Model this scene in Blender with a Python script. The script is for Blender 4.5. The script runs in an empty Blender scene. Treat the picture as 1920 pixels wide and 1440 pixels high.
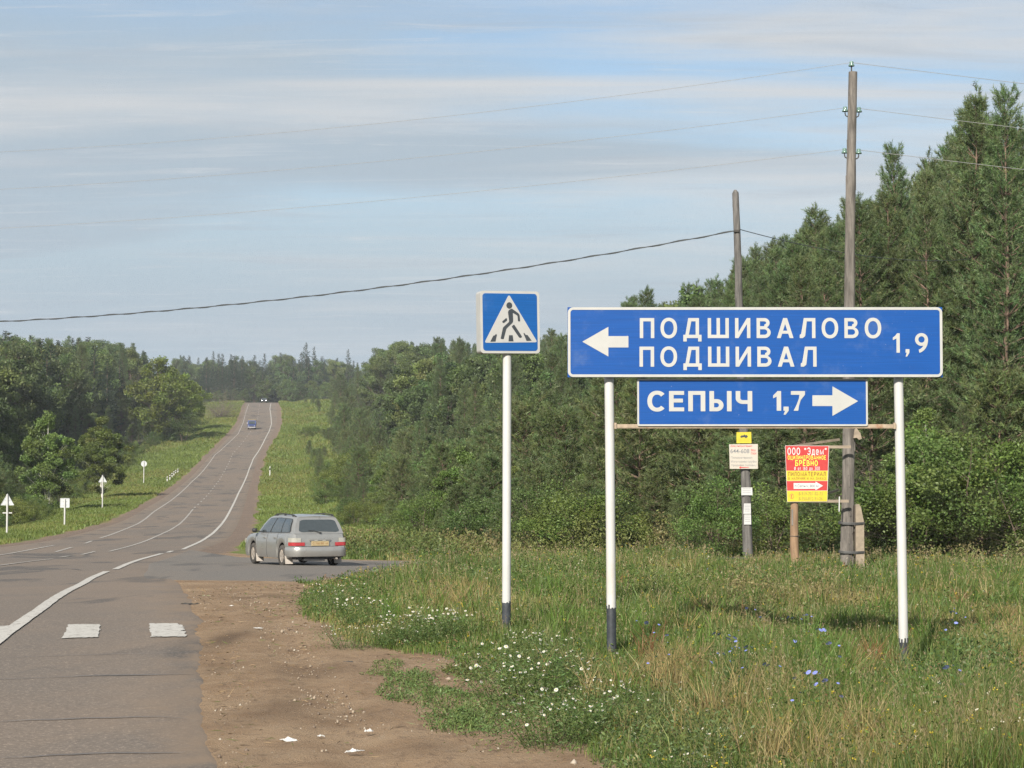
import bpy, math, random
import numpy as np
from mathutils import Vector, Matrix
from mathutils.geometry import tessellate_polygon

R = math.radians
rng = np.random.default_rng(7)
random.seed(7)
scene = bpy.context.scene
COL = scene.collection

# ------------------------------------------------------------------ camera, sky, sun, exposure
F = 4000.0            # focal length in photograph pixels (1920 wide)
HC = 1.72             # eye height
PITCH = math.atan(190 / F)
cam_d = bpy.data.cameras.new('camera')
cam_d.sensor_width = 36.0
cam_d.lens = F / 1920 * 36.0
cam_d.clip_start = 0.1
cam_d.clip_end = 12000
cam = bpy.data.objects.new('camera', cam_d)
cam.location = (0, 0, HC)
cam.rotation_euler = (R(90) + PITCH, 0, 0)
COL.objects.link(cam)
scene.camera = cam

SUN_AZ = 19.0         # degrees left of straight behind the camera
SUN_EL = 31.0
sdir = Vector((-math.sin(R(SUN_AZ)) * math.cos(R(SUN_EL)), -math.cos(R(SUN_AZ)) * math.cos(R(SUN_EL)), math.sin(R(SUN_EL))))
sun_d = bpy.data.lights.new('sun', 'SUN')
sun_d.energy = 4.8
sun_d.angle = R(1.6)
sun_d.color = (1.0, 0.935, 0.82)
sun = bpy.data.objects.new('sun', sun_d)
sun.rotation_euler = sdir.to_track_quat('Z', 'Y').to_euler()
COL.objects.link(sun)

world = bpy.data.worlds.new('World')
scene.world = world
world.use_nodes = True
wn, wl = world.node_tree.nodes, world.node_tree.links
wn.clear()


def N(nodes, typ, **kw):
    n = nodes.new(typ)
    for k, v in kw.items():
        if k in n.inputs.keys():
            n.inputs[k].default_value = v
        else:
            setattr(n, k, v)
    return n


wo = N(wn, 'ShaderNodeOutputWorld')
bg = N(wn, 'ShaderNodeBackground')
bg.inputs['Strength'].default_value = 0.083
sky = N(wn, 'ShaderNodeTexSky', sky_type='NISHITA', sun_disc=False)
sky.sun_elevation = R(SUN_EL)
sky.sun_rotation = math.atan2(sdir.x, sdir.y)
sky.air_density = 1.0
sky.dust_density = 1.2
sky.ozone_density = 1.3
tc = N(wn, 'ShaderNodeTexCoord')
sep = N(wn, 'ShaderNodeSeparateXYZ')
wl.new(tc.outputs['Generated'], sep.inputs[0])
# project the viewing direction on a cloud layer so that the streaks flatten towards the horizon
zz = N(wn, 'ShaderNodeMath', operation='MAXIMUM'); zz.inputs[1].default_value = 0.0
wl.new(sep.outputs['Z'], zz.inputs[0])
za = N(wn, 'ShaderNodeMath', operation='ADD'); za.inputs[1].default_value = 0.10
wl.new(zz.outputs[0], za.inputs[0])
dx = N(wn, 'ShaderNodeMath', operation='DIVIDE'); wl.new(sep.outputs['X'], dx.inputs[0]); wl.new(za.outputs[0], dx.inputs[1])
dy = N(wn, 'ShaderNodeMath', operation='DIVIDE'); wl.new(sep.outputs['Y'], dy.inputs[0]); wl.new(za.outputs[0], dy.inputs[1])
cmb = N(wn, 'ShaderNodeCombineXYZ'); wl.new(dx.outputs[0], cmb.inputs[0]); wl.new(dy.outputs[0], cmb.inputs[1])


def cloud_noise(scale, sx, sy, loc, lo, hi, detail=7, rough=0.55, dist=0.3, rot=0.0):
    mp = N(wn, 'ShaderNodeMapping'); mp.inputs['Scale'].default_value = (sx, sy, 1); mp.inputs['Location'].default_value = (loc[0], loc[1], 0)
    mp.inputs['Rotation'].default_value = (0, 0, rot)
    wl.new(cmb.outputs[0], mp.inputs[0])
    nt = N(wn, 'ShaderNodeTexNoise'); nt.inputs['Scale'].default_value = scale; nt.inputs['Detail'].default_value = detail
    nt.inputs['Roughness'].default_value = rough; nt.inputs['Distortion'].default_value = dist
    wl.new(mp.outputs[0], nt.inputs['Vector'])
    mr = N(wn, 'ShaderNodeMapRange'); mr.interpolation_type = 'SMOOTHSTEP'
    mr.inputs['From Min'].default_value = lo; mr.inputs['From Max'].default_value = hi
    wl.new(nt.outputs['Fac'], mr.inputs['Value'])
    return mr.outputs[0]


def wmix(fac, a, b):
    m = N(wn, 'ShaderNodeMix', data_type='RGBA')
    if isinstance(fac, float): m.inputs[0].default_value = fac
    else: wl.new(fac, m.inputs[0])
    for s, i in ((a, 6), (b, 7)):
        if isinstance(s, tuple): m.inputs[i].default_value = (*s, 1)
        else: wl.new(s, m.inputs[i])
    return m.outputs[2]


skc = sky.outputs[0]
# thin even veil over the blue, then grey undersides, then bright sheets
c1 = cloud_noise(0.55, 1.0, 2.0, (8.8, 6.1), 0.34, 0.60, 6, 0.5, 0.4, 0.18)
c2 = cloud_noise(0.9, 0.55, 2.4, (11.2, 6.5), 0.42, 0.70, 8, 0.6, 0.5, 0.10)
c3 = cloud_noise(2.2, 0.7, 3.2, (1.3, 9.4), 0.50, 0.78, 8, 0.62, 0.6, 0.14)
low = N(wn, 'ShaderNodeMapRange'); low.interpolation_type = 'SMOOTHSTEP'; low.inputs['From Min'].default_value = 0.07; low.inputs['From Max'].default_value = 0.19; low.inputs['To Min'].default_value = 1.0; low.inputs['To Max'].default_value = 0.0
wl.new(sep.outputs['Z'], low.inputs['Value'])
c1m = N(wn, 'ShaderNodeMath', operation='MAXIMUM'); wl.new(c1, c1m.inputs[0]); wl.new(low.outputs[0], c1m.inputs[1])
veil = wmix(c1m.outputs[0], skc, (3.45, 4.15, 4.80))
hi_ = N(wn, 'ShaderNodeMapRange'); hi_.interpolation_type = 'SMOOTHSTEP'; hi_.inputs['From Min'].default_value = 0.05; hi_.inputs['From Max'].default_value = 0.20; hi_.inputs['To Min'].default_value = 0.30
wl.new(sep.outputs['Z'], hi_.inputs['Value'])
c2h = N(wn, 'ShaderNodeMath', operation='MULTIPLY'); wl.new(c2, c2h.inputs[0]); wl.new(hi_.outputs[0], c2h.inputs[1])
sheet = wmix(c2h.outputs[0], veil, (5.25, 5.35, 5.45))
fine = N(wn, 'ShaderNodeMath', operation='MULTIPLY'); fine.inputs[1].default_value = 0.60
wl.new(c3, fine.inputs[0])
wisp = wmix(fine.outputs[0], sheet, (3.55, 4.0, 4.55))
c4 = cloud_noise(5.0, 0.5, 3.4, (4.4, 2.1), 0.52, 0.74, 10, 0.68, 0.9, 0.06)
f4_ = N(wn, 'ShaderNodeMath', operation='MULTIPLY'); f4_.inputs[1].default_value = 0.50
wl.new(c4, f4_.inputs[0])
final = wmix(f4_.outputs[0], wisp, (5.3, 5.5, 5.7))
wl.new(final, bg.inputs['Color'])
wl.new(bg.outputs[0], wo.inputs['Surface'])

vs = scene.view_settings
vs.view_transform = 'Standard'
vs.look = 'None'
vs.gamma = 1.0
vs.use_curve_mapping = False
vs.exposure = 0.64
scene.cycles.max_bounces = 6
scene.cycles.transparent_max_bounces = 8
scene.cycles.volume_bounces = 0
scene.cycles.use_denoising = True
scene.cycles.denoising_prefilter = 'NONE'

HAZE_DENSITY = 0.00015

# ------------------------------------------------------------------ small maths helpers
CP, SP = math.cos(PITCH), math.sin(PITCH)


def at(px, py, Y):
    """World point on the ray of photograph pixel (px, py) at depth Y."""
    u = (px - 960) / F
    v = (720 - py) / F
    dyy = CP - v * SP
    dzz = SP + v * CP
    return Vector((u / dyy * Y, Y, HC + dzz / dyy * Y))


def to_px(X, Y, Z):
    """Inverse of at(): photograph pixel of a world point (arrays allowed)."""
    zc = Z - HC
    depth = Y * CP + zc * SP
    up = -Y * SP + zc * CP
    return 960 + F * X / depth, 720 - F * up / depth


def pchip(xk, yk):
    xk = np.array(xk, float); yk = np.array(yk, float)
    h = np.diff(xk); dl = np.diff(yk) / h
    m = np.zeros_like(xk)
    m[0], m[-1] = dl[0], dl[-1]
    for i in range(1, len(xk) - 1):
        if dl[i - 1] * dl[i] > 0:
            w1, w2 = 2 * h[i] + h[i - 1], h[i] + 2 * h[i - 1]
            m[i] = (w1 + w2) / (w1 / dl[i - 1] + w2 / dl[i])

    def f(x):
        x = np.asarray(x, float)
        xc = np.clip(x, xk[0], xk[-1])
        i = np.clip(np.searchsorted(xk, xc) - 1, 0, len(xk) - 2)
        t = (xc - xk[i]) / h[i]
        return ((1 + 2 * t) * (1 - t) ** 2 * yk[i] + t * (1 - t) ** 2 * h[i] * m[i]
                + t * t * (3 - 2 * t) * yk[i + 1] + t * t * (t - 1) * h[i] * m[i + 1])
    return f


def sm(x, a, b):
    t = np.clip((np.asarray(x, float) - a) / (b - a), 0, 1)
    return t * t * (3 - 2 * t)


_perm = np.random.default_rng(3).random((256, 256))


def vnoise(x, y):
    x = np.asarray(x, float); y = np.asarray(y, float)
    xi = np.floor(x).astype(int); yi = np.floor(y).astype(int)
    fx = x - xi; fy = y - yi
    fx = fx * fx * (3 - 2 * fx); fy = fy * fy * (3 - 2 * fy)
    a = _perm[xi & 255, yi & 255]; b = _perm[(xi + 1) & 255, yi & 255]
    c_ = _perm[xi & 255, (yi + 1) & 255]; d_ = _perm[(xi + 1) & 255, (yi + 1) & 255]
    return (a * (1 - fx) + b * fx) * (1 - fy) + (c_ * (1 - fx) + d_ * fx) * fy


def fbm(x, y, o=4):
    s, a, t = 0.0, 0.5, 0.0
    for i in range(o):
        s = s + a * vnoise(x * 2 ** i + 17.3 * i, y * 2 ** i - 9.1 * i)
        t += a
        a *= 0.5
    return s / t


# ------------------------------------------------------------------ terrain functions
_prof = [(-60, 0.0), (0, 0.0), (27, 0.0)]
for py, Y in ((1090, 46.5), (1073, 53.5), (1055, 65), (1040, 77), (1030, 86), (1010, 110), (985, 145), (950, 192), (900, 285), (850, 380), (800, 480), (755, 640)):
    _prof.append((Y, at(960, py, Y).z))
_prof += [(700, 28.4), (745, 28.9), (800, 31.0), (900, 36.6), (1100, 43), (1500, 45), (6000, 45)]
zr = pchip([p[0] for p in _prof], [p[1] for p in _prof])
cx = pchip([-60, 0, 23, 53, 85, 110, 145, 190, 285, 380, 480, 640, 720, 800, 1000, 6000],
           [1.5, -5.6, -9.0, -13.4, -16.6, -18.9, -22.9, -28.1, -39.0, -49.0, -57.4, -75.2, -84, -88, -90, -90])


def terr(X, Y):
    X = np.asarray(X, float); Y = np.asarray(Y, float)
    d = X - cx(Y)
    z = zr(Y)
    z = z + 4.0 * sm(d, 16, 80) * sm(Y, 70, 160)
    z = z - 0.45 * sm(d, 7, 10) * (1 - sm(d, 10, 15)) * sm(Y, 90, 130)
    z = z - 0.8 * sm(-d, 9.5, 13.0) + 5.0 * sm(-d, 18, 80) * sm(Y, 100, 250)
    z = z + 0.20 * sm(X, 0, 6) * sm(Y, 29, 44) * (1 - sm(Y, 90, 150))
    z = z - 0.17 * sm(X, 2.2, 4.0) * (1 - sm(Y, 25, 34)) * sm(Y, 5, 12)
    rough = sm(np.abs(d), 5.5, 9)
    z = z + rough * 0.10 * (fbm(X * 0.45, Y * 0.45, 3) - 0.5)
    return z


def ground(px, py, zoff=0.0, y0=8.0, y1=760.0):
    """First terrain point along the ray of a photograph pixel."""
    Ys = np.exp(np.linspace(math.log(y0), math.log(y1), 2600))
    u = (px - 960) / F; v = (720 - py) / F
    dyy = CP - v * SP; dzz = SP + v * CP
    Xs = u / dyy * Ys
    Zs = HC + dzz / dyy * Ys
    g = terr(Xs, Ys) + zoff
    below = np.nonzero(Zs <= g)[0]
    i = below[0] if len(below) else len(Ys) - 1
    if i > 0 and len(below):
        a = Zs[i - 1] - g[i - 1]; b = g[i] - Zs[i]
        t = a / (a + b + 1e-9)
        Y = Ys[i - 1] + (Ys[i] - Ys[i - 1]) * t
    else:
        Y = Ys[i]
    X = u / dyy * Y
    return float(X), float(Y), float(terr(X, Y))


# ------------------------------------------------------------------ mesh helpers
def mesh_np(name, V, faces, col=None, mats=(), mat_idx=None, smooth=False, attrs=None):
    """V (n,3); faces: list of int arrays, each (m,k)."""
    me = bpy.data.meshes.new(name)
    V = np.ascontiguousarray(V, dtype=np.float32)
    faces = [np.asarray(f, dtype=np.int32) for f in faces if len(f)]
    tot = sum(f.shape[0] for f in faces)
    loops = np.concatenate([f.ravel() for f in faces]) if faces else np.zeros(0, np.int32)
    sizes = np.concatenate([np.full(f.shape[0], f.shape[1], np.int32) for f in faces])
    starts = np.concatenate([[0], np.cumsum(sizes)[:-1]]).astype(np.int32)
    me.vertices.add(len(V)); me.vertices.foreach_set('co', V.ravel())
    me.loops.add(len(loops)); me.loops.foreach_set('vertex_index', loops)
    me.polygons.add(tot); me.polygons.foreach_set('loop_start', starts); me.polygons.foreach_set('loop_total', sizes)
    if mat_idx is not None:
        me.polygons.foreach_set('material_index', np.asarray(mat_idx, np.int32))
    if smooth:
        me.polygons.foreach_set('use_smooth', np.ones(tot, bool))
    if col is not None:
        ca = me.color_attributes.new('Col', 'FLOAT_COLOR', 'POINT')
        c4 = np.ones((len(V), 4), np.float32); c4[:, :3] = col
        ca.data.foreach_set('color', c4.ravel())
    for k, a in (attrs or {}).items():
        fa = me.attributes.new(k, 'FLOAT', 'POINT'); fa.data.foreach_set('value', np.asarray(a, np.float32))
    for m in mats:
        me.materials.append(m)
    me.update(calc_edges=True)
    me.validate()
    return me


class MB:
    """Collects boxes, tubes, prisms, plates; builds ONE mesh."""

    def __init__(s):
        s.v, s.f, s.smooth = [], [], []

    def add(s, vs, fs, smooth=False):
        o = len(s.v)
        s.v += [tuple(v) for v in vs]
        for f in fs:
            s.f.append([o + i for i in f]); s.smooth.append(smooth)

    def box(s, c, d, rot=None):
        hx, hy, hz = d[0] / 2, d[1] / 2, d[2] / 2
        vs = [Vector((x, y, z)) for z in (-hz, hz) for y in (-hy, hy) for x in (-hx, hx)]
        if rot is not None: vs = [rot @ v for v in vs]
        s.add([v + Vector(c) for v in vs], [(0, 2, 3, 1), (4, 5, 7, 6), (0, 1, 5, 4), (2, 6, 7, 3), (0, 4, 6, 2), (1, 3, 7, 5)])

    def beam(s, a, b, w, t):
        a, b = Vector(a), Vector(b); d = (b - a)
        q = d.to_track_quat('X', 'Z').to_matrix()
        s.box((a + b) / 2, (d.length, t, w), q)

    def tube(s, pts, rad, n=12, caps=True):
        pts = [Vector(p) for p in pts]
        if not hasattr(rad, '__len__'): rad = [rad] * len(pts)
        vs, fs = [], []
        ref = Vector((0, 0, 1)) if abs((pts[-1] - pts[0]).normalized().z) < 0.9 else Vector((1, 0, 0))
        for i, p in enumerate(pts):
            d = (pts[min(i + 1, len(pts) - 1)] - pts[max(i - 1, 0)]).normalized()
            a = d.cross(ref).normalized(); b = a.cross(d).normalized()
            for k in range(n):
                t = 2 * math.pi * k / n
                vs.append(p + (a * math.cos(t) + b * math.sin(t)) * rad[i])
        for i in range(len(pts) - 1):
            for k in range(n):
                k2 = (k + 1) % n
                fs.append((i * n + k, i * n + k2, (i + 1) * n + k2, (i + 1) * n + k))
        s.add(vs, fs, True)
        if caps:
            s.add(vs[:n], [tuple(range(n - 1, -1, -1))]); s.add(vs[-n:], [tuple(range(n))])

    def lathe(s, prof, n=16, origin=(0, 0, 0)):
        ox, oy, oz = origin
        vs, fs = [], []
        for r, z in prof:
            for k in range(n):
                t = 2 * math.pi * k / n
                vs.append((ox + r * math.cos(t), oy + r * math.sin(t), oz + z))
        for i in range(len(prof) - 1):
            for k in range(n):
                k2 = (k + 1) % n
                fs.append((i * n + k, i * n + k2, (i + 1) * n + k2, (i + 1) * n + k))
        s.add(vs, fs, True)

    def prism(s, poly, y0, y1, holes=()):
        """poly in (x, z), extruded from y0 (front, towards -y) to y1."""
        def area(p): return sum(p[i][0] * p[(i + 1) % len(p)][1] - p[(i + 1) % len(p)][0] * p[i][1] for i in range(len(p)))
        poly = list(poly) if area(poly) > 0 else list(poly)[::-1]
        hs = [list(h) if area(h) < 0 else list(h)[::-1] for h in holes]
        rings = [poly] + hs
        flat = [p for r_ in rings for p in r_]
        tris = tessellate_polygon([[Vector((p[0], p[1], 0)) for p in r_] for r_ in rings])
        fr = [(p[0], y0, p[1]) for p in flat]; bk = [(p[0], y1, p[1]) for p in flat]
        n = len(flat)
        ft = []
        for t in tris:
            a, b, c_ = (flat[i] for i in t)
            cr = (b[0] - a[0]) * (c_[1] - a[1]) - (b[1] - a[1]) * (c_[0] - a[0])
            ft.append(tuple(t) if cr > 0 else tuple(reversed(t)))
        s.add(fr, ft)
        s.add(bk, [tuple(reversed(t)) for t in ft])
        o = 0
        for r_ in rings:
            m = len(r_)
            vs = [(p[0], y0, p[1]) for p in r_] + [(p[0], y1, p[1]) for p in r_]
            s.add(vs, [(i, i + m, (i + 1) % m + m, (i + 1) % m) for i in range(m)])
            o += m

    def build(s, name, mat, parent=None, mtx=None):
        me = bpy.data.meshes.new(name)
        vs = s.v if mtx is None else [tuple(mtx @ Vector(v)) for v in s.v]
        me.from_pydata(vs, [], s.f)
        me.polygons.foreach_set('use_smooth', s.smooth)
        me.materials.append(mat)
        me.update()
        return link(name, me, parent)


def link(name, data, parent=None):
    o = bpy.data.objects.new(name, data)
    COL.objects.link(o)
    if parent is not None: o.parent = parent
    return o


def tag(o, label=None, cat=None, group=None, kind=None):
    if label: o['label'] = label
    if cat: o['category'] = cat
    if group: o['group'] = group
    if kind: o['kind'] = kind
    return o


def thing(name, loc, label, cat, group=None, rz=0.0):
    o = bpy.data.objects.new(name, None)
    o.location = loc; o.rotation_euler = (0, 0, rz); o.empty_display_size = 0.2
    COL.objects.link(o)
    return tag(o, label, cat, group)


def copy_tree(src, loc, rz=0.0, scale=(1, 1, 1), label=None, group=None, tilt=(0, 0)):
    kids = [k for k in src.children]
    c = src.copy(); COL.objects.link(c)
    c.location = loc; c.rotation_euler = (tilt[0], tilt[1], rz); c.scale = scale
    if label: c['label'] = label
    if group: c['group'] = group
    for k in kids:
        k2 = k.copy(); COL.objects.link(k2); k2.parent = c
        for g in k.children:
            g2 = g.copy(); COL.objects.link(g2); g2.parent = k2
    return c


# ------------------------------------------------------------------ materials
def new_mat(name):
    m = bpy.data.materials.new(name); m.use_nodes = True
    nt = m.node_tree; nt.nodes.clear()
    out = N(nt.nodes, 'ShaderNodeOutputMaterial')
    return m, nt.nodes, nt.links, out


def mixrgb(n, l, fac, a, b, blend='MIX'):
    m = N(n, 'ShaderNodeMix', data_type='RGBA', blend_type=blend)
    if isinstance(fac, (int, float)): m.inputs[0].default_value = fac
    else: l.new(fac, m.inputs[0])
    for s_, i in ((a, 6), (b, 7)):
        if isinstance(s_, (tuple, list)): m.inputs[i].default_value = (*s_[:3], 1)
        else: l.new(s_, m.inputs[i])
    return m.outputs[2]


def noise(n, l, scale, detail=5, rough=0.6, vec=None, dist=0.0):
    t = N(n, 'ShaderNodeTexNoise'); t.inputs['Scale'].default_value = scale; t.inputs['Detail'].default_value = detail
    t.inputs['Roughness'].default_value = rough; t.inputs['Distortion'].default_value = dist
    if vec is not None: l.new(vec, t.inputs['Vector'])
    return t.outputs['Fac']


def ramp(n, l, src, lo, hi, a=0.0, b=1.0):
    r = N(n, 'ShaderNodeMapRange'); r.inputs['From Min'].default_value = lo; r.inputs['From Max'].default_value = hi
    r.inputs['To Min'].default_value = a; r.inputs['To Max'].default_value = b
    r.interpolation_type = 'SMOOTHSTEP'
    l.new(src, r.inputs['Value'])
    return r.outputs[0]


def objvec(n, l, scale=(1, 1, 1), kind='Object'):
    tcn = N(n, 'ShaderNodeTexCoord'); mp = N(n, 'ShaderNodeMapping'); mp.inputs['Scale'].default_value = scale
    l.new(tcn.outputs[kind], mp.inputs[0])
    return mp.outputs[0]


def geovec(n, l, scale=(1, 1, 1)):
    g = N(n, 'ShaderNodeNewGeometry'); mp = N(n, 'ShaderNodeMapping'); mp.inputs['Scale'].default_value = scale
    l.new(g.outputs['Position'], mp.inputs[0])
    return mp.outputs[0]


def mat_simple(name, col, rough=0.6, metal=0.0, var=0.12, scale=14.0, bump=0.0, dirt=None, dirt_amt=0.25, stretch=(1, 1, 1), coat=0.0, emit=None, spec=0.5):
    m, n, l, out = new_mat(name)
    p = N(n, 'ShaderNodeBsdfPrincipled')
    p.inputs['Roughness'].default_value = rough; p.inputs['Metallic'].default_value = metal
    p.inputs['Coat Weight'].default_value = coat
    p.inputs['Specular IOR Level'].default_value = spec
    v = objvec(n, l, stretch)
    f = noise(n, l, scale, 6, 0.65, v)
    a = tuple(c * (1 - var) for c in col); b = tuple(min(1, c * (1 + var)) for c in col)
    c0 = mixrgb(n, l, ramp(n, l, f, 0.3, 0.7), a, b)
    if dirt is not None:
        f2 = noise(n, l, scale * 0.35, 7, 0.7, v, 0.5)
        c0 = mixrgb(n, l, ramp(n, l, f2, 0.52, 0.75, 0, dirt_amt), c0, dirt)
    l.new(c0, p.inputs['Base Color'])
    l.new(ramp(n, l, f, 0.2, 0.8, max(0.02, rough - 0.08), min(1, rough + 0.08)), p.inputs['Roughness'])
    if bump:
        bp = N(n, 'ShaderNodeBump'); bp.inputs['Strength'].default_value = bump; bp.inputs['Distance'].default_value = 0.01
        l.new(f, bp.inputs['Height']); l.new(bp.outputs[0], p.inputs['Normal'])
    if emit:
        p.inputs['Emission Color'].default_value = (*emit[:3], 1); p.inputs['Emission Strength'].default_value = emit[3]
    l.new(p.outputs[0], out.inputs[0])
    return m


def mat_leaf(name, trans=0.3, rvar=0.35, gloss=0.08):
    """Foliage: colour from the Col attribute, a little different on every plant."""
    m, n, l, out = new_mat(name)
    at_ = N(n, 'ShaderNodeAttribute'); at_.attribute_name = 'Col'
    oi = N(n, 'ShaderNodeObjectInfo')
    val = N(n, 'ShaderNodeMapRange'); val.inputs['To Min'].default_value = 1 - rvar; val.inputs['To Max'].default_value = 1 + rvar
    l.new(oi.outputs['Random'], val.inputs['Value'])
    hs = N(n, 'ShaderNodeHueSaturation')
    l.new(at_.outputs['Color'], hs.inputs['Color']); l.new(val.outputs[0], hs.inputs['Value'])
    hv = N(n, 'ShaderNodeMath', operation='MULTIPLY'); hv.inputs[1].default_value = 7.13
    l.new(oi.outputs['Random'], hv.inputs[0])
    fr = N(n, 'ShaderNodeMath', operation='FRACT'); l.new(hv.outputs[0], fr.inputs[0])
    hr = N(n, 'ShaderNodeMapRange'); hr.inputs['To Min'].default_value = 0.478; hr.inputs['To Max'].default_value = 0.515
    l.new(fr.outputs[0], hr.inputs['Value']); l.new(hr.outputs[0], hs.inputs['Hue'])
    d = N(n, 'ShaderNodeBsdfDiffuse'); t = N(n, 'ShaderNodeBsdfTranslucent'); g = N(n, 'ShaderNodeBsdfGlossy')
    g.inputs['Roughness'].default_value = 0.5
    l.new(hs.outputs[0], d.inputs[0]); l.new(hs.outputs[0], t.inputs[0])
    m1 = N(n, 'ShaderNodeMixShader'); m1.inputs[0].default_value = trans
    l.new(d.outputs[0], m1.inputs[1]); l.new(t.outputs[0], m1.inputs[2])
    m2 = N(n, 'ShaderNodeMixShader'); m2.inputs[0].default_value = gloss
    l.new(m1.outputs[0], m2.inputs[1]); l.new(g.outputs[0], m2.inputs[2])
    g.inputs['Color'].default_value = (0.5, 0.55, 0.45, 1)
    l.new(m2.outputs[0], out.inputs[0])
    return m


M_LEAF = mat_leaf('foliage', 0.38, 0.26, 0.05)
M_NEEDLE = mat_leaf('needles', 0.48, 0.20, 0.05)
M_GRASS = mat_leaf('grass_blades', 0.35, 0.0, 0.04)
M_BARK = mat_simple('bark', (0.115, 0.085, 0.065), 0.9, var=0.4, scale=9, bump=0.6, stretch=(1, 1, 0.25))
M_PINEBARK = mat_simple('pine_bark', (0.15, 0.10, 0.075), 0.9, var=0.4, scale=7, bump=0.6, stretch=(1, 1, 0.3))
M_BIRCH = mat_simple('birch_bark', (0.55, 0.53, 0.49), 0.7, var=0.15, scale=5, dirt=(0.03, 0.03, 0.03), dirt_amt=0.9, stretch=(1, 1, 2.5))
M_TWIG = mat_simple('dead_wood', (0.16, 0.135, 0.108), 0.9, var=0.3, scale=6)
M_WHITE = mat_simple('white_post_paint', (0.475, 0.472, 0.465), 0.5, var=0.05, scale=5, dirt=(0.42, 0.33, 0.20), dirt_amt=0.35, bump=0.15, stretch=(1, 1, 0.4))
M_BLACK = mat_simple('black_post_paint', (0.035, 0.04, 0.048), 0.6, var=0.3, scale=9, dirt=(0.12, 0.12, 0.12), dirt_amt=0.5)
M_BORDER = mat_simple('sign_white', (0.390, 0.388, 0.375), 0.45, var=0.04, scale=6)
M_LETTER = mat_simple('sign_lettering', (0.390, 0.388, 0.378), 0.45, var=0.03, scale=6)
M_SIGNBACK = mat_simple('galvanised_plate', (0.40, 0.42, 0.43), 0.5, 0.3, var=0.1, scale=4)
M_RUST = mat_simple('rusty_steel', (0.33, 0.26, 0.19), 0.8, var=0.2, scale=14, dirt=(0.24, 0.09, 0.035), dirt_amt=0.95, bump=0.3)
M_POLE = mat_simple('weathered_pole', (0.140, 0.125, 0.112), 0.9, var=0.45, scale=14, bump=0.9, dirt=(0.060, 0.045, 0.038), dirt_amt=0.85, stretch=(1, 1, 0.12))
M_POLE_OLD = mat_simple('grey_pole', (0.112, 0.105, 0.100), 0.9, var=0.45, scale=14, bump=0.9, dirt=(0.045, 0.040, 0.038), dirt_amt=0.85, stretch=(1, 1, 0.12))
M_LOG = mat_simple('debarked_log', (0.26, 0.165, 0.098), 0.8, var=0.3, scale=8, bump=0.4, dirt=(0.16, 0.09, 0.05), dirt_amt=0.7, stretch=(1, 1, 0.15))
M_PLANK = mat_simple('old_plank', (0.26, 0.21, 0.16), 0.85, var=0.25, scale=9, bump=0.3, stretch=(0.2, 1, 1))
M_CONCRETE = mat_simple('weathered_concrete', (0.25, 0.205, 0.155), 0.9, var=0.2, scale=8, bump=0.5, dirt=(0.20, 0.17, 0.13), dirt_amt=0.6)
M_WIRE = mat_simple('wire_steel', (0.10, 0.10, 0.10), 0.5, 0.4, var=0.1)
M_ALU = mat_simple('aluminium_wire', (0.28, 0.28, 0.28), 0.6, 0.3, var=0.1)
M_CABLE = mat_simple('telephone_cable', (0.045, 0.05, 0.05), 0.6, var=0.2)
M_GLASSINS = mat_simple('insulator_glass', (0.12, 0.20, 0.17), 0.12, var=0.1, coat=0.5)
M_HOOK = mat_simple('hook_iron', (0.05, 0.045, 0.04), 0.6, 0.4)
M_RED = mat_simple('ad_red', (0.42, 0.032, 0.030), 0.5, var=0.05)
M_YEL = mat_simple('ad_yellow', (0.52, 0.42, 0.026), 0.5, var=0.05)
M_YEL2 = mat_simple('ad_yellow_print', (0.85, 0.66, 0.07), 0.5, var=0.02)
M_PRINTWHITE = mat_simple('ad_white', (0.52, 0.515, 0.51), 0.5, var=0.03)
M_PRINTBROWN = mat_simple('ad_brown_print', (0.22, 0.10, 0.02), 0.5, var=0.02)
M_PRINTFADED = mat_simple('ad_faded_print', (0.27, 0.23, 0.05), 0.6, var=0.02)
M_PRINTGREY = mat_simple('grey_print', (0.17, 0.175, 0.19), 0.6, var=0.02)
M_PRINTRED = mat_simple('red_print', (0.50, 0.05, 0.05), 0.6, var=0.02)
M_BLACKPRINT = mat_simple('black_print', (0.035, 0.042, 0.05), 0.5, var=0.05)
M_NOTICE = mat_simple('notice_board', (0.44, 0.405, 0.355), 0.7, var=0.05, dirt=(0.45, 0.36, 0.26), dirt_amt=0.4)
M_PAPER = mat_simple('paper', (0.47, 0.47, 0.465), 0.8, var=0.05)
M_LITTER = mat_simple('litter_plastic', (0.56, 0.55, 0.53), 0.5, var=0.06)
M_DARKLITTER = mat_simple('dark_rubber', (0.03, 0.028, 0.026), 0.7, var=0.3)
M_PETAL = mat_simple('daisy_petals', (0.52, 0.51, 0.48), 0.7, var=0.03)
M_DISC = mat_simple('daisy_discs', (0.62, 0.42, 0.03), 0.7, var=0.1)
M_CHICORY = mat_simple('chicory_petals', (0.20, 0.235, 0.58), 0.7, var=0.1)


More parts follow.
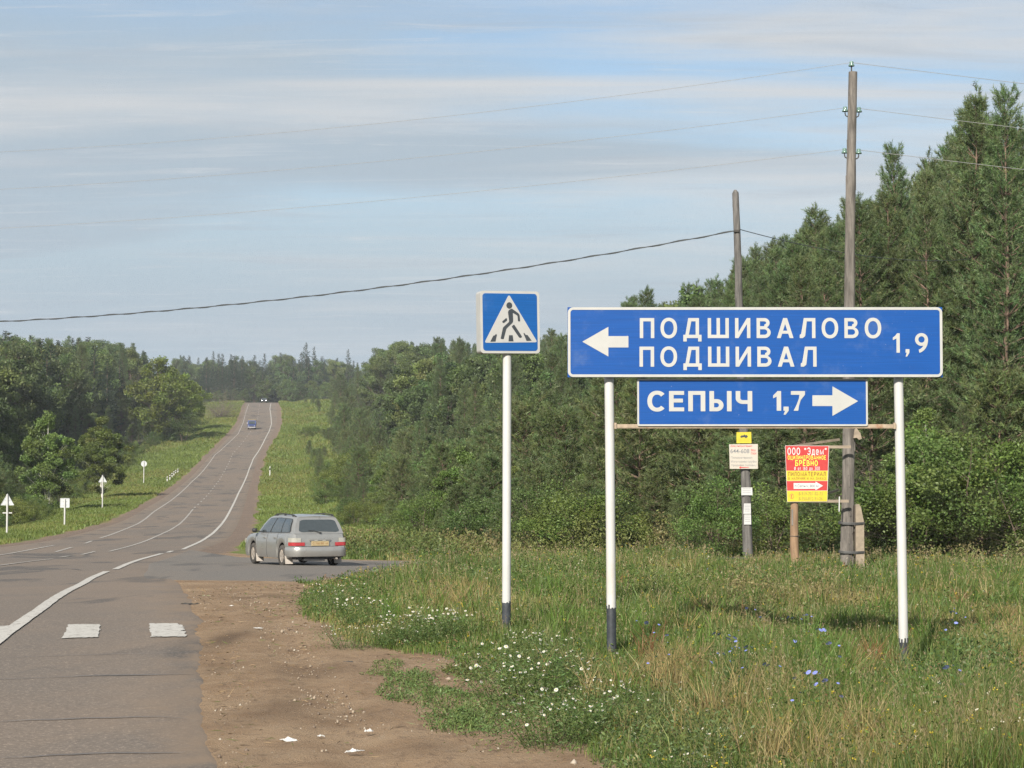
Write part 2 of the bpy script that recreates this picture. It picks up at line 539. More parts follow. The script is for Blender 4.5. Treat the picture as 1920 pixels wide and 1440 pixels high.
def mat_blue(name, col):
    m, n, l, out = new_mat(name)
    p = N(n, 'ShaderNodeBsdfPrincipled')
    v = objvec(n, l, (0.6, 1, 26.0))
    f = noise(n, l, 3.0, 3, 0.5, v)
    v2 = objvec(n, l, (1, 1, 1))
    f2 = noise(n, l, 2.0, 6, 0.7, v2)
    c0 = mixrgb(n, l, ramp(n, l, f, 0.3, 0.7), tuple(c * 0.93 for c in col), tuple(c * 1.07 for c in col))
    c0 = mixrgb(n, l, ramp(n, l, f2, 0.52, 0.80, 0, 0.22), c0, (0.26, 0.30, 0.34))
    f3 = noise(n, l, 60.0, 2, 0.5, v2)
    c0 = mixrgb(n, l, ramp(n, l, f3, 0.76, 0.80, 0, 0.45), c0, (0.5, 0.5, 0.48))
    l.new(c0, p.inputs['Base Color'])
    p.inputs['Roughness'].default_value = 0.5
    p.inputs['Specular IOR Level'].default_value = 0.25
    bp = N(n, 'ShaderNodeBump'); bp.inputs['Strength'].default_value = 0.2; bp.inputs['Distance'].default_value = 0.004
    l.new(f, bp.inputs['Height']); l.new(bp.outputs[0], p.inputs['Normal'])
    l.new(p.outputs[0], out.inputs[0])
    return m


M_BLUE = mat_blue('sign_blue', (0.002, 0.060, 0.262))
M_BLUE2 = mat_blue('crossing_sign_blue', (0.008, 0.080, 0.280))


def mat_asphalt(name, base, warm, dark, stains=True):
    m, n, l, out = new_mat(name)
    p = N(n, 'ShaderNodeBsdfPrincipled')
    g = geovec(n, l)
    f_big = noise(n, l, 0.22, 5, 0.6, geovec(n, l, (1.0, 0.35, 1)), 0.6)
    f_mid = noise(n, l, 1.3, 6, 0.65, geovec(n, l, (1.0, 0.5, 1)), 0.4)
    f_agg = noise(n, l, 38, 4, 0.75, g)
    c0 = mixrgb(n, l, ramp(n, l, f_big, 0.35, 0.65), base, warm)
    c0 = mixrgb(n, l, ramp(n, l, f_mid, 0.58, 0.76, 0, 0.55), c0, dark)
    # dark lenses of patched or polished surface lying across the lanes
    f_pat = noise(n, l, 0.5, 3, 0.5, geovec(n, l, (1.0, 0.28, 1)), 0.8)
    c0 = mixrgb(n, l, ramp(n, l, f_pat, 0.56, 0.64, 0, 0.75), c0, tuple(x * 0.75 for x in dark))
    c0 = mixrgb(n, l, ramp(n, l, f_agg, 0.54, 0.66, 0, 0.8), c0, (0.36, 0.29, 0.23))
    c0 = mixrgb(n, l, ramp(n, l, f_agg, 0.45, 0.32, 0, 0.7), c0, (0.060, 0.053, 0.048))
    du = N(n, 'ShaderNodeAttribute'); du.attribute_name = 'dust'
    dm_ = N(n, 'ShaderNodeMath', operation='MULTIPLY'); l.new(du.outputs['Fac'], dm_.inputs[0]); l.new(ramp(n, l, f_mid, 0.30, 0.62), dm_.inputs[1])
    c0 = mixrgb(n, l, dm_.outputs[0], c0, (0.225, 0.165, 0.115))
    l.new(c0, p.inputs['Base Color'])
    p.inputs['Roughness'].default_value = 0.85
    p.inputs['Specular IOR Level'].default_value = 0.25
    bp = N(n, 'ShaderNodeBump'); bp.inputs['Strength'].default_value = 0.45; bp.inputs['Distance'].default_value = 0.008
    l.new(f_agg, bp.inputs['Height']); l.new(bp.outputs[0], p.inputs['Normal'])
    l.new(p.outputs[0], out.inputs[0])
    return m


M_ROAD = mat_asphalt('road_asphalt', (0.142, 0.119, 0.100), (0.172, 0.135, 0.106), (0.085, 0.082, 0.080))
M_SIDE = mat_asphalt('side_road_asphalt', (0.135, 0.124, 0.112), (0.150, 0.131, 0.113), (0.098, 0.094, 0.090))
M_TAR = mat_simple('tar_seal', (0.105, 0.100, 0.100), 0.6, var=0.3, scale=4)


def mat_paint(name, lo=0.50, hi=0.66):
    m, n, l, out = new_mat(name)
    p = N(n, 'ShaderNodeBsdfPrincipled')
    f = noise(n, l, 9.0, 8, 0.75, geovec(n, l), 0.3)
    f2 = noise(n, l, 45.0, 3, 0.7, geovec(n, l))
    c0 = mixrgb(n, l, ramp(n, l, f2, 0.3, 0.7), (0.40, 0.38, 0.345), (0.485, 0.46, 0.42))
    c0 = mixrgb(n, l, ramp(n, l, f, lo, hi, 0, 0.9), c0, (0.16, 0.132, 0.11))
    l.new(c0, p.inputs['Base Color']); p.inputs['Roughness'].default_value = 0.75
    l.new(p.outputs[0], out.inputs[0])
    return m


M_PAINT = mat_paint('road_paint')
M_PAINT_WORN = mat_paint('worn_road_paint', 0.40, 0.60)


def mat_ground():
    m, n, l, out = new_mat('ground_soil')
    p = N(n, 'ShaderNodeBsdfPrincipled')
    a = N(n, 'ShaderNodeAttribute'); a.attribute_name = 'dirt'
    b = N(n, 'ShaderNodeAttribute'); b.attribute_name = 'dry'
    g = geovec(n, l)
    f1 = noise(n, l, 0.9, 7, 0.65, g, 0.4)
    f2 = noise(n, l, 9.0, 6, 0.7, g)
    f3 = noise(n, l, 60.0, 3, 0.7, g)
    f4 = noise(n, l, 0.12, 5, 0.6, g)
    # soil: brown clay with pale grit and darker damp streaks
    soil = mixrgb(n, l, ramp(n, l, f1, 0.3, 0.7), (0.225, 0.147, 0.088), (0.318, 0.225, 0.142))
    soil = mixrgb(n, l, ramp(n, l, f2, 0.52, 0.68, 0, 0.65), soil, (0.150, 0.102, 0.068))
    f5 = noise(n, l, 3.2, 7, 0.7, geovec(n, l, (1.6, 0.7, 1)), 0.8)
    soil = mixrgb(n, l, ramp(n, l, f5, 0.54, 0.66, 0, 0.55), soil, (0.145, 0.098, 0.066))
    soil = mixrgb(n, l, ramp(n, l, f5, 0.44, 0.34, 0, 0.5), soil, (0.32, 0.24, 0.165))
    soil = mixrgb(n, l, ramp(n, l, f3, 0.58, 0.70, 0, 0.8), soil, (0.37, 0.305, 0.24))
    soil = mixrgb(n, l, ramp(n, l, f3, 0.38, 0.25, 0, 0.6), soil, (0.08, 0.06, 0.045))
    ga = N(n, 'ShaderNodeAttribute'); ga.attribute_name = 'gravel'
    soil = mixrgb(n, l, ga.outputs['Fac'], soil, mixrgb(n, l, ramp(n, l, f1, 0.3, 0.7), (0.155, 0.120, 0.097), (0.200, 0.148, 0.114)))
    dp = N(n, 'ShaderNodeAttribute'); dp.attribute_name = 'damp'
    soil = mixrgb(n, l, dp.outputs['Fac'], soil, (0.095, 0.064, 0.043))
    # turf seen from afar: greens and straw
    turf = mixrgb(n, l, ramp(n, l, f1, 0.3, 0.7), (0.100, 0.140, 0.034), (0.155, 0.180, 0.050))
    turf = mixrgb(n, l, ramp(n, l, f2, 0.5, 0.75, 0, 0.5), turf, (0.040, 0.065, 0.018))
    turf = mixrgb(n, l, ramp(n, l, f4, 0.48, 0.68, 0, 0.65), turf, (0.185, 0.160, 0.055))
    dryf = N(n, 'ShaderNodeMath', operation='MULTIPLY'); l.new(b.outputs['Fac'], dryf.inputs[0]); l.new(ramp(n, l, f1, 0.3, 0.6), dryf.inputs[1])
    turf = mixrgb(n, l, dryf.outputs[0], turf, (0.20, 0.155, 0.07))
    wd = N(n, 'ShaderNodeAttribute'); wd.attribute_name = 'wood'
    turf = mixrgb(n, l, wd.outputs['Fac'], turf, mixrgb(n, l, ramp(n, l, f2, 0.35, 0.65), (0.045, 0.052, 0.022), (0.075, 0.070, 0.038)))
    ad = N(n, 'ShaderNodeMath', operation='ADD'); l.new(a.outputs['Fac'], ad.inputs[0])
    sc_ = N(n, 'ShaderNodeMath', operation='MULTIPLY_ADD'); l.new(f2, sc_.inputs[0]); sc_.inputs[1].default_value = 0.5; sc_.inputs[2].default_value = -0.25
    l.new(sc_.outputs[0], ad.inputs[1])
    c0 = mixrgb(n, l, ramp(n, l, ad.outputs[0], 0.35, 0.65), turf, soil)
    l.new(c0, p.inputs['Base Color']); p.inputs['Roughness'].default_value = 0.95
    p.inputs['Specular IOR Level'].default_value = 0.15
    bp = N(n, 'ShaderNodeBump'); bp.inputs['Strength'].default_value = 0.9; bp.inputs['Distance'].default_value = 0.05
    l.new(mixrgb(n, l, 0.5, f2, f3), bp.inputs['Height']); l.new(bp.outputs[0], p.inputs['Normal'])
    l.new(p.outputs[0], out.inputs[0])
    return m


M_GROUND = mat_ground()

# ------------------------------------------------------------------ ground outline of the bare dirt pull-off
_dpx = [(300, 1440), (300, 1100), (345, 1091), (575, 1091), (590, 1108), (566, 1135), (585, 1165), (640, 1192), (700, 1212), (760, 1225),
        (850, 1232), (925, 1262), (960, 1290), (1010, 1315), (1050, 1352), (1095, 1398), (1128, 1440), (1165, 1500), (1240, 1640), (200, 1640)]
DIRT = np.array([[ground(x, y, y0=5)[0], ground(x, y, y0=5)[1]] for x, y in _dpx])


def inside_dist(poly, X, Y):
    """Signed distance to a polygon: positive inside."""
    X = np.asarray(X, float); Y = np.asarray(Y, float)
    ins = np.zeros(X.shape, bool); dist = np.full(X.shape, 1e9)
    n = len(poly)
    for i in range(n):
        x0, y0 = poly[i]; x1, y1 = poly[(i + 1) % n]
        cond = ((y0 > Y) != (y1 > Y))
        with np.errstate(divide='ignore', invalid='ignore'):
            xi = (x1 - x0) * (Y - y0) / (y1 - y0 if y1 != y0 else 1e-9) + x0
        ins ^= cond & (X < xi)
        ex, ey = x1 - x0, y1 - y0
        t = np.clip(((X - x0) * ex + (Y - y0) * ey) / (ex * ex + ey * ey + 1e-12), 0, 1)
        dist = np.minimum(dist, np.hypot(X - x0 - t * ex, Y - y0 - t * ey))
    return np.where(ins, dist, -dist)


# road edges -----------------------------------------------------------------------------------------
_edge = [ground(x, y, y0=6) for x, y in ((420, 1480), (410, 1440), (398, 1385), (386, 1320), (378, 1250), (381, 1195), (374, 1150), (352, 1112), (344, 1094))]
_ey = [-40.0, 0.0] + [e[1] for e in _edge] + [55.0, 68.0, 90.0]
_ex = [2.6, -0.1] + [e[0] for e in _edge] + [float(cx(55)) + 4.4, float(cx(68)) + 4.4, float(cx(90)) + 4.3]
edge_r = lambda Y: np.where(np.asarray(Y) < 90, np.interp(Y, _ey, _ex), cx(Y) + 4.3)
edge_l = lambda Y: cx(Y) - 4.3

SIDE = np.array([(-12.6, 83.5), (-10.6, 62.0), (-9.4, 54.5), (-8.7, 49.5), (-8.2, 47.0), (-4, 46.6), (0, 47.5), (6, 49.0), (14, 50.5), (45, 56), (45, 66), (14, 63.5), (4, 64.5), (-2, 66), (-6.2, 68.5), (-9.2, 73), (-11.0, 79), (-12.6, 84.2)])


def dirt_mask(X, Y):
    d = X - cx(Y)
    wob = (fbm(X * 0.8, Y * 0.5, 3) - 0.5)
    a = sm(inside_dist(DIRT, X, Y) + wob * 0.6, -0.75, -0.35)
    sr = sm(d + wob * 1.6, 3.2, 3.6) * (1 - sm(d + wob * 1.2, 5.1, 5.9)) * sm(Y, 60, 70)
    sl = sm(-d, 3.2, 3.6) * (1 - sm(-d + wob * 1.2, 5.0, 5.8))
    road = (1 - sm(np.abs(d), 4.2, 4.6))
    s2 = sm(inside_dist(SIDE, X, Y) + wob * 1.0, -1.2, -0.3)
    nearl = (X < edge_r(Y) + 0.4) & (Y < 60) & (d > -4)
    return np.maximum.reduce([a, sr, sl, road, s2, nearl.astype(float)]), np.maximum.reduce([sr, sl, road]) * sm(Y, 52, 66)


def carve(X, Y):
    m1 = sm(edge_r(Y) - X, 0.05, 0.3) * sm(X - edge_l(Y), 0.05, 0.3) * (Y < 735)
    m2 = sm(inside_dist(SIDE, X, Y), 0.5, 1.6)
    return np.maximum(m1, m2)


front_y = lambda X: np.interp(X, [-8, -4, 0, 4, 10, 18, 40], [110, 92, 80, 72, 66, 63, 58])


def build_ground():
    ys = list(np.arange(-60, 9, 3.0))
    y = 9.0
    while y < 30: ys.append(y); y += 0.13
    while y < 5200:
        ys.append(y); y += max(0.13, min(0.016 * (y - 22), 250 if y > 1500 else 12 if y < 800 else 40))
    ds = [-3500, -1500, -800, -400, -250, -170, -120, -90, -70, -55, -45, -37, -30, -25, -21, -18, -16, -14.5]
    d = -13.0
    while d < 3.0: ds.append(d); d += 0.5
    while d < 15.0: ds.append(d); d += 0.13
    while d < 3500: ds.append(d); d += max(0.13, 0.05 * (d - 12.6))
    ys = np.array(ys); ds = np.array(ds)
    D, Yg = np.meshgrid(ds, ys)
    Xg = D + cx(Yg)
    m, grv = dirt_mask(Xg, Yg)
    Z = terr(Xg, Yg)
    dm = inside_dist(DIRT, Xg, Yg)
    near = (1 - sm(Yg, 30, 45))
    Z = Z - 0.035 * carve(Xg, Yg)
    # ruts and crumbs in the bare soil
    rut = sm(dm, 0.0, 0.5) * near * (1 - carve(Xg, Yg))
    Z = Z + rut * (0.024 * (fbm(Xg * 2.1, Yg * 1.1, 4) - 0.55) + 0.034 * (fbm(Xg * 9, Yg * 7, 2) - 0.5))
    off = Xg - edge_r(Yg) + 0.25 * (fbm(Yg * 0.3, np.full(Yg.shape, 2.0), 2) - 0.5)
    for c_, w_ in ((0.95, 0.20), (2.45, 0.22)):
        Z = Z - rut * 0.030 * np.exp(-((off - c_) / w_) ** 2) + rut * 0.014 * (np.exp(-((off - c_ - 1.9 * w_) / 0.12) ** 2) + np.exp(-((off - c_ + 1.9 * w_) / 0.12) ** 2))
    damp = np.zeros_like(Xg)
    for px_, py_, rx_, ry_, k_ in ((427, 1198, 0.20, 1.7, 1.0), (425, 1250, 0.26, 0.9, 0.5), (520, 1118, 1.0, 1.2, 0.6), (600, 1255, 0.6, 1.0, 0.5), (520, 1330, 0.30, 1.4, 0.5), (650, 1340, 0.3, 0.5, 0.5), (800, 1405, 0.35, 0.35, 0.6), (470, 1420, 0.3, 0.5, 0.35)):
        gx_, gy_, _ = ground(px_, py_, y0=6)
        damp = np.maximum(damp, 0.7 * k_ * np.exp(-((Xg - gx_) / rx_) ** 2 - ((Yg - gy_) / ry_) ** 2) * (0.55 + 0.9 * vnoise(Xg * 4, Yg * 2)))
    dry = sm(fbm(Xg * 0.25 + 5, Yg * 0.12, 3), 0.45, 0.65)
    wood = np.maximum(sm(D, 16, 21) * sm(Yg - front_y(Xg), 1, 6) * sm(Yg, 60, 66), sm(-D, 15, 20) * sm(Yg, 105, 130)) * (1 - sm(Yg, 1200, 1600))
    ny, nd = D.shape
    idx = np.arange(ny * nd).reshape(ny, nd)
    faces = np.stack([idx[:-1, :-1], idx[:-1, 1:], idx[1:, 1:], idx[1:, :-1]], -1).reshape(-1, 4)
    V = np.stack([Xg, Yg, Z], -1).reshape(-1, 3)
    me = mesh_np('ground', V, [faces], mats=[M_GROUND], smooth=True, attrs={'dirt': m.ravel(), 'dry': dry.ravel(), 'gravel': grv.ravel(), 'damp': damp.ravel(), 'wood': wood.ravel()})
    tag(link('ground', me), kind='structure')


build_ground()


def sheet(name, rows, mat, lift, ncols=10):
    """rows: (xl, xr, y); a strip draped on the terrain."""
    V, faces = [], []
    n = ncols + 1
    rows = list(rows)
    XL = np.array([r_[0] for r_ in rows]); XR = np.array([r_[1] for r_ in rows]); Y = np.array([r_[2] for r_ in rows])
    t = np.linspace(0, 1, n)
    X = XL[:, None] * (1 - t) + XR[:, None] * t
    Yg = np.repeat(Y[:, None], n, 1)
    Z = terr(X, Yg) + lift
    if name == 'road':
        Z[:, -1] -= 0.030; X[:, -2] = X[:, -1] - 0.07; Z[:, -2] = terr(X[:, -2], Yg[:, -2]) + lift
    idx = np.arange(X.size).reshape(X.shape)
    f = np.stack([idx[:-1, :-1], idx[:-1, 1:], idx[1:, 1:], idx[1:, :-1]], -1).reshape(-1, 4)
    o_ = XR[:, None] - X
    dust = np.where(Yg < 47, np.exp(-o_ / 0.55) * (0.4 + 1.2 * fbm(X * 1.3, Yg * 0.8, 3)), 0.7 * np.exp(-o_ / 0.5) + 0.7 * np.exp(-(X - XL[:, None]) / 0.5))
    me = mesh_np(name, np.stack([X, Yg, Z], -1).reshape(-1, 3), [f], mats=[mat], smooth=True, attrs={'dust': np.clip(dust, 0, 1).ravel()})
    return tag(link(name, me), kind='structure')


ry = []
y = -40.0
while y < 738:
    ry.append(y)
    y += 0.12 if 9 < y < 34 else 0.8 if y < 110 else 2.5
rows = []
for yv in ry:
    er = float(edge_r(yv))
    if yv < 46:
        er += 0.16 * (vnoise(yv * 0.55, 1.7) - 0.5) + 0.06 * (vnoise(yv * 1.7, 5.2) - 0.5) + 0.022 * (vnoise(yv * 6.3, 8.2) - 0.5)
    rows.append((float(edge_l(yv)), er, yv))
sheet('road', rows, M_ROAD, 0.012, 34)

# side road: follow the polygon, rows along X
sx = np.r_[np.arange(-12.6, -3.0, 0.2), np.arange(-3.0, 45.1, 0.6)]
V, f = [], []
near_pts = [(p[0], p[1]) for p in SIDE[:10]]
far_pts = [(p[0], p[1]) for p in SIDE[10:]][::-1]
NR = 22
for i, xv in enumerate(sx):
    y0 = np.interp(xv, [p[0] for p in near_pts], [p[1] for p in near_pts]) + 0.35 * (vnoise(xv * 1.3, 3.3) - 0.5)
    y1 = np.interp(xv, [p[0] for p in far_pts], [p[1] for p in far_pts]) + 0.5 * (vnoise(xv * 0.9, 7.3) - 0.5)
    for k in range(NR + 1):
        yy = y0 + (y1 - y0) * k / NR
        V.append((xv, yy + (0.10 * (random.random() - 0.5) if k in (0, NR) else 0), float(terr(xv, yy)) + (0.017 if 0 < k < NR else -0.012)))
    if i:
        o = i * (NR + 1)
        for k in range(NR):
            f.append((o - NR - 1 + k, o + k, o + k + 1, o - NR + k))
tag(link('side_road', mesh_np('side_road', np.array(V), [np.array(f)], mats=[M_SIDE], smooth=True)), kind='structure')


def ribbon(pts, width, lift, wob=0.0, name_taper=False):
    """A painted line through world (X, Y) points; width across the line."""
    P = []
    for a, b in zip(pts[:-1], pts[1:]):
        L = math.hypot(b[0] - a[0], b[1] - a[1]); n = max(1, int(L / (0.4 if a[1] < 60 else 1.2)))
        P += [(a[0] + (b[0] - a[0]) * k / n, a[1] + (b[1] - a[1]) * k / n) for k in range(n)]
    P.append(pts[-1])
    P = np.array(P)
    if len(P) > 6:   # soften the corners
        for _ in range(6):
            P[1:-1] = (P[:-2] + 2 * P[1:-1] + P[2:]) / 4
    T = np.gradient(P, axis=0); T /= np.linalg.norm(T, axis=1)[:, None] + 1e-9
    Nn = np.stack([T[:, 1], -T[:, 0]], -1)
    w = width if np.ndim(width) else np.full(len(P), width)
    w = w * (1 + wob * (vnoise(P[:, 1] * 3.1, P[:, 0] * 1.7) - 0.5))
    if name_taper: w = w * np.clip(np.sin(np.linspace(0.05, math.pi - 0.05, len(P))) ** 0.7, 0.15, 1)
    A = P - Nn * w[:, None] / 2; B = P + Nn * w[:, None] / 2
    za = terr(A[:, 0], A[:, 1]) + lift; zb = terr(B[:, 0], B[:, 1]) + lift
    n = len(P)
    V = np.concatenate([np.c_[A, za], np.c_[B, zb]])
    i = np.arange(n - 1)
    return V, np.stack([i, i + n, i + n + 1, i + 1], -1)


def gpts(pix, y0=10.0):
    return [ground(x, y, y0=y0)[:2] for x, y in pix]


def marking(name, pixlists, width, lift=0.026, mat=None, wob=0.0):
    Vs, Fs, o = [], [], 0
    for pl in pixlists:
        p = gpts(pl) if not isinstance(pl, np.ndarray) else [tuple(q) for q in pl]
        V, f = ribbon(p, width, lift, wob, name == 'crack_seal')
        Vs.append(V); Fs.append(f + o); o += len(V)
    return tag(link(name, mesh_np(name, np.concatenate(Vs), [np.concatenate(Fs)], mats=[mat or M_PAINT])), kind='structure')


marking('edge_line_marking', [
    [(-40, 1232), (0, 1199), (30, 1177), (75, 1146), (130, 1108), (170, 1086), (200, 1073)],
    [(216, 1069), (240, 1058), (262, 1050), (303, 1039)], [(314, 1037), (323, 1034)],
    [(343, 1031), (372, 1018), (400, 1000), (418, 980), (432, 957), (447, 925), (460, 899), (467, 880), (475, 860), (489, 839), (497, 823), (505, 808), (509, 795), (508, 780), (506, 767), (508, 756.5)],
], 0.17, wob=0.15)
marking('edge_line_marking', [
    [(-30, 1046), (13, 1040), (56, 1032), (103, 1023)], [(104, 1036), (135, 1027)], [(159, 1020), (172, 1015)],
    [(187, 1010), (206, 1004), (244, 989), (287, 961), (319, 940), (360, 903), (403, 853), (425, 834), (447, 813), (456, 793), (460, 777), (467, 757)],
], 0.15, mat=M_PAINT_WORN, wob=0.3)
cl = gpts([(362, 955), (385, 933), (400, 915), (420, 885), (437, 850), (448, 838), (466, 815), (480, 795), (484, 780), (487, 757)])
L = np.array(cl); seg = np.r_[0, np.cumsum(np.hypot(*np.diff(L, axis=0).T))]
dashes = []
s0 = 3.0
while s0 + 3 < seg[-1]:
    dl = 3.0
    dashes.append(np.array([[np.interp(s, seg, L[:, 0]), np.interp(s, seg, L[:, 1])] for s in (s0, s0 + dl)]))
    s0 += 9.0
marking('centre_line_marking', [
    [(-20, 1064), (40, 1056), (98, 1049)], [(113, 1046), (130, 1043.5)], [(153, 1041), (178, 1035)],
    [(205, 1035), (240, 1026), (285, 1010), (320, 994), (345, 975), (362, 955)]] + dashes, 0.13, mat=M_PAINT_WORN, wob=0.35)

# zebra bars, each a piece of its own
for quad in ([(-206, 1178), (-146, 1178), (-155, 1202), (-222, 1202)], [(-34, 1177), (33, 1176), (14, 1200), (-50, 1200)],
             [(128, 1174), (188, 1173), (186, 1198), (117, 1200)], [(279, 1172), (340, 1172), (348, 1197), (284, 1197)]):
    g4 = [ground(x, y)[:2] for x, y in quad]
    V, f = [], []
    nu, nv = 14, 16
    for j in range(nv + 1):
        for i in range(nu + 1):
            u, v = i / nu, j / nv
            x = (g4[0][0] * (1 - u) + g4[1][0] * u) * (1 - v) + (g4[3][0] * (1 - u) + g4[2][0] * u) * v
            yv = (g4[0][1] * (1 - u) + g4[1][1] * u) * (1 - v) + (g4[3][1] * (1 - u) + g4[2][1] * u) * v
            if i in (0, nu): x += 0.03 * (random.random() - 0.5) * (3.0 if quad[0][0] == 279 and i == nu else 1)
            if j in (0, nv): yv += 0.10 * (random.random() - 0.5)
            V.append((x, yv, float(terr(x, yv)) + 0.022))
    for j in range(nv):
        for i in range(nu):
            o = j * (nu + 1) + i
            f.append((o, o + nu + 1, o + nu + 2, o + 1))
    tag(link('crosswalk_marking', mesh_np('crosswalk_marking', np.array(V), [np.array(f)], mats=[M_PAINT])), kind='structure')

# tar-sealed cracks across the near lane
for pl, w in (([(-20, 1238), (120, 1232), (250, 1229), (345, 1227)], 0.035), ([(-20, 1278), (60, 1275), (160, 1271), (260, 1269), (372, 1267)], 0.06),
              ([(-20, 1358), (90, 1353), (200, 1350), (290, 1348), (360, 1352)], 0.05), ([(-20, 1428), (110, 1421), (210, 1416), (300, 1417), (350, 1416)], 0.045),
              ([(120, 1127), (150, 1124), (190, 1124)], 0.10), ([(80, 1070), (130, 1067), (160, 1071)], 0.10)):
    p = gpts(pl)
    Pn = []
    for a, b in zip(p[:-1], p[1:]):
        for k in range(12):
            t = k / 12
            Pn.append((a[0] + (b[0] - a[0]) * t, a[1] + (b[1] - a[1]) * t + 0.10 * (random.random() - 0.5)))
    marking('crack_seal', [np.array(Pn)], w * 0.6, 0.020, M_TAR, wob=1.6)

# ------------------------------------------------------------------ plants: builders
def nrm(a):
    return a / (np.linalg.norm(a, axis=-1, keepdims=True) + 1e-9)


def rand_dirs(n, r=rng):
    return nrm(r.normal(size=(n, 3)))


def blade_tris(P, D, Lh, W, r=rng):
    """Thin triangles from P along D."""
    n = len(P)
    S = nrm(np.cross(D, rand_dirs(n, r)))
    w = (np.ones(n) * W)[:, None]
    V = np.stack([P - S * w / 2, P + S * w / 2, P + D * (np.ones(n) * Lh)[:, None]], 1).reshape(-1, 3)
    return V, np.arange(3 * n).reshape(n, 3)


def leaf_quads(P, D, Lh, W, r=rng):
    n = len(P)
    S = nrm(np.cross(D, rand_dirs(n, r)))
    Lh = (np.ones(n) * Lh)[:, None]; w = (np.ones(n) * W)[:, None]
    bend = nrm(np.cross(S, D)) * Lh * 0.15
    V = np.stack([P, P + D * Lh * 0.5 - S * w / 2 + bend, P + D * Lh, P + D * Lh * 0.5 + S * w / 2 + bend], 1).reshape(-1, 3)
    return V, np.arange(4 * n).reshape(n, 4)


def colvar(base, n, per, r=rng, v=0.22, h=0.10):
    """n colours around base, each repeated per times."""
    k = 1 + v * r.normal(size=(n, 1))
    c = np.array(base)[None] * np.clip(k, 0.4, 1.8) * (1 + h * r.normal(size=(n, 3)))
    return np.repeat(np.clip(c, 0.004, 1), per, 0)


def limb_mesh(segs, n=5):
    """segs: (p0, p1, r0, r1) arrays -> vertices, quads."""
    p0 = np.array([s[0] for s in segs], float); p1 = np.array([s[1] for s in segs], float)
    r0 = np.array([s[2] for s in segs], float); r1 = np.array([s[3] for s in segs], float)
    d = nrm(p1 - p0)
    ref = np.where(np.abs(d[:, 2:3]) > 0.9, np.array([[1.0, 0, 0]]), np.array([[0, 0, 1.0]]))
    a = nrm(np.cross(d, ref)); b = np.cross(a, d)
    t = np.arange(n) * 2 * math.pi / n
    ring = a[:, None] * np.cos(t)[None, :, None] + b[:, None] * np.sin(t)[None, :, None]
    V = np.concatenate([p0[:, None] + ring * r0[:, None, None], p1[:, None] + ring * r1[:, None, None]], 1)
    m = len(segs)
    o = (np.arange(m) * 2 * n)[:, None]
    k = np.arange(n)[None]
    k2 = (k + 1) % n
    f = np.stack([o + k, o + k2, o + k2 + n, o + k + n], -1).reshape(-1, 4)
    return V.reshape(-1, 3), f


def make_plant(name, label, cat, trunk, crown, bark, leafmat, extra=None):
    root = thing(name, (0, 0, -500), label, cat)
    root['plant'] = 1
    link('trunk', mesh_np('trunk', trunk[0], [trunk[1]], mats=[bark], smooth=True), root)
    for cn, cm in (('crown', leafmat),):
        V, fs, c = crown
        link(cn, mesh_np(cn, V, fs, col=c, mats=[cm]), root)
    return root


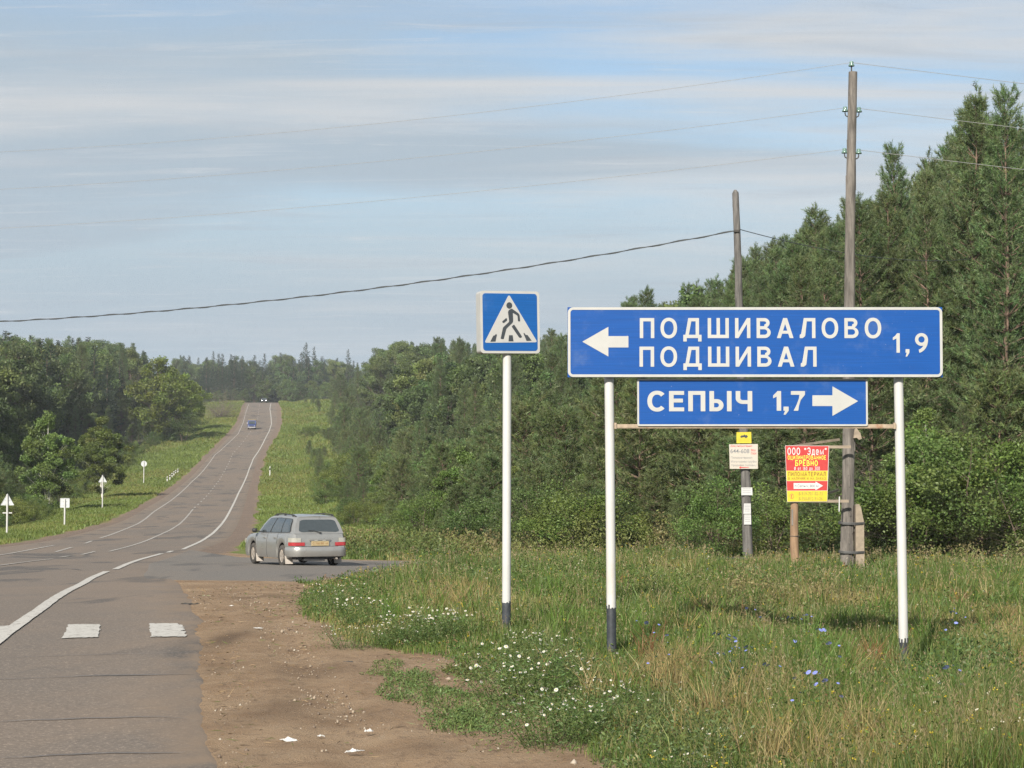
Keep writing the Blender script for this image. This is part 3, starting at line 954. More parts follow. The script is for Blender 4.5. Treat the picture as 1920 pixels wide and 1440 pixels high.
def pine(h, rmax, base, spacing, seed, tuft=0.24, blen=0.15, bw=0.022, nblade=9, dens=10, col=(0.050, 0.085, 0.028), dead=True, blunt=0.8):
    r = np.random.default_rng(seed)
    segs = []
    tr0 = 0.011 * h + 0.015
    zs_t = np.linspace(0, 1, 8)
    bend = np.cumsum(r.normal(size=(8, 2)) * 0.006 * h, 0); bend -= bend[0]
    def trunk_xy(z): return np.array([np.interp(z / h, zs_t, bend[:, 0]), np.interp(z / h, zs_t, bend[:, 1])])
    for i in range(7):
        z0, z1 = zs_t[i] * h * 0.98, zs_t[i + 1] * h * 0.98
        segs.append((np.r_[trunk_xy(z0), z0], np.r_[trunk_xy(z1), z1], tr0 * (1 - zs_t[i] * 0.93), tr0 * (1 - zs_t[i + 1] * 0.93)))
    P, D = [], []
    z = base * h
    if dead and base > 0.02:
        zz_ = 0.06 * h
        while zz_ < base * h:
            for _ in range(3):
                a = r.uniform(0, 6.283); L_ = rmax * r.uniform(0.4, 0.9)
                p0 = np.r_[trunk_xy(zz_), zz_]; p1 = p0 + np.array([math.cos(a), math.sin(a), r.uniform(-0.25, 0.1)]) * L_
                segs.append((p0, p1, 0.018, 0.006))
                for _k in range(3):
                    q = p0 + (p1 - p0) * r.uniform(0.4, 0.95)
                    segs.append((q, q + np.array([math.cos(a + r.normal() * 0.8), math.sin(a + r.normal() * 0.8), r.uniform(-0.4, 0.2)]) * L_ * 0.35, 0.008, 0.003))
            zz_ += spacing
    while z < h * 0.975:
        t = (z - base * h) / (h - base * h)
        rad = rmax * ((1 - t) ** blunt * min(1.0, 0.62 + 1.3 * t) + 0.05) * r.uniform(0.85, 1.12)
        nb = r.integers(5, 8)
        a0 = r.uniform(0, 6.283)
        for b in range(nb):
            a = a0 + b * 6.283 / nb + r.normal() * 0.22
            rb = rad * r.uniform(0.65, 1.18)
            el = 0.05 + 0.85 * t ** 1.4 + r.normal() * 0.09
            dh = np.array([math.cos(a), math.sin(a), 0.0]); lat = np.array([-dh[1], dh[0], 0.0])
            p0 = np.r_[trunk_xy(z), z]
            def bp(u): return p0 + dh * rb * u + np.array([0, 0, 1.0]) * (rb * u * math.tan(min(el, 1.0)) * 0.8 + 0.22 * rb * u * u)
            pm, pe = bp(0.5), bp(0.95)
            br = 0.010 + 0.010 * rb
            segs.append((p0, pm, br, br * 0.6)); segs.append((pm, pe, br * 0.6, br * 0.2))
            ns = int(4 + dens * rb)
            u = 0.12 + 0.9 * r.random(ns) ** 0.6
            off = (r.random(ns) - 0.5) * 2 * (0.42 * rb) * (1.15 - u)
            pts = np.array([bp(x) for x in u]) + lat[None] * off[:, None] + np.array([[0, 0, 1.0]]) * (r.normal(size=(ns, 1)) * 0.05 * rb)
            dr = dh[None] * 0.75 + lat[None] * np.sign(off)[:, None] * 0.45 + np.array([[0, 0, 1.0]]) * (0.40 + 0.6 * t) + r.normal(size=(ns, 3)) * 0.28
            P.append(pts); D.append(nrm(dr))
        z += spacing * r.uniform(0.8, 1.2) * (1 - 0.35 * t)
    top = np.r_[trunk_xy(h), h]
    k = 46
    dz = 0.11 * h * r.random(k)
    P.append(top[None] + np.c_[r.normal(size=(k, 2)) * (0.02 + 0.17 * dz[:, None]), -dz]); D.append(nrm(np.c_[r.normal(size=(k, 2)) * 0.30, np.ones(k)]))
    P = np.concatenate(P); D = np.concatenate(D)
    n = len(P)
    Pn = np.repeat(P, nblade, 0); Dn = np.repeat(D, nblade, 0)
    along = r.random((n * nblade, 1)) * tuft
    bd = nrm(Dn * 0.75 + rand_dirs(n * nblade, r) * 0.8)
    V, f = blade_tris(Pn + Dn * along, bd, blen * r.uniform(0.7, 1.25, n * nblade), bw, r)
    c = colvar(col, n, nblade * 3, r, 0.24, 0.08)
    TV, TF = limb_mesh(segs, 5)
    return (TV, TF), (V, [f], c)


def broadleaf(h, R, z0, seed, nclump=55, per=160, leaf=0.14, col=(0.060, 0.105, 0.026), slim=1.0, trunk_r=None, lean=0.0, clump=0.55, nstems=1, limb=0.25):
    r = np.random.default_rng(seed)
    tr = trunk_r or 0.012 * h + 0.02
    segs, P, D, cc = [], [], [], []
    for s in range(nstems):
        ang = r.uniform(0, 6.28); off = 0.0 if nstems == 1 else 0.12
        b0 = np.array([math.cos(ang) * off, math.sin(ang) * off, 0])
        tp = b0 + np.array([lean * h + (0 if nstems == 1 else math.cos(ang) * R * 0.45), (0 if nstems == 1 else math.sin(ang) * R * 0.45), h * 0.9])
        pts = [b0 + (tp - b0) * t + np.r_[r.normal(size=2) * 0.012 * h * (0 < t < 1), 0] for t in np.linspace(0, 1, 6)]
        for i in range(5):
            segs.append((pts[i], pts[i + 1], tr * (1 - 0.18 * i), tr * (1 - 0.18 * (i + 1))))
        nc = nclump // nstems
        for k in range(nc):
            # lobed crown: points of an ellipsoid with a ragged shell
            dct = nrm(r.normal(size=3)); q = r.random() ** 0.4
            cz = z0 + (h - z0) * 0.5
            rel = dct * q
            zc = cz + rel[2] * (h - z0) * 0.5
            tz = np.clip((zc - z0) / (h - z0), 0, 1)
            prof = (math.sin(math.pi * min(1, tz * 0.82 + 0.16)) ** 0.7) * slim
            ctr = np.array([rel[0] * R * prof * 1.15, rel[1] * R * prof * 1.15, zc]) + (tp * np.array([1, 1, 0]) * tz)
            src = b0 + (tp - b0) * np.clip((zc - 0.25 * (h - z0)) / (h * 0.9), 0.12, 0.98)
            segs.append((src, ctr, tr * limb, tr * limb * 0.3))
            m = int(per * r.uniform(0.6, 1.3))
            cr = clump * R * r.uniform(0.22, 0.5)
            pp = ctr + rand_dirs(m, r) * (cr * r.random((m, 1)) ** 0.45) * np.array([1, 1, 0.75])
            dd = nrm(rand_dirs(m, r) + np.array([0, 0, -0.15]) + 0.5 * nrm(pp - ctr))
            P.append(pp); D.append(dd)
            cc.append(np.repeat(np.array(col)[None] * max(0.55, 1 + 0.16 * r.normal()) * (1 + 0.05 * r.normal(size=3)), m, 0))
    P = np.concatenate(P); D = np.concatenate(D); cc = np.concatenate(cc)
    n = len(P)
    V, f = leaf_quads(P, D, leaf * r.uniform(0.7, 1.35, n), leaf * 0.7, r)
    c = np.repeat(np.clip(cc * (1 + 0.18 * r.normal(size=(n, 1))), 0.004, 1), 4, 0)
    TV, TF = limb_mesh(segs, 6)
    return (TV, TF), (V, [f], c)


def spruce(h, R, seed, col=(0.048, 0.076, 0.044), base=0.05, size=0.55, nbl=6):
    r = np.random.default_rng(seed)
    segs = [(np.array([0, 0, 0.0]), np.array([0, 0, h * 0.6]), 0.013 * h, 0.006 * h), (np.array([0, 0, h * 0.6]), np.array([0, 0, h * 0.99]), 0.006 * h, 0.001 * h)]
    P, D = [], []
    z = base * h
    while z < h * 0.985:
        t = (z - base * h) / (h * (1 - base))
        rad = R * ((1 - t) ** 0.80 + 0.03) * r.uniform(0.8, 1.15)
        for b in range(r.integers(7, 10)):
            a = r.uniform(0, 6.283); rb = rad * r.uniform(0.6, 1.15)
            dh = np.array([math.cos(a), math.sin(a), -0.22 + 0.9 * t])
            ns = max(2, int(3 + 4 * rb))
            u = r.random(ns) ** 0.6
            pts = np.array([0, 0, z]) + dh[None] * (rb * u)[:, None] + r.normal(size=(ns, 3)) * 0.10 * rb * 0.6
            P.append(pts); D.append(nrm(dh[None] + np.array([[0, 0, -0.25 + 0.9 * t]]) + r.normal(size=(ns, 3)) * 0.45))
        z += h * 0.026 * r.uniform(0.8, 1.2)
    P.append(np.array([[0, 0, h * 0.93]] * 3)); D.append(nrm(np.c_[r.normal(size=(3, 2)) * 0.1, np.ones(3)]))
    P = np.concatenate(P); D = np.concatenate(D); n = len(P)
    Pn = np.repeat(P, nbl, 0); Dn = nrm(np.repeat(D, nbl, 0) + rand_dirs(n * nbl, r) * 0.6)
    tp_f = np.clip(1.3 - Pn[:, 2] / h, 0.42, 1.0)
    V, f = blade_tris(Pn, Dn, size * tp_f * r.uniform(0.6, 1.3, n * nbl), size * 0.3 * tp_f, r)
    c = colvar(col, n, nbl * 3, r, 0.2, 0.06)
    TV, TF = limb_mesh(segs, 6)
    return (TV, TF), (V, [f], c)


def bare_bush(h, R, seed, n=60):
    r = np.random.default_rng(seed)
    segs = []
    for k in range(n):
        a = r.uniform(0, 6.283); q = r.random() ** 0.6
        p = np.array([r.normal() * 0.08 * R, r.normal() * 0.08 * R, 0])
        d = nrm(np.array([math.cos(a) * q, math.sin(a) * q, 1.0 - 0.55 * q]))
        L_ = h * r.uniform(0.6, 1.1); rad = 0.012 * h / 2
        for i in range(4):
            d2 = nrm(d + r.normal(size=3) * 0.18)
            p2 = p + d2 * L_ / 4
            segs.append((p, p2, rad, rad * 0.7)); rad *= 0.7
            for _ in range(3):
                dd = nrm(d2 + r.normal(size=3) * 0.6)
                segs.append((p2, p2 + dd * L_ * 0.22, rad * 0.6, rad * 0.25))
                q2 = p2 + dd * L_ * 0.15
                segs.append((q2, q2 + nrm(dd + r.normal(size=3) * 0.7) * L_ * 0.13, rad * 0.4, rad * 0.2))
            p, d = p2, d2
    return limb_mesh(segs, 3)


PR = {}
PINE_C = (0.140, 0.192, 0.080)
PR['pine'] = [(make_plant('pine_tree', 'x', 'tree', *pine(12, rm, bs, 0.40, sd, dens=21, nblade=15, bw=0.019, blen=0.13, tuft=0.24, col=PINE_C, blunt=bl), M_PINEBARK, M_NEEDLE), 12.0)
              for rm, bs, sd, bl in ((2.4, 0.08, 11, 0.88), (2.1, 0.06, 12, 0.78), (2.7, 0.10, 13, 0.98), (1.9, 0.05, 14, 0.82))]
PR['young'] = [(make_plant('young_pine_tree', 'x', 'tree', *pine(4, rm, 0.03, 0.26, sd, tuft=0.18, blen=0.12, bw=0.018, nblade=14, dens=21, col=(0.150, 0.196, 0.078), dead=False, blunt=bl), M_PINEBARK, M_NEEDLE), 4.0)
               for rm, sd, bl in ((1.25, 21, 0.6), (1.05, 22, 0.7), (1.5, 23, 0.5))]
PR['broad'] = [(make_plant('broadleaf_tree', 'x', 'tree', *broadleaf(14, 4.2, 1.5, sd, nclump=90, per=230, leaf=0.24, col=cl_), M_BARK, M_LEAF), 14.0)
               for sd, cl_ in ((31, (0.100, 0.142, 0.048)), (32, (0.115, 0.155, 0.048)), (33, (0.090, 0.132, 0.048)))]
PR['birch'] = [(make_plant('birch_tree', 'x', 'tree', *broadleaf(8, 2.1, 0.7, sd, nclump=90, per=330, leaf=0.135, col=(0.130, 0.180, 0.046), slim=0.9, trunk_r=0.07, limb=0.10), M_BIRCH, M_LEAF), 8.0)
               for sd in (41, 42)]
PR['spruce'] = [(make_plant('spruce_tree', 'x', 'tree', *spruce(18, rr, sd), M_BARK, M_NEEDLE), 18.0) for rr, sd in ((3.6, 51), (3.0, 52), (4.0, 53))]
PR['shrub'] = [(make_plant('leafy_shrub', 'x', 'shrub', *broadleaf(2.6, 1.5, 0.1, sd, nclump=52, per=210, leaf=0.065, col=cl_, nstems=4, trunk_r=0.025, clump=0.75), M_BARK, M_LEAF), 2.6)
               for sd, cl_ in ((61, (0.110, 0.165, 0.040)), (62, (0.095, 0.145, 0.042)), (63, (0.135, 0.178, 0.040)))]
PR['bright'] = [(make_plant('broadleaf_tree', 'x', 'tree', *broadleaf(14, 4.6, 0.8, 35, nclump=85, per=190, leaf=0.30, col=(0.150, 0.195, 0.036)), M_BARK, M_LEAF), 14.0)]
_bb = thing('bare_bush', (0, 0, -500), 'x', 'shrub'); _bb['plant'] = 1
BV, BF = bare_bush(2.4, 1.4, 71)
link('branches', mesh_np('branches', BV, [BF], mats=[M_TWIG], smooth=True), _bb)
PR['bare'] = [(_bb, 2.4)]
_used = set()

LAND_R = [(560, 'above the far end of the grass strip'), (610, 'beside the grass strip up the hill'), (670, 'above the silver estate car'), (720, 'just right of the estate car'), (790, 'between estate car and crossing sign'),
          (850, 'just left of the white crossing post'), (950, 'behind the pedestrian crossing sign'), (1040, 'between crossing post and direction sign'), (1145, 'behind the first signpost'),
          (1250, 'behind the first sign letters'), (1320, 'behind the middle of the direction sign'), (1390, 'behind the pole with pasted notices'), (1440, 'between notice pole and red advert'), (1500, 'behind the red timber advert'), (1550, 'just left of the tall wire pole'), (1600, 'behind the tall wooden wire pole'), (1645, 'just right of the tall wire pole'),
          (1695, 'behind the second signpost'), (1780, 'just right of the direction sign'), (1830, 'well right of the direction sign'), (1880, 'at the right edge of the picture')]
LAND_L = [(-90, 'outside the left picture edge'), (0, 'at the left edge of the picture'), (30, 'over the leftmost warning sign'), (90, 'between the leftmost two sign plates'), (155, 'between square and second triangle sign'), (230, 'between second triangle and round sign'), (60, 'beyond the leftmost warning sign'), (120, 'beyond the square sign plate'), (190, 'beyond the second triangle sign'), (265, 'beyond the round sign plate'),
          (325, 'beyond the row of marker posts'), (400, 'beside the upper road bend'), (460, 'above the far blue truck'), (520, 'straight above the hilltop car'), (600, 'at the top of the grass strip'), (700, 'far beyond the silver car')]


def nearest(lst, px):
    return min(lst, key=lambda e: abs(e[0] - px))[1]


def plant(kind, X, Y, h, label, group, var=None, wide=1.0, rz=None, name=None):
    protos = PR[kind]
    i = random.randrange(len(protos)) if var is None else var
    proto, h0 = protos[i]
    s = h / h0
    z = float(terr(X, Y)) - 0.04
    w = s * wide * random.uniform(0.92, 1.08)
    rz = random.uniform(0, 6.283) if rz is None else rz
    key = (kind, i)
    if key not in _used:
        _used.add(key)
        proto.location = (X, Y, z); proto.rotation_euler = (0, 0, rz); proto.scale = (w, w, s)
        proto['label'] = label; proto['group'] = group
        o = proto
    else:
        o = copy_tree(proto, (X, Y, z), rz, (w, w, s), label, group)
    return o


NAMEOF = {'pine': 'tall pine', 'young': 'young bushy pine', 'broad': 'round leafy tree', 'birch': 'slim pale birch', 'spruce': 'dark pointed spruce', 'shrub': 'low leafy shrub', 'bare': 'bare grey bush'}
GROUPOF = {'pine': 'pines', 'young': 'young pines', 'broad': 'broadleaf trees', 'birch': 'birches', 'spruce': 'spruces', 'shrub': 'shrubs', 'bare': 'bare bushes'}

T_R = ([500, 560, 600, 640, 690, 740, 800, 850, 900, 1000, 1060, 1110, 1160, 1200, 1260, 1330, 1400, 1470, 1530, 1600, 1640, 1665, 1682, 1700, 1740, 1780, 1820, 1840, 1880, 1920, 2300],
       [760, 735, 700, 668, 640, 627, 632, 638, 641, 634, 618, 600, 572, 548, 545, 515, 468, 440, 405, 372, 348, 330, 275, 325, 300, 245, 215, 178, 168, 172, 120])
T_L = ([-300, 0, 50, 100, 150, 200, 260, 300, 340, 380, 420, 470], [600, 612, 616, 628, 622, 626, 645, 656, 668, 690, 715, 745])



def single(kind, px, base_py, top_py, label, group, var=None, wide=1.0, Y=None):
    if Y is None:
        X, Y, _ = ground(px, base_py)
    else:
        X = (px - 960) / F * Y
    h = at(px, top_py, Y).z - float(terr(X, Y))
    return plant(kind, X, Y, h, label, group, var, wide)




def forest_right():
    placed = []
    edge = 13.0
    cand = []
    r = np.random.default_rng(91)
    for _ in range(60000):
        Y = math.exp(r.uniform(math.log(60), math.log(650)))
        px = r.uniform(555, 2060)
        X = (px - 960) / F * Y
        e1 = X - (float(cx(Y)) + edge + 1.5 * math.sin(Y * 0.11))
        e2 = (Y - float(front_y(X))) * 0.9
        e = min(e1 * (0.62 if Y > 105 else 0.62 + 0.38 * (105 - Y) / 45), e2)
        if e < 0 or e > 26 + Y * 0.03: continue
        sp = (1.15 + 0.05 * e) * (1 + max(0, Y - 110) / 190)
        if e > 6: sp = max(sp, 2.0 * (1 + max(0, Y - 110) / 260))
        if e > 14 and Y < 130: sp *= 1.3
        if any((X - a) ** 2 + (Y - b) ** 2 * 0.8 < sp * sp for a, b in placed): continue
        placed.append((X, Y)); cand.append((X, Y, e, px))
        if len(placed) > 760: break
    cand.sort(key=lambda q: q[1])
    for px_, yy_ in ((900, 84), (960, 78), (1030, 75), (1090, 73), (1150, 72), (1290, 68), (1450, 66), (1530, 65), (1640, 64), (1720, 63), (1840, 61), (1930, 60)):
        single('shrub' if r.random() < 0.3 else 'young', px_, 1000, 1000 - r.uniform(60, 130), f'low green undergrowth {nearest(LAND_R, px_)}', 'shrubs of the wood along the right of the road', None, 1.4, Y=yy_)
    # keep what can be seen: skip trees whose whole silhouette hides behind nearer, taller ones
    top_seen = np.full(2600, 2000.0)
    n = {}
    for X, Y, e, px in cand:
        gz = float(terr(X, Y))
        ztop_max = at(px, np.interp(px, *T_R), Y).z - gz
        if e < 1.8: h = r.uniform(1.3, 2.6)
        elif e < 4.5: h = r.uniform(2.6, 4.6)
        elif e < 9: h = r.uniform(4.5, 7.5)
        elif e < 14: h = r.uniform(7.5, 10.5)
        else: h = r.uniform(10.5, 14.0) * (1.0 if Y < 150 else 1.15)
        if Y > 200: h *= 1.15
        if e >= 10.5 and ztop_max < 21: h = max(ztop_max * (r.uniform(0.92, 1.04) if e > 13 else r.uniform(0.80, 0.95)), 3.0)
        h = min(h, max(1.2, ztop_max * r.uniform(0.88, 1.03)))
        if 1480 < px < 1560 and h > 9: pass
        hw = 0.16 * h / Y * F
        tpx, tpy = to_px(X, Y, gz + h)
        a, b = int(np.clip(px - hw, 0, 2599)), int(np.clip(px + hw, 1, 2600))
        if b > a and np.mean(top_seen[a:b] < tpy - 3) > 0.93 and px < 1960: continue
        top_seen[a:b] = np.minimum(top_seen[a:b], tpy + 0.10 * h / Y * F)
        u = r.random()
        if e < 1.8: kind = 'shrub' if u < (0.55 if Y < 110 else 0.3) else 'young'
        elif e < 5: kind = 'young' if u < 0.85 else 'shrub' if u < 0.93 else 'birch'
        elif h < 7: kind = 'young' if u < 0.6 else 'pine'
        else:
            leafy = 0.85 if (Y > 230 and 675 < px < 815) else 0.30 if Y > 230 else 0.06 if Y > 120 else 0.0
            kind = 'broad' if u < leafy else 'pine'
        row = 'edge-row' if e < 2.2 else 'front-row' if e < 5 else 'middle-row' if e < 9 else 'back-row' if e < 14 else 'deep-wood'
        land = nearest(LAND_R, px)
        plant(kind, X, Y, h, f'{row} {NAMEOF[kind]} {land}', f'{GROUPOF[kind]} of the wood along the right of the road', wide=1.1 if kind == 'young' else r.uniform(0.80, 1.08) if kind == 'pine' else 1.0)
        n[kind] = n.get(kind, 0) + 1
    print('right wood', n)


forest_right()


def forest_left():
    placed, cand = [], []
    r = np.random.default_rng(92)
    for _ in range(60000):
        Y = math.exp(r.uniform(math.log(118), math.log(610)))
        px = r.uniform(-160, 450)
        X = (px - 960) / F * Y
        e = (float(cx(Y)) - 12.5 - 5.0 * float(sm(Y, 170, 280)) - 1.2 * math.sin(Y * 0.07)) - X
        if e < 0 or e > 30 + 0.03 * Y: continue
        sp = (1.5 + 0.055 * e) * (1 + max(0, Y - 150) / 230)
        if any((X - a) ** 2 + (Y - b) ** 2 * 0.5 < sp * sp for a, b in placed): continue
        placed.append((X, Y)); cand.append((X, Y, e, px))
        if len(placed) > 520: break
    cand.sort(key=lambda q: q[1])
    top_seen = np.full(2600, 2000.0)
    n = {}
    for X, Y, e, px in cand:
        gz = float(terr(X, Y))
        zt = at(px, np.interp(px, *T_L), Y).z - gz
        if e < 4: h = r.uniform(1.2, 3.0)
        elif e < 8: h = r.uniform(2.6, 5.5)
        elif e < 12: h = r.uniform(5, 10)
        else: h = r.uniform(12, 19)
        if e > 13: h = zt * r.uniform(0.88, 1.0) if zt < 24 else h
        h = min(h, max(1.5, zt * r.uniform(0.93, 1.0)))
        hw = 0.18 * h / Y * F
        _, tpy = to_px(X, Y, gz + h)
        a, b = int(np.clip(px + 200 - hw, 0, 2599)), int(np.clip(px + 200 + hw, 1, 2600))
        if np.mean(top_seen[a:b] < tpy - 3) > 0.97: continue
        top_seen[a:b] = np.minimum(top_seen[a:b], tpy + 0.12 * h / Y * F)
        u = r.random()
        if e < 3: kind = 'shrub' if u < 0.8 else 'young'
        elif e < 6: kind = 'birch' if u < 0.35 else 'shrub' if u < 0.6 else 'young'
        elif e < 11: kind = 'broad' if u < 0.45 else 'birch' if u < 0.65 else 'pine'
        else: kind = 'spruce' if u < 0.42 else 'pine' if u < 0.65 else 'broad'
        row = 'edge-row' if e < 3 else 'front-row' if e < 6 else 'middle-row' if e < 11 else 'back-row' if e < 18 else 'deep-wood'
        plant(kind, X, Y, h, f'{row} {NAMEOF[kind]} of the dark wood {nearest(LAND_L, px)}', f'{GROUPOF[kind]} of the dark wood along the left of the road')
        n[kind] = n.get(kind, 0) + 1
    print('left wood', n)


forest_left()


def forest_far():
    r = np.random.default_rng(93)
    n = 0
    placed = []
    for _ in range(9000):
        Y = r.uniform(735, 960)
        px = r.uniform(330, 740)
        X = (px - 960) / F * Y
        if abs(X - float(cx(Y))) < 7 and Y < 770: continue
        sp = 4.6
        if any((X - a) ** 2 + ((Y - b) * 0.28) ** 2 < sp * sp for a, b in placed): continue
        placed.append((X, Y))
        gz = float(terr(X, Y))
        Tp = np.interp(px, [330, 380, 420, 470, 520, 560, 600, 640, 740], [664, 664, 659, 664, 657, 658, 664, 670, 668])
        zt = at(px, Tp, Y).z - gz
        near = Y < 810
        h = r.uniform(7, 12) if near else zt * r.uniform(0.72, 1.0)
        kind = 'broad' if (near and r.random() < 0.6) else 'spruce' if r.random() < 0.62 else 'broad'
        plant(kind, X, Y, h, f'{"lower" if near else "skyline"} {NAMEOF[kind]} of the far wood {nearest(LAND_L, px)}', f'{GROUPOF[kind]} of the far wood beyond the hilltop')
        n += 1
        if n > 150: break
    print('far wood', n)
    for px, py, lab in ((573, 640, 'tallest spruce standing out of the far skyline above the hilltop'), (588, 648, 'second tall narrow spruce on the far skyline beside the tallest one'), (399, 657, 'small spruce tip rising on the far skyline over the dark wood'),
                        (652, 653, 'lone pointed spruce on the far skyline left of the leafy dome')):
        Y = 870.0
        X = (px - 960) / F * Y
        plant('spruce', X, Y, at(px, py, Y).z - float(terr(X, Y)), lab, 'spruces of the far wood beyond the hilltop', wide=0.8)


forest_far()


GL = 'standing out along the dark wood'
single('birch', 90, 955, 770, 'pale birch with a white stem between the warning sign and square sign', 'birches of the dark wood along the left of the road', 0, 1.0, Y=184)
single('birch', 193, 925, 782, 'full light green birch standing over the second triangle sign', 'birches of the dark wood along the left of the road', 1, 1.3, Y=222)
single('bright', 300, 800, 668, 'big yellow green leafy tree lit in front of the dark wood', 'broadleaf trees of the dark wood along the left of the road', 0, 1.1, Y=430)
single('bright', 345, 800, 700, 'smaller yellow green leafy tree stepping down towards the road', 'broadleaf trees of the dark wood along the left of the road', 0, 1.1, Y=465)
single('bare', 413, 765, 722, 'pale leafless bush beside the top of the left verge', 'bare bushes', 0, 1.0, Y=520)
single('shrub', 345, 815, 765, 'dark round bush at the top of the left bank', 'shrubs of the dark wood along the left of the road', 1, 1.2, Y=430)
single('pine', 1682, 1000, 272, 'tall pine with a pointed top just right of the tall wire pole', 'pines of the wood along the right of the road', 1, 0.72, Y=86)
single('pine', 1838, 1000, 168, 'open topped pine near the upper right corner of the wood', 'pines of the wood along the right of the road', 3, 0.8, Y=76)
single('pine', 1884, 1000, 166, 'broad topped tallest pine at the upper right of the wood', 'pines of the wood along the right of the road', 0, 0.8, Y=74)
single('pine', 1212, 1000, 541, 'lone pine top breaking the skyline over the first letters of the sign', 'pines of the wood along the right of the road', 2, 0.9, Y=150)
single('shrub', 1800, 1012, 800, 'big yellow green leafy bush behind the second white signpost', 'shrubs of the wood along the right of the road', 0, 1.25, Y=62)
single('shrub', 1885, 1012, 815, 'yellow green leafy bush touching the right picture edge', 'shrubs of the wood along the right of the road', 2, 1.1, Y=63)
single('shrub', 1345, 1010, 900, 'leafy green bush left of the pole with pasted notices', 'shrubs of the wood along the right of the road', 0, 1.1, Y=63)
for px, ty, yy in ((1215, 860, 82), (1730, 880, 67), (1655, 850, 68)):
    single('bare', px, 1005, ty, f'leafless grey brushwood {nearest(LAND_R, px)}', 'bare bushes', 0, 1.5, Y=yy)
for k in PR:
    for i, (p, _h) in enumerate(PR[k]):
        if (k, i) not in _used:
            for ch in list(p.children): bpy.data.objects.remove(ch)
            bpy.data.objects.remove(p)

# ------------------------------------------------------------------ haze (the summer air)
hm = bpy.data.materials.new('haze'); hm.use_nodes = True
hn = hm.node_tree; hn.nodes.clear()
ho = N(hn.nodes, 'ShaderNodeOutputMaterial'); hv = N(hn.nodes, 'ShaderNodeVolumePrincipled')
hv.inputs['Color'].default_value = (0.86, 0.92, 1.0, 1); hv.inputs['Density'].default_value = HAZE_DENSITY
hv.inputs['Anisotropy'].default_value = 0.0
hn.links.new(hv.outputs[0], ho.inputs['Volume'])
if HAZE_DENSITY > 0:
    hb = MB(); hb.box((0, 2500, 41.5), (7600, 5700, 93))
    tag(hb.build('haze', hm), kind='stuff')

# ------------------------------------------------------------------ lettering
def arc(cxx, cz, rx, rz, a0, a1, n=12, e=1.0):
    out = []
    for i in range(n + 1):
        a = math.radians(a0 + (a1 - a0) * i / n)
        c_, s_ = math.cos(a), math.sin(a)
        out.append((cxx + rx * math.copysign(abs(c_) ** e, c_), cz + rz * math.copysign(abs(s_) ** e, s_)))
    return out


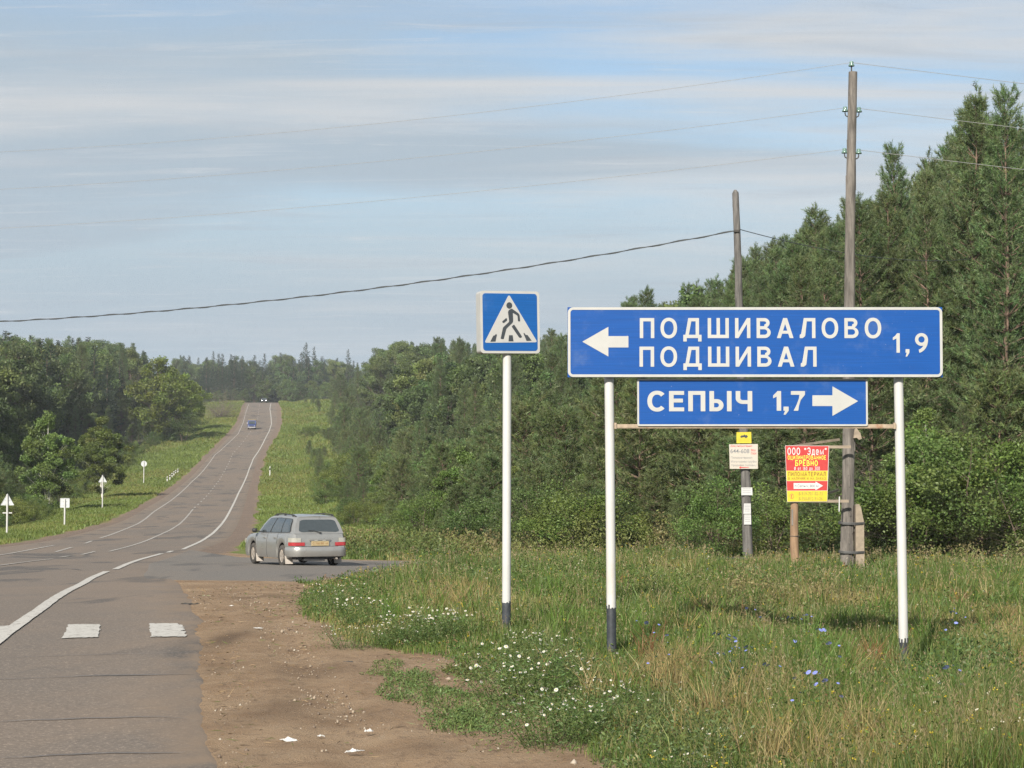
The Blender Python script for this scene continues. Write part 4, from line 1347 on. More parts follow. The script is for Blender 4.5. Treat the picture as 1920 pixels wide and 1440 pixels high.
def glyph(ch, t):
    """Road-sign capitals as outlines with holes; cap height 1, stroke t. Returns (list of (outer, holes)), width."""
    if ch == 'П':
        w = 0.70
        return [([(0, 0), (0, 1), (w, 1), (w, 0), (w - t, 0), (w - t, 1 - t), (t, 1 - t), (t, 0)], [])], w
    if ch == 'О':
        return [(arc(.40, .5, .40, .515, 0, 357, 40, 0.92), [arc(.40, .5, .40 - t, .515 - t, 0, 357, 40, 0.92)])], .80
    if ch == 'Д':
        w = 0.88
        return [([(0, -.17), (0, t), (.10, t), (.24, 1), (w - .12, 1), (w - .12, t), (w, t), (w, -.17), (w - t, -.17), (w - t, 0), (t, 0), (t, -.17)],
                 [[(.10 + t * 1.02, t), (.24 + t * .90, 1 - t), (w - .12 - t, 1 - t), (w - .12 - t, t)]])], w
    if ch == 'Ш':
        w = 1.02; m = w / 2
        return [([(0, 0), (0, 1), (t, 1), (t, t), (m - t / 2, t), (m - t / 2, 1), (m + t / 2, 1), (m + t / 2, t), (w - t, t), (w - t, 1), (w, 1), (w, 0)], [])], w
    if ch == 'И':
        w = 0.74
        return [([(0, 0), (0, 1), (t, 1), (t, .30), (w - t, 1), (w, 1), (w, 0), (w - t, 0), (w - t, .70), (t, 0)], [])], w
    if ch == 'В':
        o = [(0, 0), (0, 1), (.38, 1)] + arc(.38, .755, .25, .245, 84, -60, 10) + arc(.39, .275, .29, .275, 62, -84, 12) + [(.39, 0)]
        h1 = [(t, .52 + t * .45), (t, 1 - t), (.37, 1 - t)] + arc(.37, .76, .26 - t, .24 - t, 84, -84, 8) + [(.37, .52 + t * .45)]
        h2 = [(t, t), (t, .52 - t * .5), (.38, .52 - t * .5)] + arc(.38, (t + .52 - t * .5) / 2, .30 - t, (.52 - t * 1.5) / 2, 84, -84, 8) + [(.38, t)]
        return [(o, [h1, h2])], .68
    if ch == 'А':
        w = .80; k = .4 - .58 * t
        xi = lambda z: 1.12 * t + k * z
        zb = .22
        o = [(0, 0), (.4 - .58 * t, 1), (.4 + .58 * t, 1), (w, 0), (w - 1.12 * t, 0), (w - xi(zb), zb), (xi(zb), zb), (1.12 * t, 0)]
        ap = (.4 - 1.12 * t) / k
        return [(o, [[(xi(zb + t * .9), zb + t * .9), (.4, ap), (w - xi(zb + t * .9), zb + t * .9)]])], w
    if ch == 'Л':
        w = .76
        return [([(0, 0), (0, t), (.07, t * 1.25), (.20, 1), (w, 1), (w, 0), (w - t, 0), (w - t, 1 - t), (.20 + t * .88, 1 - t), (.10 + t, .10), (.10 + t * .3, 0)], [])], w
    if ch == 'С':
        o = arc(.40, .5, .40, .515, 42, 318, 30, 0.92) + arc(.40, .5, .40 - t, .515 - t, 318, 42, 30, 0.92)
        return [(o, [])], .72
    if ch == 'Е':
        w = .62; m = .53
        return [([(0, 0), (0, 1), (w, 1), (w, 1 - t), (t, 1 - t), (t, m + t / 2), (w * .92, m + t / 2), (w * .92, m - t / 2), (t, m - t / 2), (t, t), (w, t), (w, 0)], [])], w
    if ch == 'Ы':
        o = [(0, 0), (0, 1), (t, 1), (t, .60), (.30, .60)] + arc(.30, .30, .28, .30, 86, -86, 12) + [(.30, 0)]
        h = [(t, t), (t, .60 - t), (.29, .60 - t)] + arc(.29, .30, .29 - t, .30 - t, 84, -84, 8) + [(.29, t)]
        return [(o, [h]), ([(.72, 0), (.72, 1), (.72 + t, 1), (.72 + t, 0)], [])], .72 + t
    if ch == 'Ч':
        w = .68
        o = [(w - t, 0), (w, 0), (w, 1), (w - t, 1), (w - t, .36 + t)] + arc(.30, .64, .30 - t, .28 - t, 270, 182, 8) + [(t, 1), (0, 1)] + arc(.30, .64, .30, .28, 182, 268, 8) + [(w - t, .36)]
        return [(o, [])], w
    if ch == '1':
        w = .34
        return [([(w - t, 0), (w, 0), (w, 1), (w - t * .8, 1), (w - t * 1.3, .88), (0, .78), (0, .78 - t * .8), (w - t, .83 - t * .6)], [])], w
    if ch == '9':
        ring = (arc(.32, .68, .32, .33, 0, 355, 32), [arc(.32, .68, .32 - t, .33 - t, 0, 355, 32)])
        tail = (arc(.10, .66, .54, .68, 0, -78, 14) + arc(.10, .66, .54 - t, .68 - t, -78, 0, 14), [])
        return [ring, tail], .64
    if ch == '7':
        w = .60
        return [([(0, 1), (w, 1), (w, 1 - t), (.42, .55), (.34, .25), (.31, 0), (.31 - t * 1.05, 0), (.24, .30), (.34, .62), (w - t * 1.25, 1 - t), (0, 1 - t)], [])], w
    if ch == ',':
        return [([(0, t * 1.1), (t * 1.15, t * 1.1), (t * 1.15, 0), (t * .45, -.20), (0, -.20), (t * .35, 0), (0, 0)], [])], t * 1.15
    return [], .45


def words_to_mb(mb, text, x0, x1, z0, z1, y, t=0.155, gap=0.28, depth=0.0015):
    """Fit lettering into the box x0..x1 (cap line z1, base line z0) at plane y."""
    parts, cur = [], 0.0
    for ch in text:
        g, w = glyph(ch, t)
        for o, hs in g: parts.append((cur, o, hs))
        cur += w + gap
    total = cur - gap
    sx, sz = (x1 - x0) / total, (z1 - z0)
    tx = 0
    for i, (c0, o, hs) in enumerate(parts):
        mp = lambda p: (x0 + (c0 + p[0]) * sx, z0 + p[1] * sz)
        yy = y - 0.0004 * (i % 3)
        mb.prism([mp(p) for p in o], yy - depth, yy, [[mp(p) for p in h] for h in hs])


def rrect(x0, x1, z0, z1, r, n=6):
    return (arc(x1 - r, z0 + r, r, r, -90, 0, n) + arc(x1 - r, z1 - r, r, r, 0, 90, n) + arc(x0 + r, z1 - r, r, r, 90, 180, n) + arc(x0 + r, z0 + r, r, r, 180, 270, n))


def text_obj(body, x0, x1, z0, z1, y, name, mat, parent, bold=0.0, mtx=None, depth=0.0):
    """Small print set with Blender's built-in typeface, fitted into a box of the (x, z) plane."""
    cu = bpy.data.curves.new('t', 'FONT'); cu.body = body; cu.size = 1.0; cu.offset = bold; cu.resolution_u = 3
    tmp = bpy.data.objects.new('t', cu); COL.objects.link(tmp)
    dg = bpy.context.evaluated_depsgraph_get()
    me0 = tmp.evaluated_get(dg).to_mesh()
    vs = np.array([v.co[:] for v in me0.vertices]); fs = [list(p.vertices) for p in me0.polygons]
    tmp.evaluated_get(dg).to_mesh_clear()
    bpy.data.objects.remove(tmp); bpy.data.curves.remove(cu)
    mn, mx = vs.min(0), vs.max(0)
    sx = (x1 - x0) / max(1e-6, mx[0] - mn[0]); sz = (z1 - z0) / max(1e-6, mx[1] - mn[1])
    # islands get their own hair of depth so that overlapping strokes never share a plane
    par = list(range(len(vs)))
    def find(a):
        while par[a] != a:
            par[a] = par[par[a]]; a = par[a]
        return a
    for f in fs:
        for a in f[1:]: par[find(a)] = find(f[0])
    ids = {}
    P = []
    for i, v in enumerate(vs):
        k = ids.setdefault(find(i), len(ids))
        P.append(Vector((x0 + (v[0] - mn[0]) * sx, y - 0.0006 * (k % 5), z0 + (v[1] - mn[1]) * sz)))
    if mtx is not None: P = [mtx @ p for p in P]
    me = bpy.data.meshes.new(name)
    me.from_pydata([tuple(p) for p in P], [], fs); me.materials.append(mat); me.update()
    return link(name, me, parent)


def _oval(cxx, cz, rx, rz, n=14):
    return [(cxx + rx * math.cos(6.2832 * i / n), cz + rz * math.sin(6.2832 * i / n)) for i in range(n + 1)]


STROKES = {
    'А': ([[(0, 0), (.4, 1), (.8, 0)], [(.15, .3), (.65, .3)]], .8), 'Б': ([[(.62, 1), (.06, 1), (.06, 0), (.4, 0), (.6, .12), (.6, .42), (.4, .55), (.06, .55)]], .66),
    'В': ([[(.06, 0), (.06, 1), (.36, 1), (.55, .87), (.55, .66), (.36, .53), (.06, .53)], [(.36, .53), (.62, .4), (.62, .13), (.36, 0), (0, 0)]], .68),
    'Д': ([[(.14, 0), (.22, 1), (.62, 1), (.62, 0)], [(.04, -.2), (.04, 0), (.78, 0), (.78, -.2)]], .82), 'Е': ([[(.6, 1), (.06, 1), (.06, 0), (.6, 0)], [(.06, .52), (.52, .52)]], .62),
    'З': ([[(.05, .85), (.2, 1), (.42, 1), (.57, .87), (.57, .66), (.4, .53), (.2, .53)], [(.4, .53), (.62, .4), (.62, .13), (.42, 0), (.18, 0), (.02, .15)]], .66),
    'И': ([[(.06, 1), (.06, 0)], [(.06, .1), (.62, .9)], [(.62, 1), (.62, 0)]], .68), 'К': ([[(.06, 0), (.06, 1)], [(.6, 1), (.06, .46)], [(.22, .6), (.64, 0)]], .66),
    'Л': ([[(0, .02), (.12, .06), (.2, 1), (.62, 1), (.62, 0)]], .68), 'М': ([[(.06, 0), (.06, 1), (.48, .05), (.9, 1), (.9, 0)]], .96), 'Н': ([[(.06, 0), (.06, 1)], [(.62, 0), (.62, 1)], [(.06, .5), (.62, .5)]], .68),
    'О': ([_oval(.36, .5, .32, .5)], .72), '0': ([_oval(.3, .5, .25, .5)], .6), 'П': ([[(.06, 0), (.06, 1), (.62, 1), (.62, 0)]], .68), 'Р': ([[(.06, 0), (.06, 1), (.42, 1), (.6, .87), (.6, .6), (.42, .46), (.06, .46)]], .64),
    'Т': ([[(0, 1), (.7, 1)], [(.35, 1), (.35, 0)]], .7), 'Ц': ([[(.06, 1), (.06, 0), (.76, 0), (.76, -.22)], [(.62, 1), (.62, 0)]], .8), 'Ч': ([[(.06, 1), (.06, .6), (.2, .45), (.6, .45)], [(.6, 1), (.6, 0)]], .66),
    'Э': ([[(.03, .82), (.2, 1), (.42, 1), (.62, .78), (.62, .22), (.42, 0), (.2, 0), (.03, .18)], [(.62, .5), (.24, .5)]], .68),
    'д': ([[(.12, 0), (.2, .72), (.5, .72), (.5, 0)], [(.02, -.2), (.02, 0), (.62, 0), (.62, -.2)]], .64), 'е': ([[(.06, .36), (.52, .36), (.5, .58), (.38, .72), (.18, .72), (.05, .55), (.05, .18), (.18, 0), (.38, 0), (.52, .12)]], .58),
    'м': ([[(.06, 0), (.06, .72), (.4, .05), (.74, .72), (.74, 0)]], .80), 'о': ([_oval(.28, .36, .24, .36)], .56), 'т': ([[(0, .72), (.52, .72)], [(.26, .72), (.26, 0)]], .52),
    '1': ([[(.02, .78), (.2, 1), (.2, 0)]], .26), '3': ([[(.05, 1), (.5, 1), (.25, .6), (.42, .55), (.54, .4), (.54, .15), (.38, 0), (.18, 0), (.03, .12)]], .58), '6': ([[(.5, .95), (.3, 1), (.1, .75), (.05, .3), (.15, .03), (.4, .0), (.52, .2), (.52, .42), (.38, .58), (.12, .5)]], .58),
    'Ø': ([_oval(.36, .5, .3, .45), [(.08, 0), (.64, 1)]], .72), '“': ([[(.1, .72), (.02, .85), (.1, 1)], [(.32, .72), (.24, .85), (.32, 1)]], .36), '”': ([[(.02, 1), (.1, .87), (.02, .72)], [(.24, 1), (.32, .87), (.24, .72)]], .36),
}


def stroke_text(body, x0, x1, z0, z1, y, name, mat, parent, t=0.2):
    """Bold print drawn stroke by stroke; strokes that cross lie a hair apart."""
    mb_, cur, jobs = MB(), 0.0, []
    for ch in body:
        st, w = STROKES.get(ch, ([], .42))
        for pl in st: jobs.append((cur, pl))
        cur += w + 0.30
    sx, sz = (x1 - x0) / (cur - 0.30), z1 - z0
    for i, (c0, pl) in enumerate(jobs):
        P = [Vector((c0 + p[0], p[1])) for p in pl]
        closed = (P[0] - P[-1]).length < 1e-3
        if closed: P = P[:-1]
        n = len(P); A, B = [], []
        for k in range(n):
            a = P[k - 1] if (k or closed) else None
            b = P[(k + 1) % n] if (k < n - 1 or closed) else None
            d0 = (P[k] - a).normalized() if a is not None else (b - P[k]).normalized()
            d1 = (b - P[k]).normalized() if b is not None else d0
            n0, n1 = Vector((-d0.y, d0.x)), Vector((-d1.y, d1.x))
            m_ = (n0 + n1); m_ = m_.normalized() if m_.length > 1e-3 else n0
            q = min(1.6, 1 / max(0.35, m_.dot(n0))) * t / 2
            tx = t * 0.5
            A.append(P[k] + m_ * q); B.append(P[k] - m_ * q)
        yy = y - 0.0005 * (i % 4)
        vs_ = [(x0 + v.x * sx, yy, z0 + v.y * sz) for v in A] + [(x0 + v.x * sx, yy, z0 + v.y * sz) for v in B]
        rng_ = range(n if closed else n - 1)
        mb_.add(vs_, [(k, n + k, n + (k + 1) % n, (k + 1) % n) for k in rng_])
    return mb_.build(name, mat, parent)


# ------------------------------------------------------------------ big direction sign
YS = 21.6
def xz(px, py, Y): v = at(px, py, Y); return v.x, v.z


base = at(1430, 1232, YS)
ds = thing('direction_sign', (base.x, YS, float(terr(base.x, YS))), 'large blue road direction sign with two boards on two white posts', 'road sign')
bx, bz = ds.location.x, ds.location.z


def L2(px, py, Y=YS):
    x, z = xz(px, py, Y); return x - bx, z - bz


for pxt, pyt, pxb, pyb, cut in ((1142.5, 712, 1147.5, 1218, 1142), (1687, 713, 1697.5, 1251, 1206)):
    xt, zt = L2(pxt, pyt); xb, zb = L2(pxb, pyb)
    xb2 = xt + (xb - xt) * 1.0
    f_ = (L2(0, cut)[1] - zb) / (zt - zb)
    xc, zc = xb + (xt - xb) * f_, zb + (zt - zb) * f_
    zg = float(terr(bx + xb, YS)) - bz - 0.35
    ztop = L2(0, 600)[1]
    m = MB()
    xtop = xb + (xt - xb) * (ztop - zb) / (zt - zb)
    m.tube([(xc, 0.075, zc), ((xc + xtop) / 2 + 0.002, 0.075, (zc + ztop) / 2), (xtop, 0.075, ztop)], 0.0475, 20)
    po = m.build('post', M_WHITE, ds)
    m = MB()
    xg = xb + (xt - xb) * (zg - zb) / (zt - zb)
    m.tube([(xg, 0.075, zg), (xc, 0.075, zc + 0.004)], 0.0485, 20)
    # ragged lower edge of the white paint
    for k in range(9):
        a = 2 * math.pi * k / 9; hh = random.uniform(0.008, 0.05)
        m.box((xc + 0.0465 * math.cos(a), 0.075 + 0.0465 * math.sin(a), zc + hh / 2), (0.018, 0.008, hh), Matrix.Rotation(a + math.pi / 2, 3, 'Z'))
    m.build('post_base', M_BLACK, po)


def board(px0, px1, py0, py1, r, bw, y, name='board'):
    (x0, z1), (x1, z0) = L2(px0, py0), L2(px1, py1)
    m = MB(); m.prism(rrect(x0 + bw, x1 - bw, z0 + bw, z1 - bw, max(0.01, r - bw)), y, y + 0.012)
    b = m.build(name, M_BLUE, ds)
    m = MB(); m.prism(rrect(x0, x1, z0, z1, r, 8), y - 0.003, y + 0.010, [rrect(x0 + bw, x1 - bw, z0 + bw, z1 - bw, max(0.01, r - bw), 8)])
    m.build('border', M_BORDER, b)
    return b, (x0, x1, z0, z1)


b1, e1 = board(1064.5, 1766, 576.8, 707.3, 0.055, 0.026, -0.045)
# square backing sheet of the upper board, its corners show behind the rounded border, and ribs behind it
m = MB()
x0, x1, z0, z1 = e1
m.box(((x0 + x1) / 2, -0.022, (z0 + z1) / 2), (x1 - x0 + 0.006, 0.018, z1 - z0 + 0.004))
m.build('backing_sheet', M_BLUE, b1)
for zz_ in (z0 + 0.12, z1 - 0.12):
    m = MB(); m.box(((x0 + x1) / 2, 0.008, zz_), (x1 - x0 - 0.1, 0.036, 0.05)); m.build('rib', M_SIGNBACK, b1)
yl = -0.0462
for word, a, b_, top, bot in (('ПОДШИВАЛОВО', 1199, 1651, 597, 634.5), ('ПОДШИВАЛ', 1198.5, 1530, 650.5, 688)):
    m = MB(); (xa, zt), (xb, zb) = L2(a, top), L2(b_, bot)
    words_to_mb(m, word, xa, xb, zb, zt, yl, 0.165, 0.30)
    m.build('lettering', M_LETTER, b1)
m = MB(); (xa, zt), (xb, zb) = L2(1672.5, 625.5), L2(1738.5, 661.8)
words_to_mb(m, '1,9', xa, xb, zb, zt, yl, 0.165, 0.28); m.build('lettering', M_LETTER, b1)
m = MB()
m.prism([L2(*p) for p in ((1091.5, 641.2), (1140.3, 613.5), (1140.3, 630.8), (1177.8, 630.8), (1177.8, 652), (1140.3, 652), (1140.3, 669))], yl - 0.0015, yl)
m.build('arrow', M_LETTER, b1)
# rivet heads along the border
for k in range(17):
    xx = x0 + 0.1 + (x1 - x0 - 0.2) * k / 16
m = MB()
for k in range(17):
    xx = x0 + 0.1 + (x1 - x0 - 0.2) * k / 16
    for zz_ in (z0 + 0.013, z1 - 0.013):
        m.lathe([(0.0, 0.0), (0.004, 0.001), (0.005, 0.003)], 6, (0, 0, 0)) if False else m.box((xx, -0.0495, zz_), (0.007, 0.003, 0.007))
m.build('rivets', M_SIGNBACK, b1)['kind'] = 'stuff'

b2, e2 = board(1195, 1628, 709.6, 798.8, 0.018, 0.018, 0.022)
yl2 = 0.0208
m = MB(); (xa, zt), (xb, zb) = L2(1214, 733), L2(1411, 771)
words_to_mb(m, 'СЕПЫЧ', xa, xb, zb, zt, yl2, 0.19, 0.17); m.build('lettering', M_LETTER, b2)
m = MB(); (xa, zt), (xb, zb) = L2(1450, 733), L2(1510, 770)
words_to_mb(m, '1,7', xa, xb, zb, zt, yl2, 0.19, 0.10); m.build('lettering', M_LETTER, b2)
m = MB()
m.prism([L2(*p) for p in ((1609.5, 752), (1561.4, 779.7), (1561.4, 761.2), (1523.8, 761.2), (1523.8, 741), (1561.4, 741), (1561.4, 724.2))], yl2 - 0.0015, yl2)
m.build('arrow', M_LETTER, b2)
# rusty angle that carries the lower board
(xa, za), (xb, zb) = L2(1152, 797.5), L2(1682, 798)
m = MB()
m.box(((xa + xb) / 2, 0.040, (za + zb) / 2 - 0.004), (xb - xa, 0.006, 0.036)); m.box(((xa + xb) / 2, 0.055, (za + zb) / 2 - 0.025), (xb - xa, 0.03, 0.006))
cb = m.build('crossbar', M_RUST, ds)
for xx in (xa + 0.012, xb - 0.02):
    m = MB(); m.box((xx, 0.045, (za + zb) / 2 - 0.002), (0.022, 0.05, 0.062)); m.build('clamp', M_RUST, cb)

# ------------------------------------------------------------------ pedestrian crossing sign
YP = 24.1
pb = at(949.5, 1160, YP)
gz = float(terr(pb.x, YP))
ps = thing('pedestrian_sign', (pb.x, YP, gz), 'square blue pedestrian crossing sign with a walking figure on one white post', 'road sign')
ztop = at(950, 660, YP).z - gz
zc = at(949, 1131, YP).z - gz
m = MB(); m.tube([(0, 0, zc), (0.004, 0, ztop * 0.5), (0.008, 0, ztop - 0.004)], 0.0485, 20); po = m.build('post', M_WHITE, ps)
m = MB(); m.tube([(0, 0, -0.35), (0, 0, zc + 0.004)], 0.0495, 20)
for k in range(9):
    a = 2 * math.pi * k / 9; hh = random.uniform(0.006, 0.04)
    m.box((0.0475 * math.cos(a), 0.0475 * math.sin(a), zc + hh / 2), (0.018, 0.008, hh), Matrix.Rotation(a + math.pi / 2, 3, 'Z'))
m.build('post_base', M_BLACK, po)
fc = at(953.5, 605, YP)
MTX = Matrix.Translation((fc.x - pb.x, -0.02, fc.z - gz)) @ Matrix.Rotation(R(19), 4, 'Z') @ Matrix.Rotation(R(-0.9), 4, 'Y')
H2 = 0.352; W2 = 0.353
DEP = 0.15
m = MB(); m.prism(rrect(-W2, W2, -H2, H2, 0.036, 8), -0.055, -0.055 + DEP)
m.prism(rrect(-W2 + .015, W2 - .015, -H2 + .015, H2 - .015, 0.05, 8), -0.055 + DEP + 0.001, -0.055 + DEP + 0.010)
bx_ = m.build('light_box', M_BORDER, ps, MTX)
m = MB(); m.prism(rrect(-W2 + .028, W2 - .028, -H2 + .028, H2 - .028, 0.035, 8), -0.0575, -0.0552); pan = m.build('blue_panel', M_BLUE2, bx_, MTX)


def zl(x, y):
    """zoomed-in photograph coordinates of the sign face -> local plate coordinates"""
    return (x - 757) / 1010 * 2 * W2, (668 - y) / 1012 * 2 * H2 - (x - 757) * 0.0000


def rounded(poly, r=0.012, n=4):
    out = []
    m_ = len(poly)
    for i in range(m_):
        p0, p1, p2 = Vector(poly[i - 1]), Vector(poly[i]), Vector(poly[(i + 1) % m_])
        a = (p0 - p1); b = (p2 - p1)
        ra = min(r, a.length * .45, b.length * .45)
        A, B = p1 + a.normalized() * ra, p1 + b.normalized() * ra
        for k in range(n + 1):
            t = k / n
            out.append(tuple((A * (1 - t) + p1 * t) * (1 - t) + (p1 * (1 - t) + B * t) * t))
    return out


m = MB(); m.prism(rounded([zl(742, 215), zl(1220, 992), zl(312, 1006)], 0.03), -0.0590, -0.0576); tri = m.build('white_triangle', M_LETTER, bx_, MTX)
m = MB()
y0_, y1_ = -0.0605, -0.0591
m.prism([zl(745 + 50 * math.cos(a), 397 + 53 * math.sin(a)) for a in np.linspace(0, 6.283, 24, endpoint=False)], y0_, y1_)
for pl, rr in (([(720, 500), (738, 470), (785, 445), (900, 522), (918, 548), (928, 655), (890, 655), (883, 562), (803, 515), (808, 640), (800, 675), (690, 775), (640, 948), (588, 940), (632, 755), (740, 660)], 0.010),
               ([(695, 595), (707, 640), (640, 690), (614, 662)], 0.012), ([(778, 737), (822, 704), (958, 905), (930, 927), (903, 915)], 0.012),
               ([(412, 988), (465, 890), (490, 884), (513, 858), (527, 880), (500, 986)], 0.002), ([(722, 980), (733, 880), (795, 880), (808, 980)], 0.002),
               ([(980, 850), (992, 838), (1018, 872), (1050, 876), (1120, 968), (1032, 972)], 0.002)):
    m.prism(rounded([zl(*p) for p in pl], rr), y0_, y1_)
m.build('walking_figure', M_BLACKPRINT, tri, MTX)
m = MB(); m.box((0.005, 0.0, ztop + 0.02), (0.12, 0.05, 0.05)); m.build('bracket', M_SIGNBACK, ps)

# ------------------------------------------------------------------ tall wooden wire pole tied to a stub
YM = 41.0
pt, pbm = at(1598, 135, YM), at(1587, 1060, YM)
gx = at(1612, 1085, YM).x
gz = float(terr(gx, YM))
up_ = thing('utility_pole', (gx, YM, gz), 'tall weathered wooden wire pole hanging tied to a short stub', 'utility pole')
lx = lambda px, py, Y=YM: (at(px, py, Y).x - gx, at(px, py, Y).z - gz)
(xt, zt), (xb, zb) = lx(1598.5, 135), lx(1587.5, 1060)
m = MB()
pts = []; rad = []
for i in range(13):
    t = i / 12
    pts.append((xb + (xt - xb) * t + 0.012 * math.sin(t * 7), 0.0 + 0.01 * math.sin(t * 5 + 1), zb + (zt - zb) * t)); rad.append((0.128 - 0.045 * t) * (1 + 0.03 * math.sin(i * 2.3)))
m.tube(pts, rad, 16)
shaft = m.build('shaft', M_POLE, up_)
# checks and knots standing proud of the shaft
m = MB()
for k in range(40):
    t = random.random(); a = random.uniform(math.pi, 2 * math.pi)
    i = t * 12; rr = 0.128 - 0.045 * t
    c_ = Vector((xb + (xt - xb) * t + 0.012 * math.sin(t * 7) + (rr - 0.004) * math.cos(a), (rr - 0.004) * math.sin(a), zb + (zt - zb) * t))
    m.box(c_, (0.02, 0.02, random.uniform(0.04, 0.6)), Matrix.Rotation(a, 3, 'Z'))
m.build('splinters', M_POLE, shaft)['kind'] = 'stuff'
# stub
(xs, zs1), (_, zs2) = lx(1610, 945), lx(1610, 1085)
m = MB()
w = 0.080
prof = [(-w, -0.35), (w, -0.35), (w, zs1 - 0.35), (w - 0.06, zs1 - 0.05), (-w + 0.06, zs1), (-w, zs1 - 0.02)]
m.prism([(xs + a, b) for a, b in prof], -0.13, 0.09)
m.build('stub', M_CONCRETE, up_)
for py in (981, 1035):
    _, zz_ = lx(1600, py)
    m = MB(); xl = lx(1575, py)[0] - 0.012; xr = xs + w + 0.012
    for dz in (-0.016, 0.0, 0.016):
        m.tube([(xl, -0.10, zz_ + dz + 0.01), (xl + 0.05, -0.145, zz_ + dz), ((xl + xr) / 2, -0.15, zz_ + dz - 0.008), (xr - 0.03, -0.145, zz_ + dz), (xr, -0.10, zz_ + dz), (xr, 0.10, zz_ + dz), ((xl + xr) / 2, 0.145, zz_ + dz), (xl, 0.10, zz_ + dz + 0.01), (xl, -0.10, zz_ + dz + 0.01)], 0.008, 5)
    m.build('wire_band', M_WIRE, up_)
ins_pts = []
for px, py, side in ((1596.5, 122, 0), (1584.5, 207, -1), (1610.5, 208, 1), (1583.5, 285, -1), (1610.0, 286, 1)):
    x, z = lx(px, py)
    m = MB()
    m.lathe([(0.0, 0.075), (0.030, 0.072), (0.042, 0.055), (0.036, 0.035), (0.045, 0.018), (0.062, -0.015), (0.058, -0.025), (0.030, 0.0), (0.018, -0.01), (0.0, -0.01)], 14, (x, 0, z))
    io = m.build('insulator', M_GLASSINS, up_)
    m = MB()
    if side == 0:
        m.tube([(x, 0, z), (x, 0, z - 0.16)], 0.013, 8)
    else:
        m.tube([(x, 0, z), (x, 0, z - 0.06), (x - side * 0.01, 0, z - 0.10), (x - side * 0.05, 0, z - 0.125), (x - side * 0.09, 0, z - 0.10), (x - side * 0.20, 0, z - 0.09)], 0.012, 8)
    m.build('hook', M_HOOK, io)
    ins_pts.append((gx + x, YM, gz + z + 0.05))
# broken bracket at mid height
(xq, zq) = lx(1601, 806)
m = MB()
m.prism([lx(*p) for p in ((1600, 806), (1603, 802), (1611, 813), (1613.5, 823), (1608, 825), (1604, 821), (1598, 822))], -0.16, -0.10)
m.build('broken_bracket', M_PLANK, up_)

# ------------------------------------------------------------------ timber advert between a log post and the pole
YA = 40.72
ab = at(1490, 1090, YA)
gz2 = float(terr(ab.x, YA))
ad = thing('timber_advert', (ab.x, YA, gz2), 'red and yellow timber advert with a white arrow on a log post', 'advert sign')
la = lambda px, py, Y=YA: (at(px, py, Y).x - ab.x, at(px, py, Y).z - gz2)
m = MB()
(x1_, z1_), (x0_, z0_) = la(1489, 938), la(1490.5, 1092)
pts = [(x0_ + (x1_ - x0_) * t + 0.006 * math.sin(9 * t), 0, -0.3 + (z1_ + 0.25 + 0.3) * t) for t in np.linspace(0, 1, 9)]
m.tube(pts, [0.088, 0.086, 0.085, 0.084, 0.082, 0.078, 0.076, 0.074, 0.072], 14)
lp = m.build('log_post', M_LOG, ad)
m = MB(); _, zz_ = la(1490, 1005); m.tube([(x0_ + 0.09 * math.cos(a), 0.09 * math.sin(a), zz_) for a in np.linspace(0, 6.4, 14)], 0.006, 5, False); m.build('wire_wrap', M_WIRE, lp)
# dark scar where the bark is off
m = MB(); (xa, za), (xb_, zb_) = la(1485, 955), la(1485.5, 985); m.box(((xa + xb_) / 2 - 0.005, -0.058, (za + zb_) / 2), (0.03, 0.03, abs(za - zb_))); m.build('bark_scar', M_POLE, lp)


def quadmap(u, v):
    """board plane: slightly skewed quadrilateral measured in the photograph"""
    A, B, C_, D_ = (1470.5, 835.5), (1553, 836), (1549.5, 940.5), (1474.5, 941)
    px = (A[0] * (1 - u) + B[0] * u) * (1 - v) + (D_[0] * (1 - u) + C_[0] * u) * v
    py = (A[1] * (1 - u) + B[1] * u) * (1 - v) + (D_[1] * (1 - u) + C_[1] * u) * v
    return la(px, py)


YB = -0.115
m = MB(); m.prism([quadmap(0, 1), quadmap(1, 1), quadmap(1, 0), quadmap(0, 0)], YB, YB + 0.012); brd = m.build('board', M_PRINTWHITE, ad)


def band(v0, v1, mat, name, u0=0.008, u1=0.988):
    m = MB(); m.prism([quadmap(u0, v1), quadmap(u1, v1), quadmap(u1, v0), quadmap(u0, v0)], YB - 0.0022, YB - 0.0002); return m.build(name, mat, brd)


band(0.006, 0.445, M_RED, 'red_panel'); band(0.448, 0.625, M_YEL, 'yellow_panel'); band(0.63, 0.80, M_RED, 'red_panel'); band(0.805, 0.995, M_YEL, 'yellow_panel', 0.005, 0.995)
m = MB(); m.prism([quadmap(*p) for p in ((0.17, 0.77), (0.70, 0.77), (0.70, 0.795), (0.885, 0.715), (0.70, 0.640), (0.70, 0.665), (0.17, 0.665))], YB - 0.0042, YB - 0.0024); m.build('arrow', M_PRINTWHITE, brd)


def adtext(body, u0, u1, v0, v1, mat, bold=0.02, y=None):
    (xa, zt_), (xb_, zb_) = quadmap(u0, v0), quadmap(u1, v1)
    yy = YB - 0.0045 if y is None else y
    if bold > 0: stroke_text(body, xa + 0.004, xb_ - 0.004, zb_, zt_, yy, 'lettering', mat, brd, 0.11 + bold * 1.6)
    else: text_obj(body, xa, xb_, zb_, zt_, yy, 'lettering', mat, brd, 0.0)


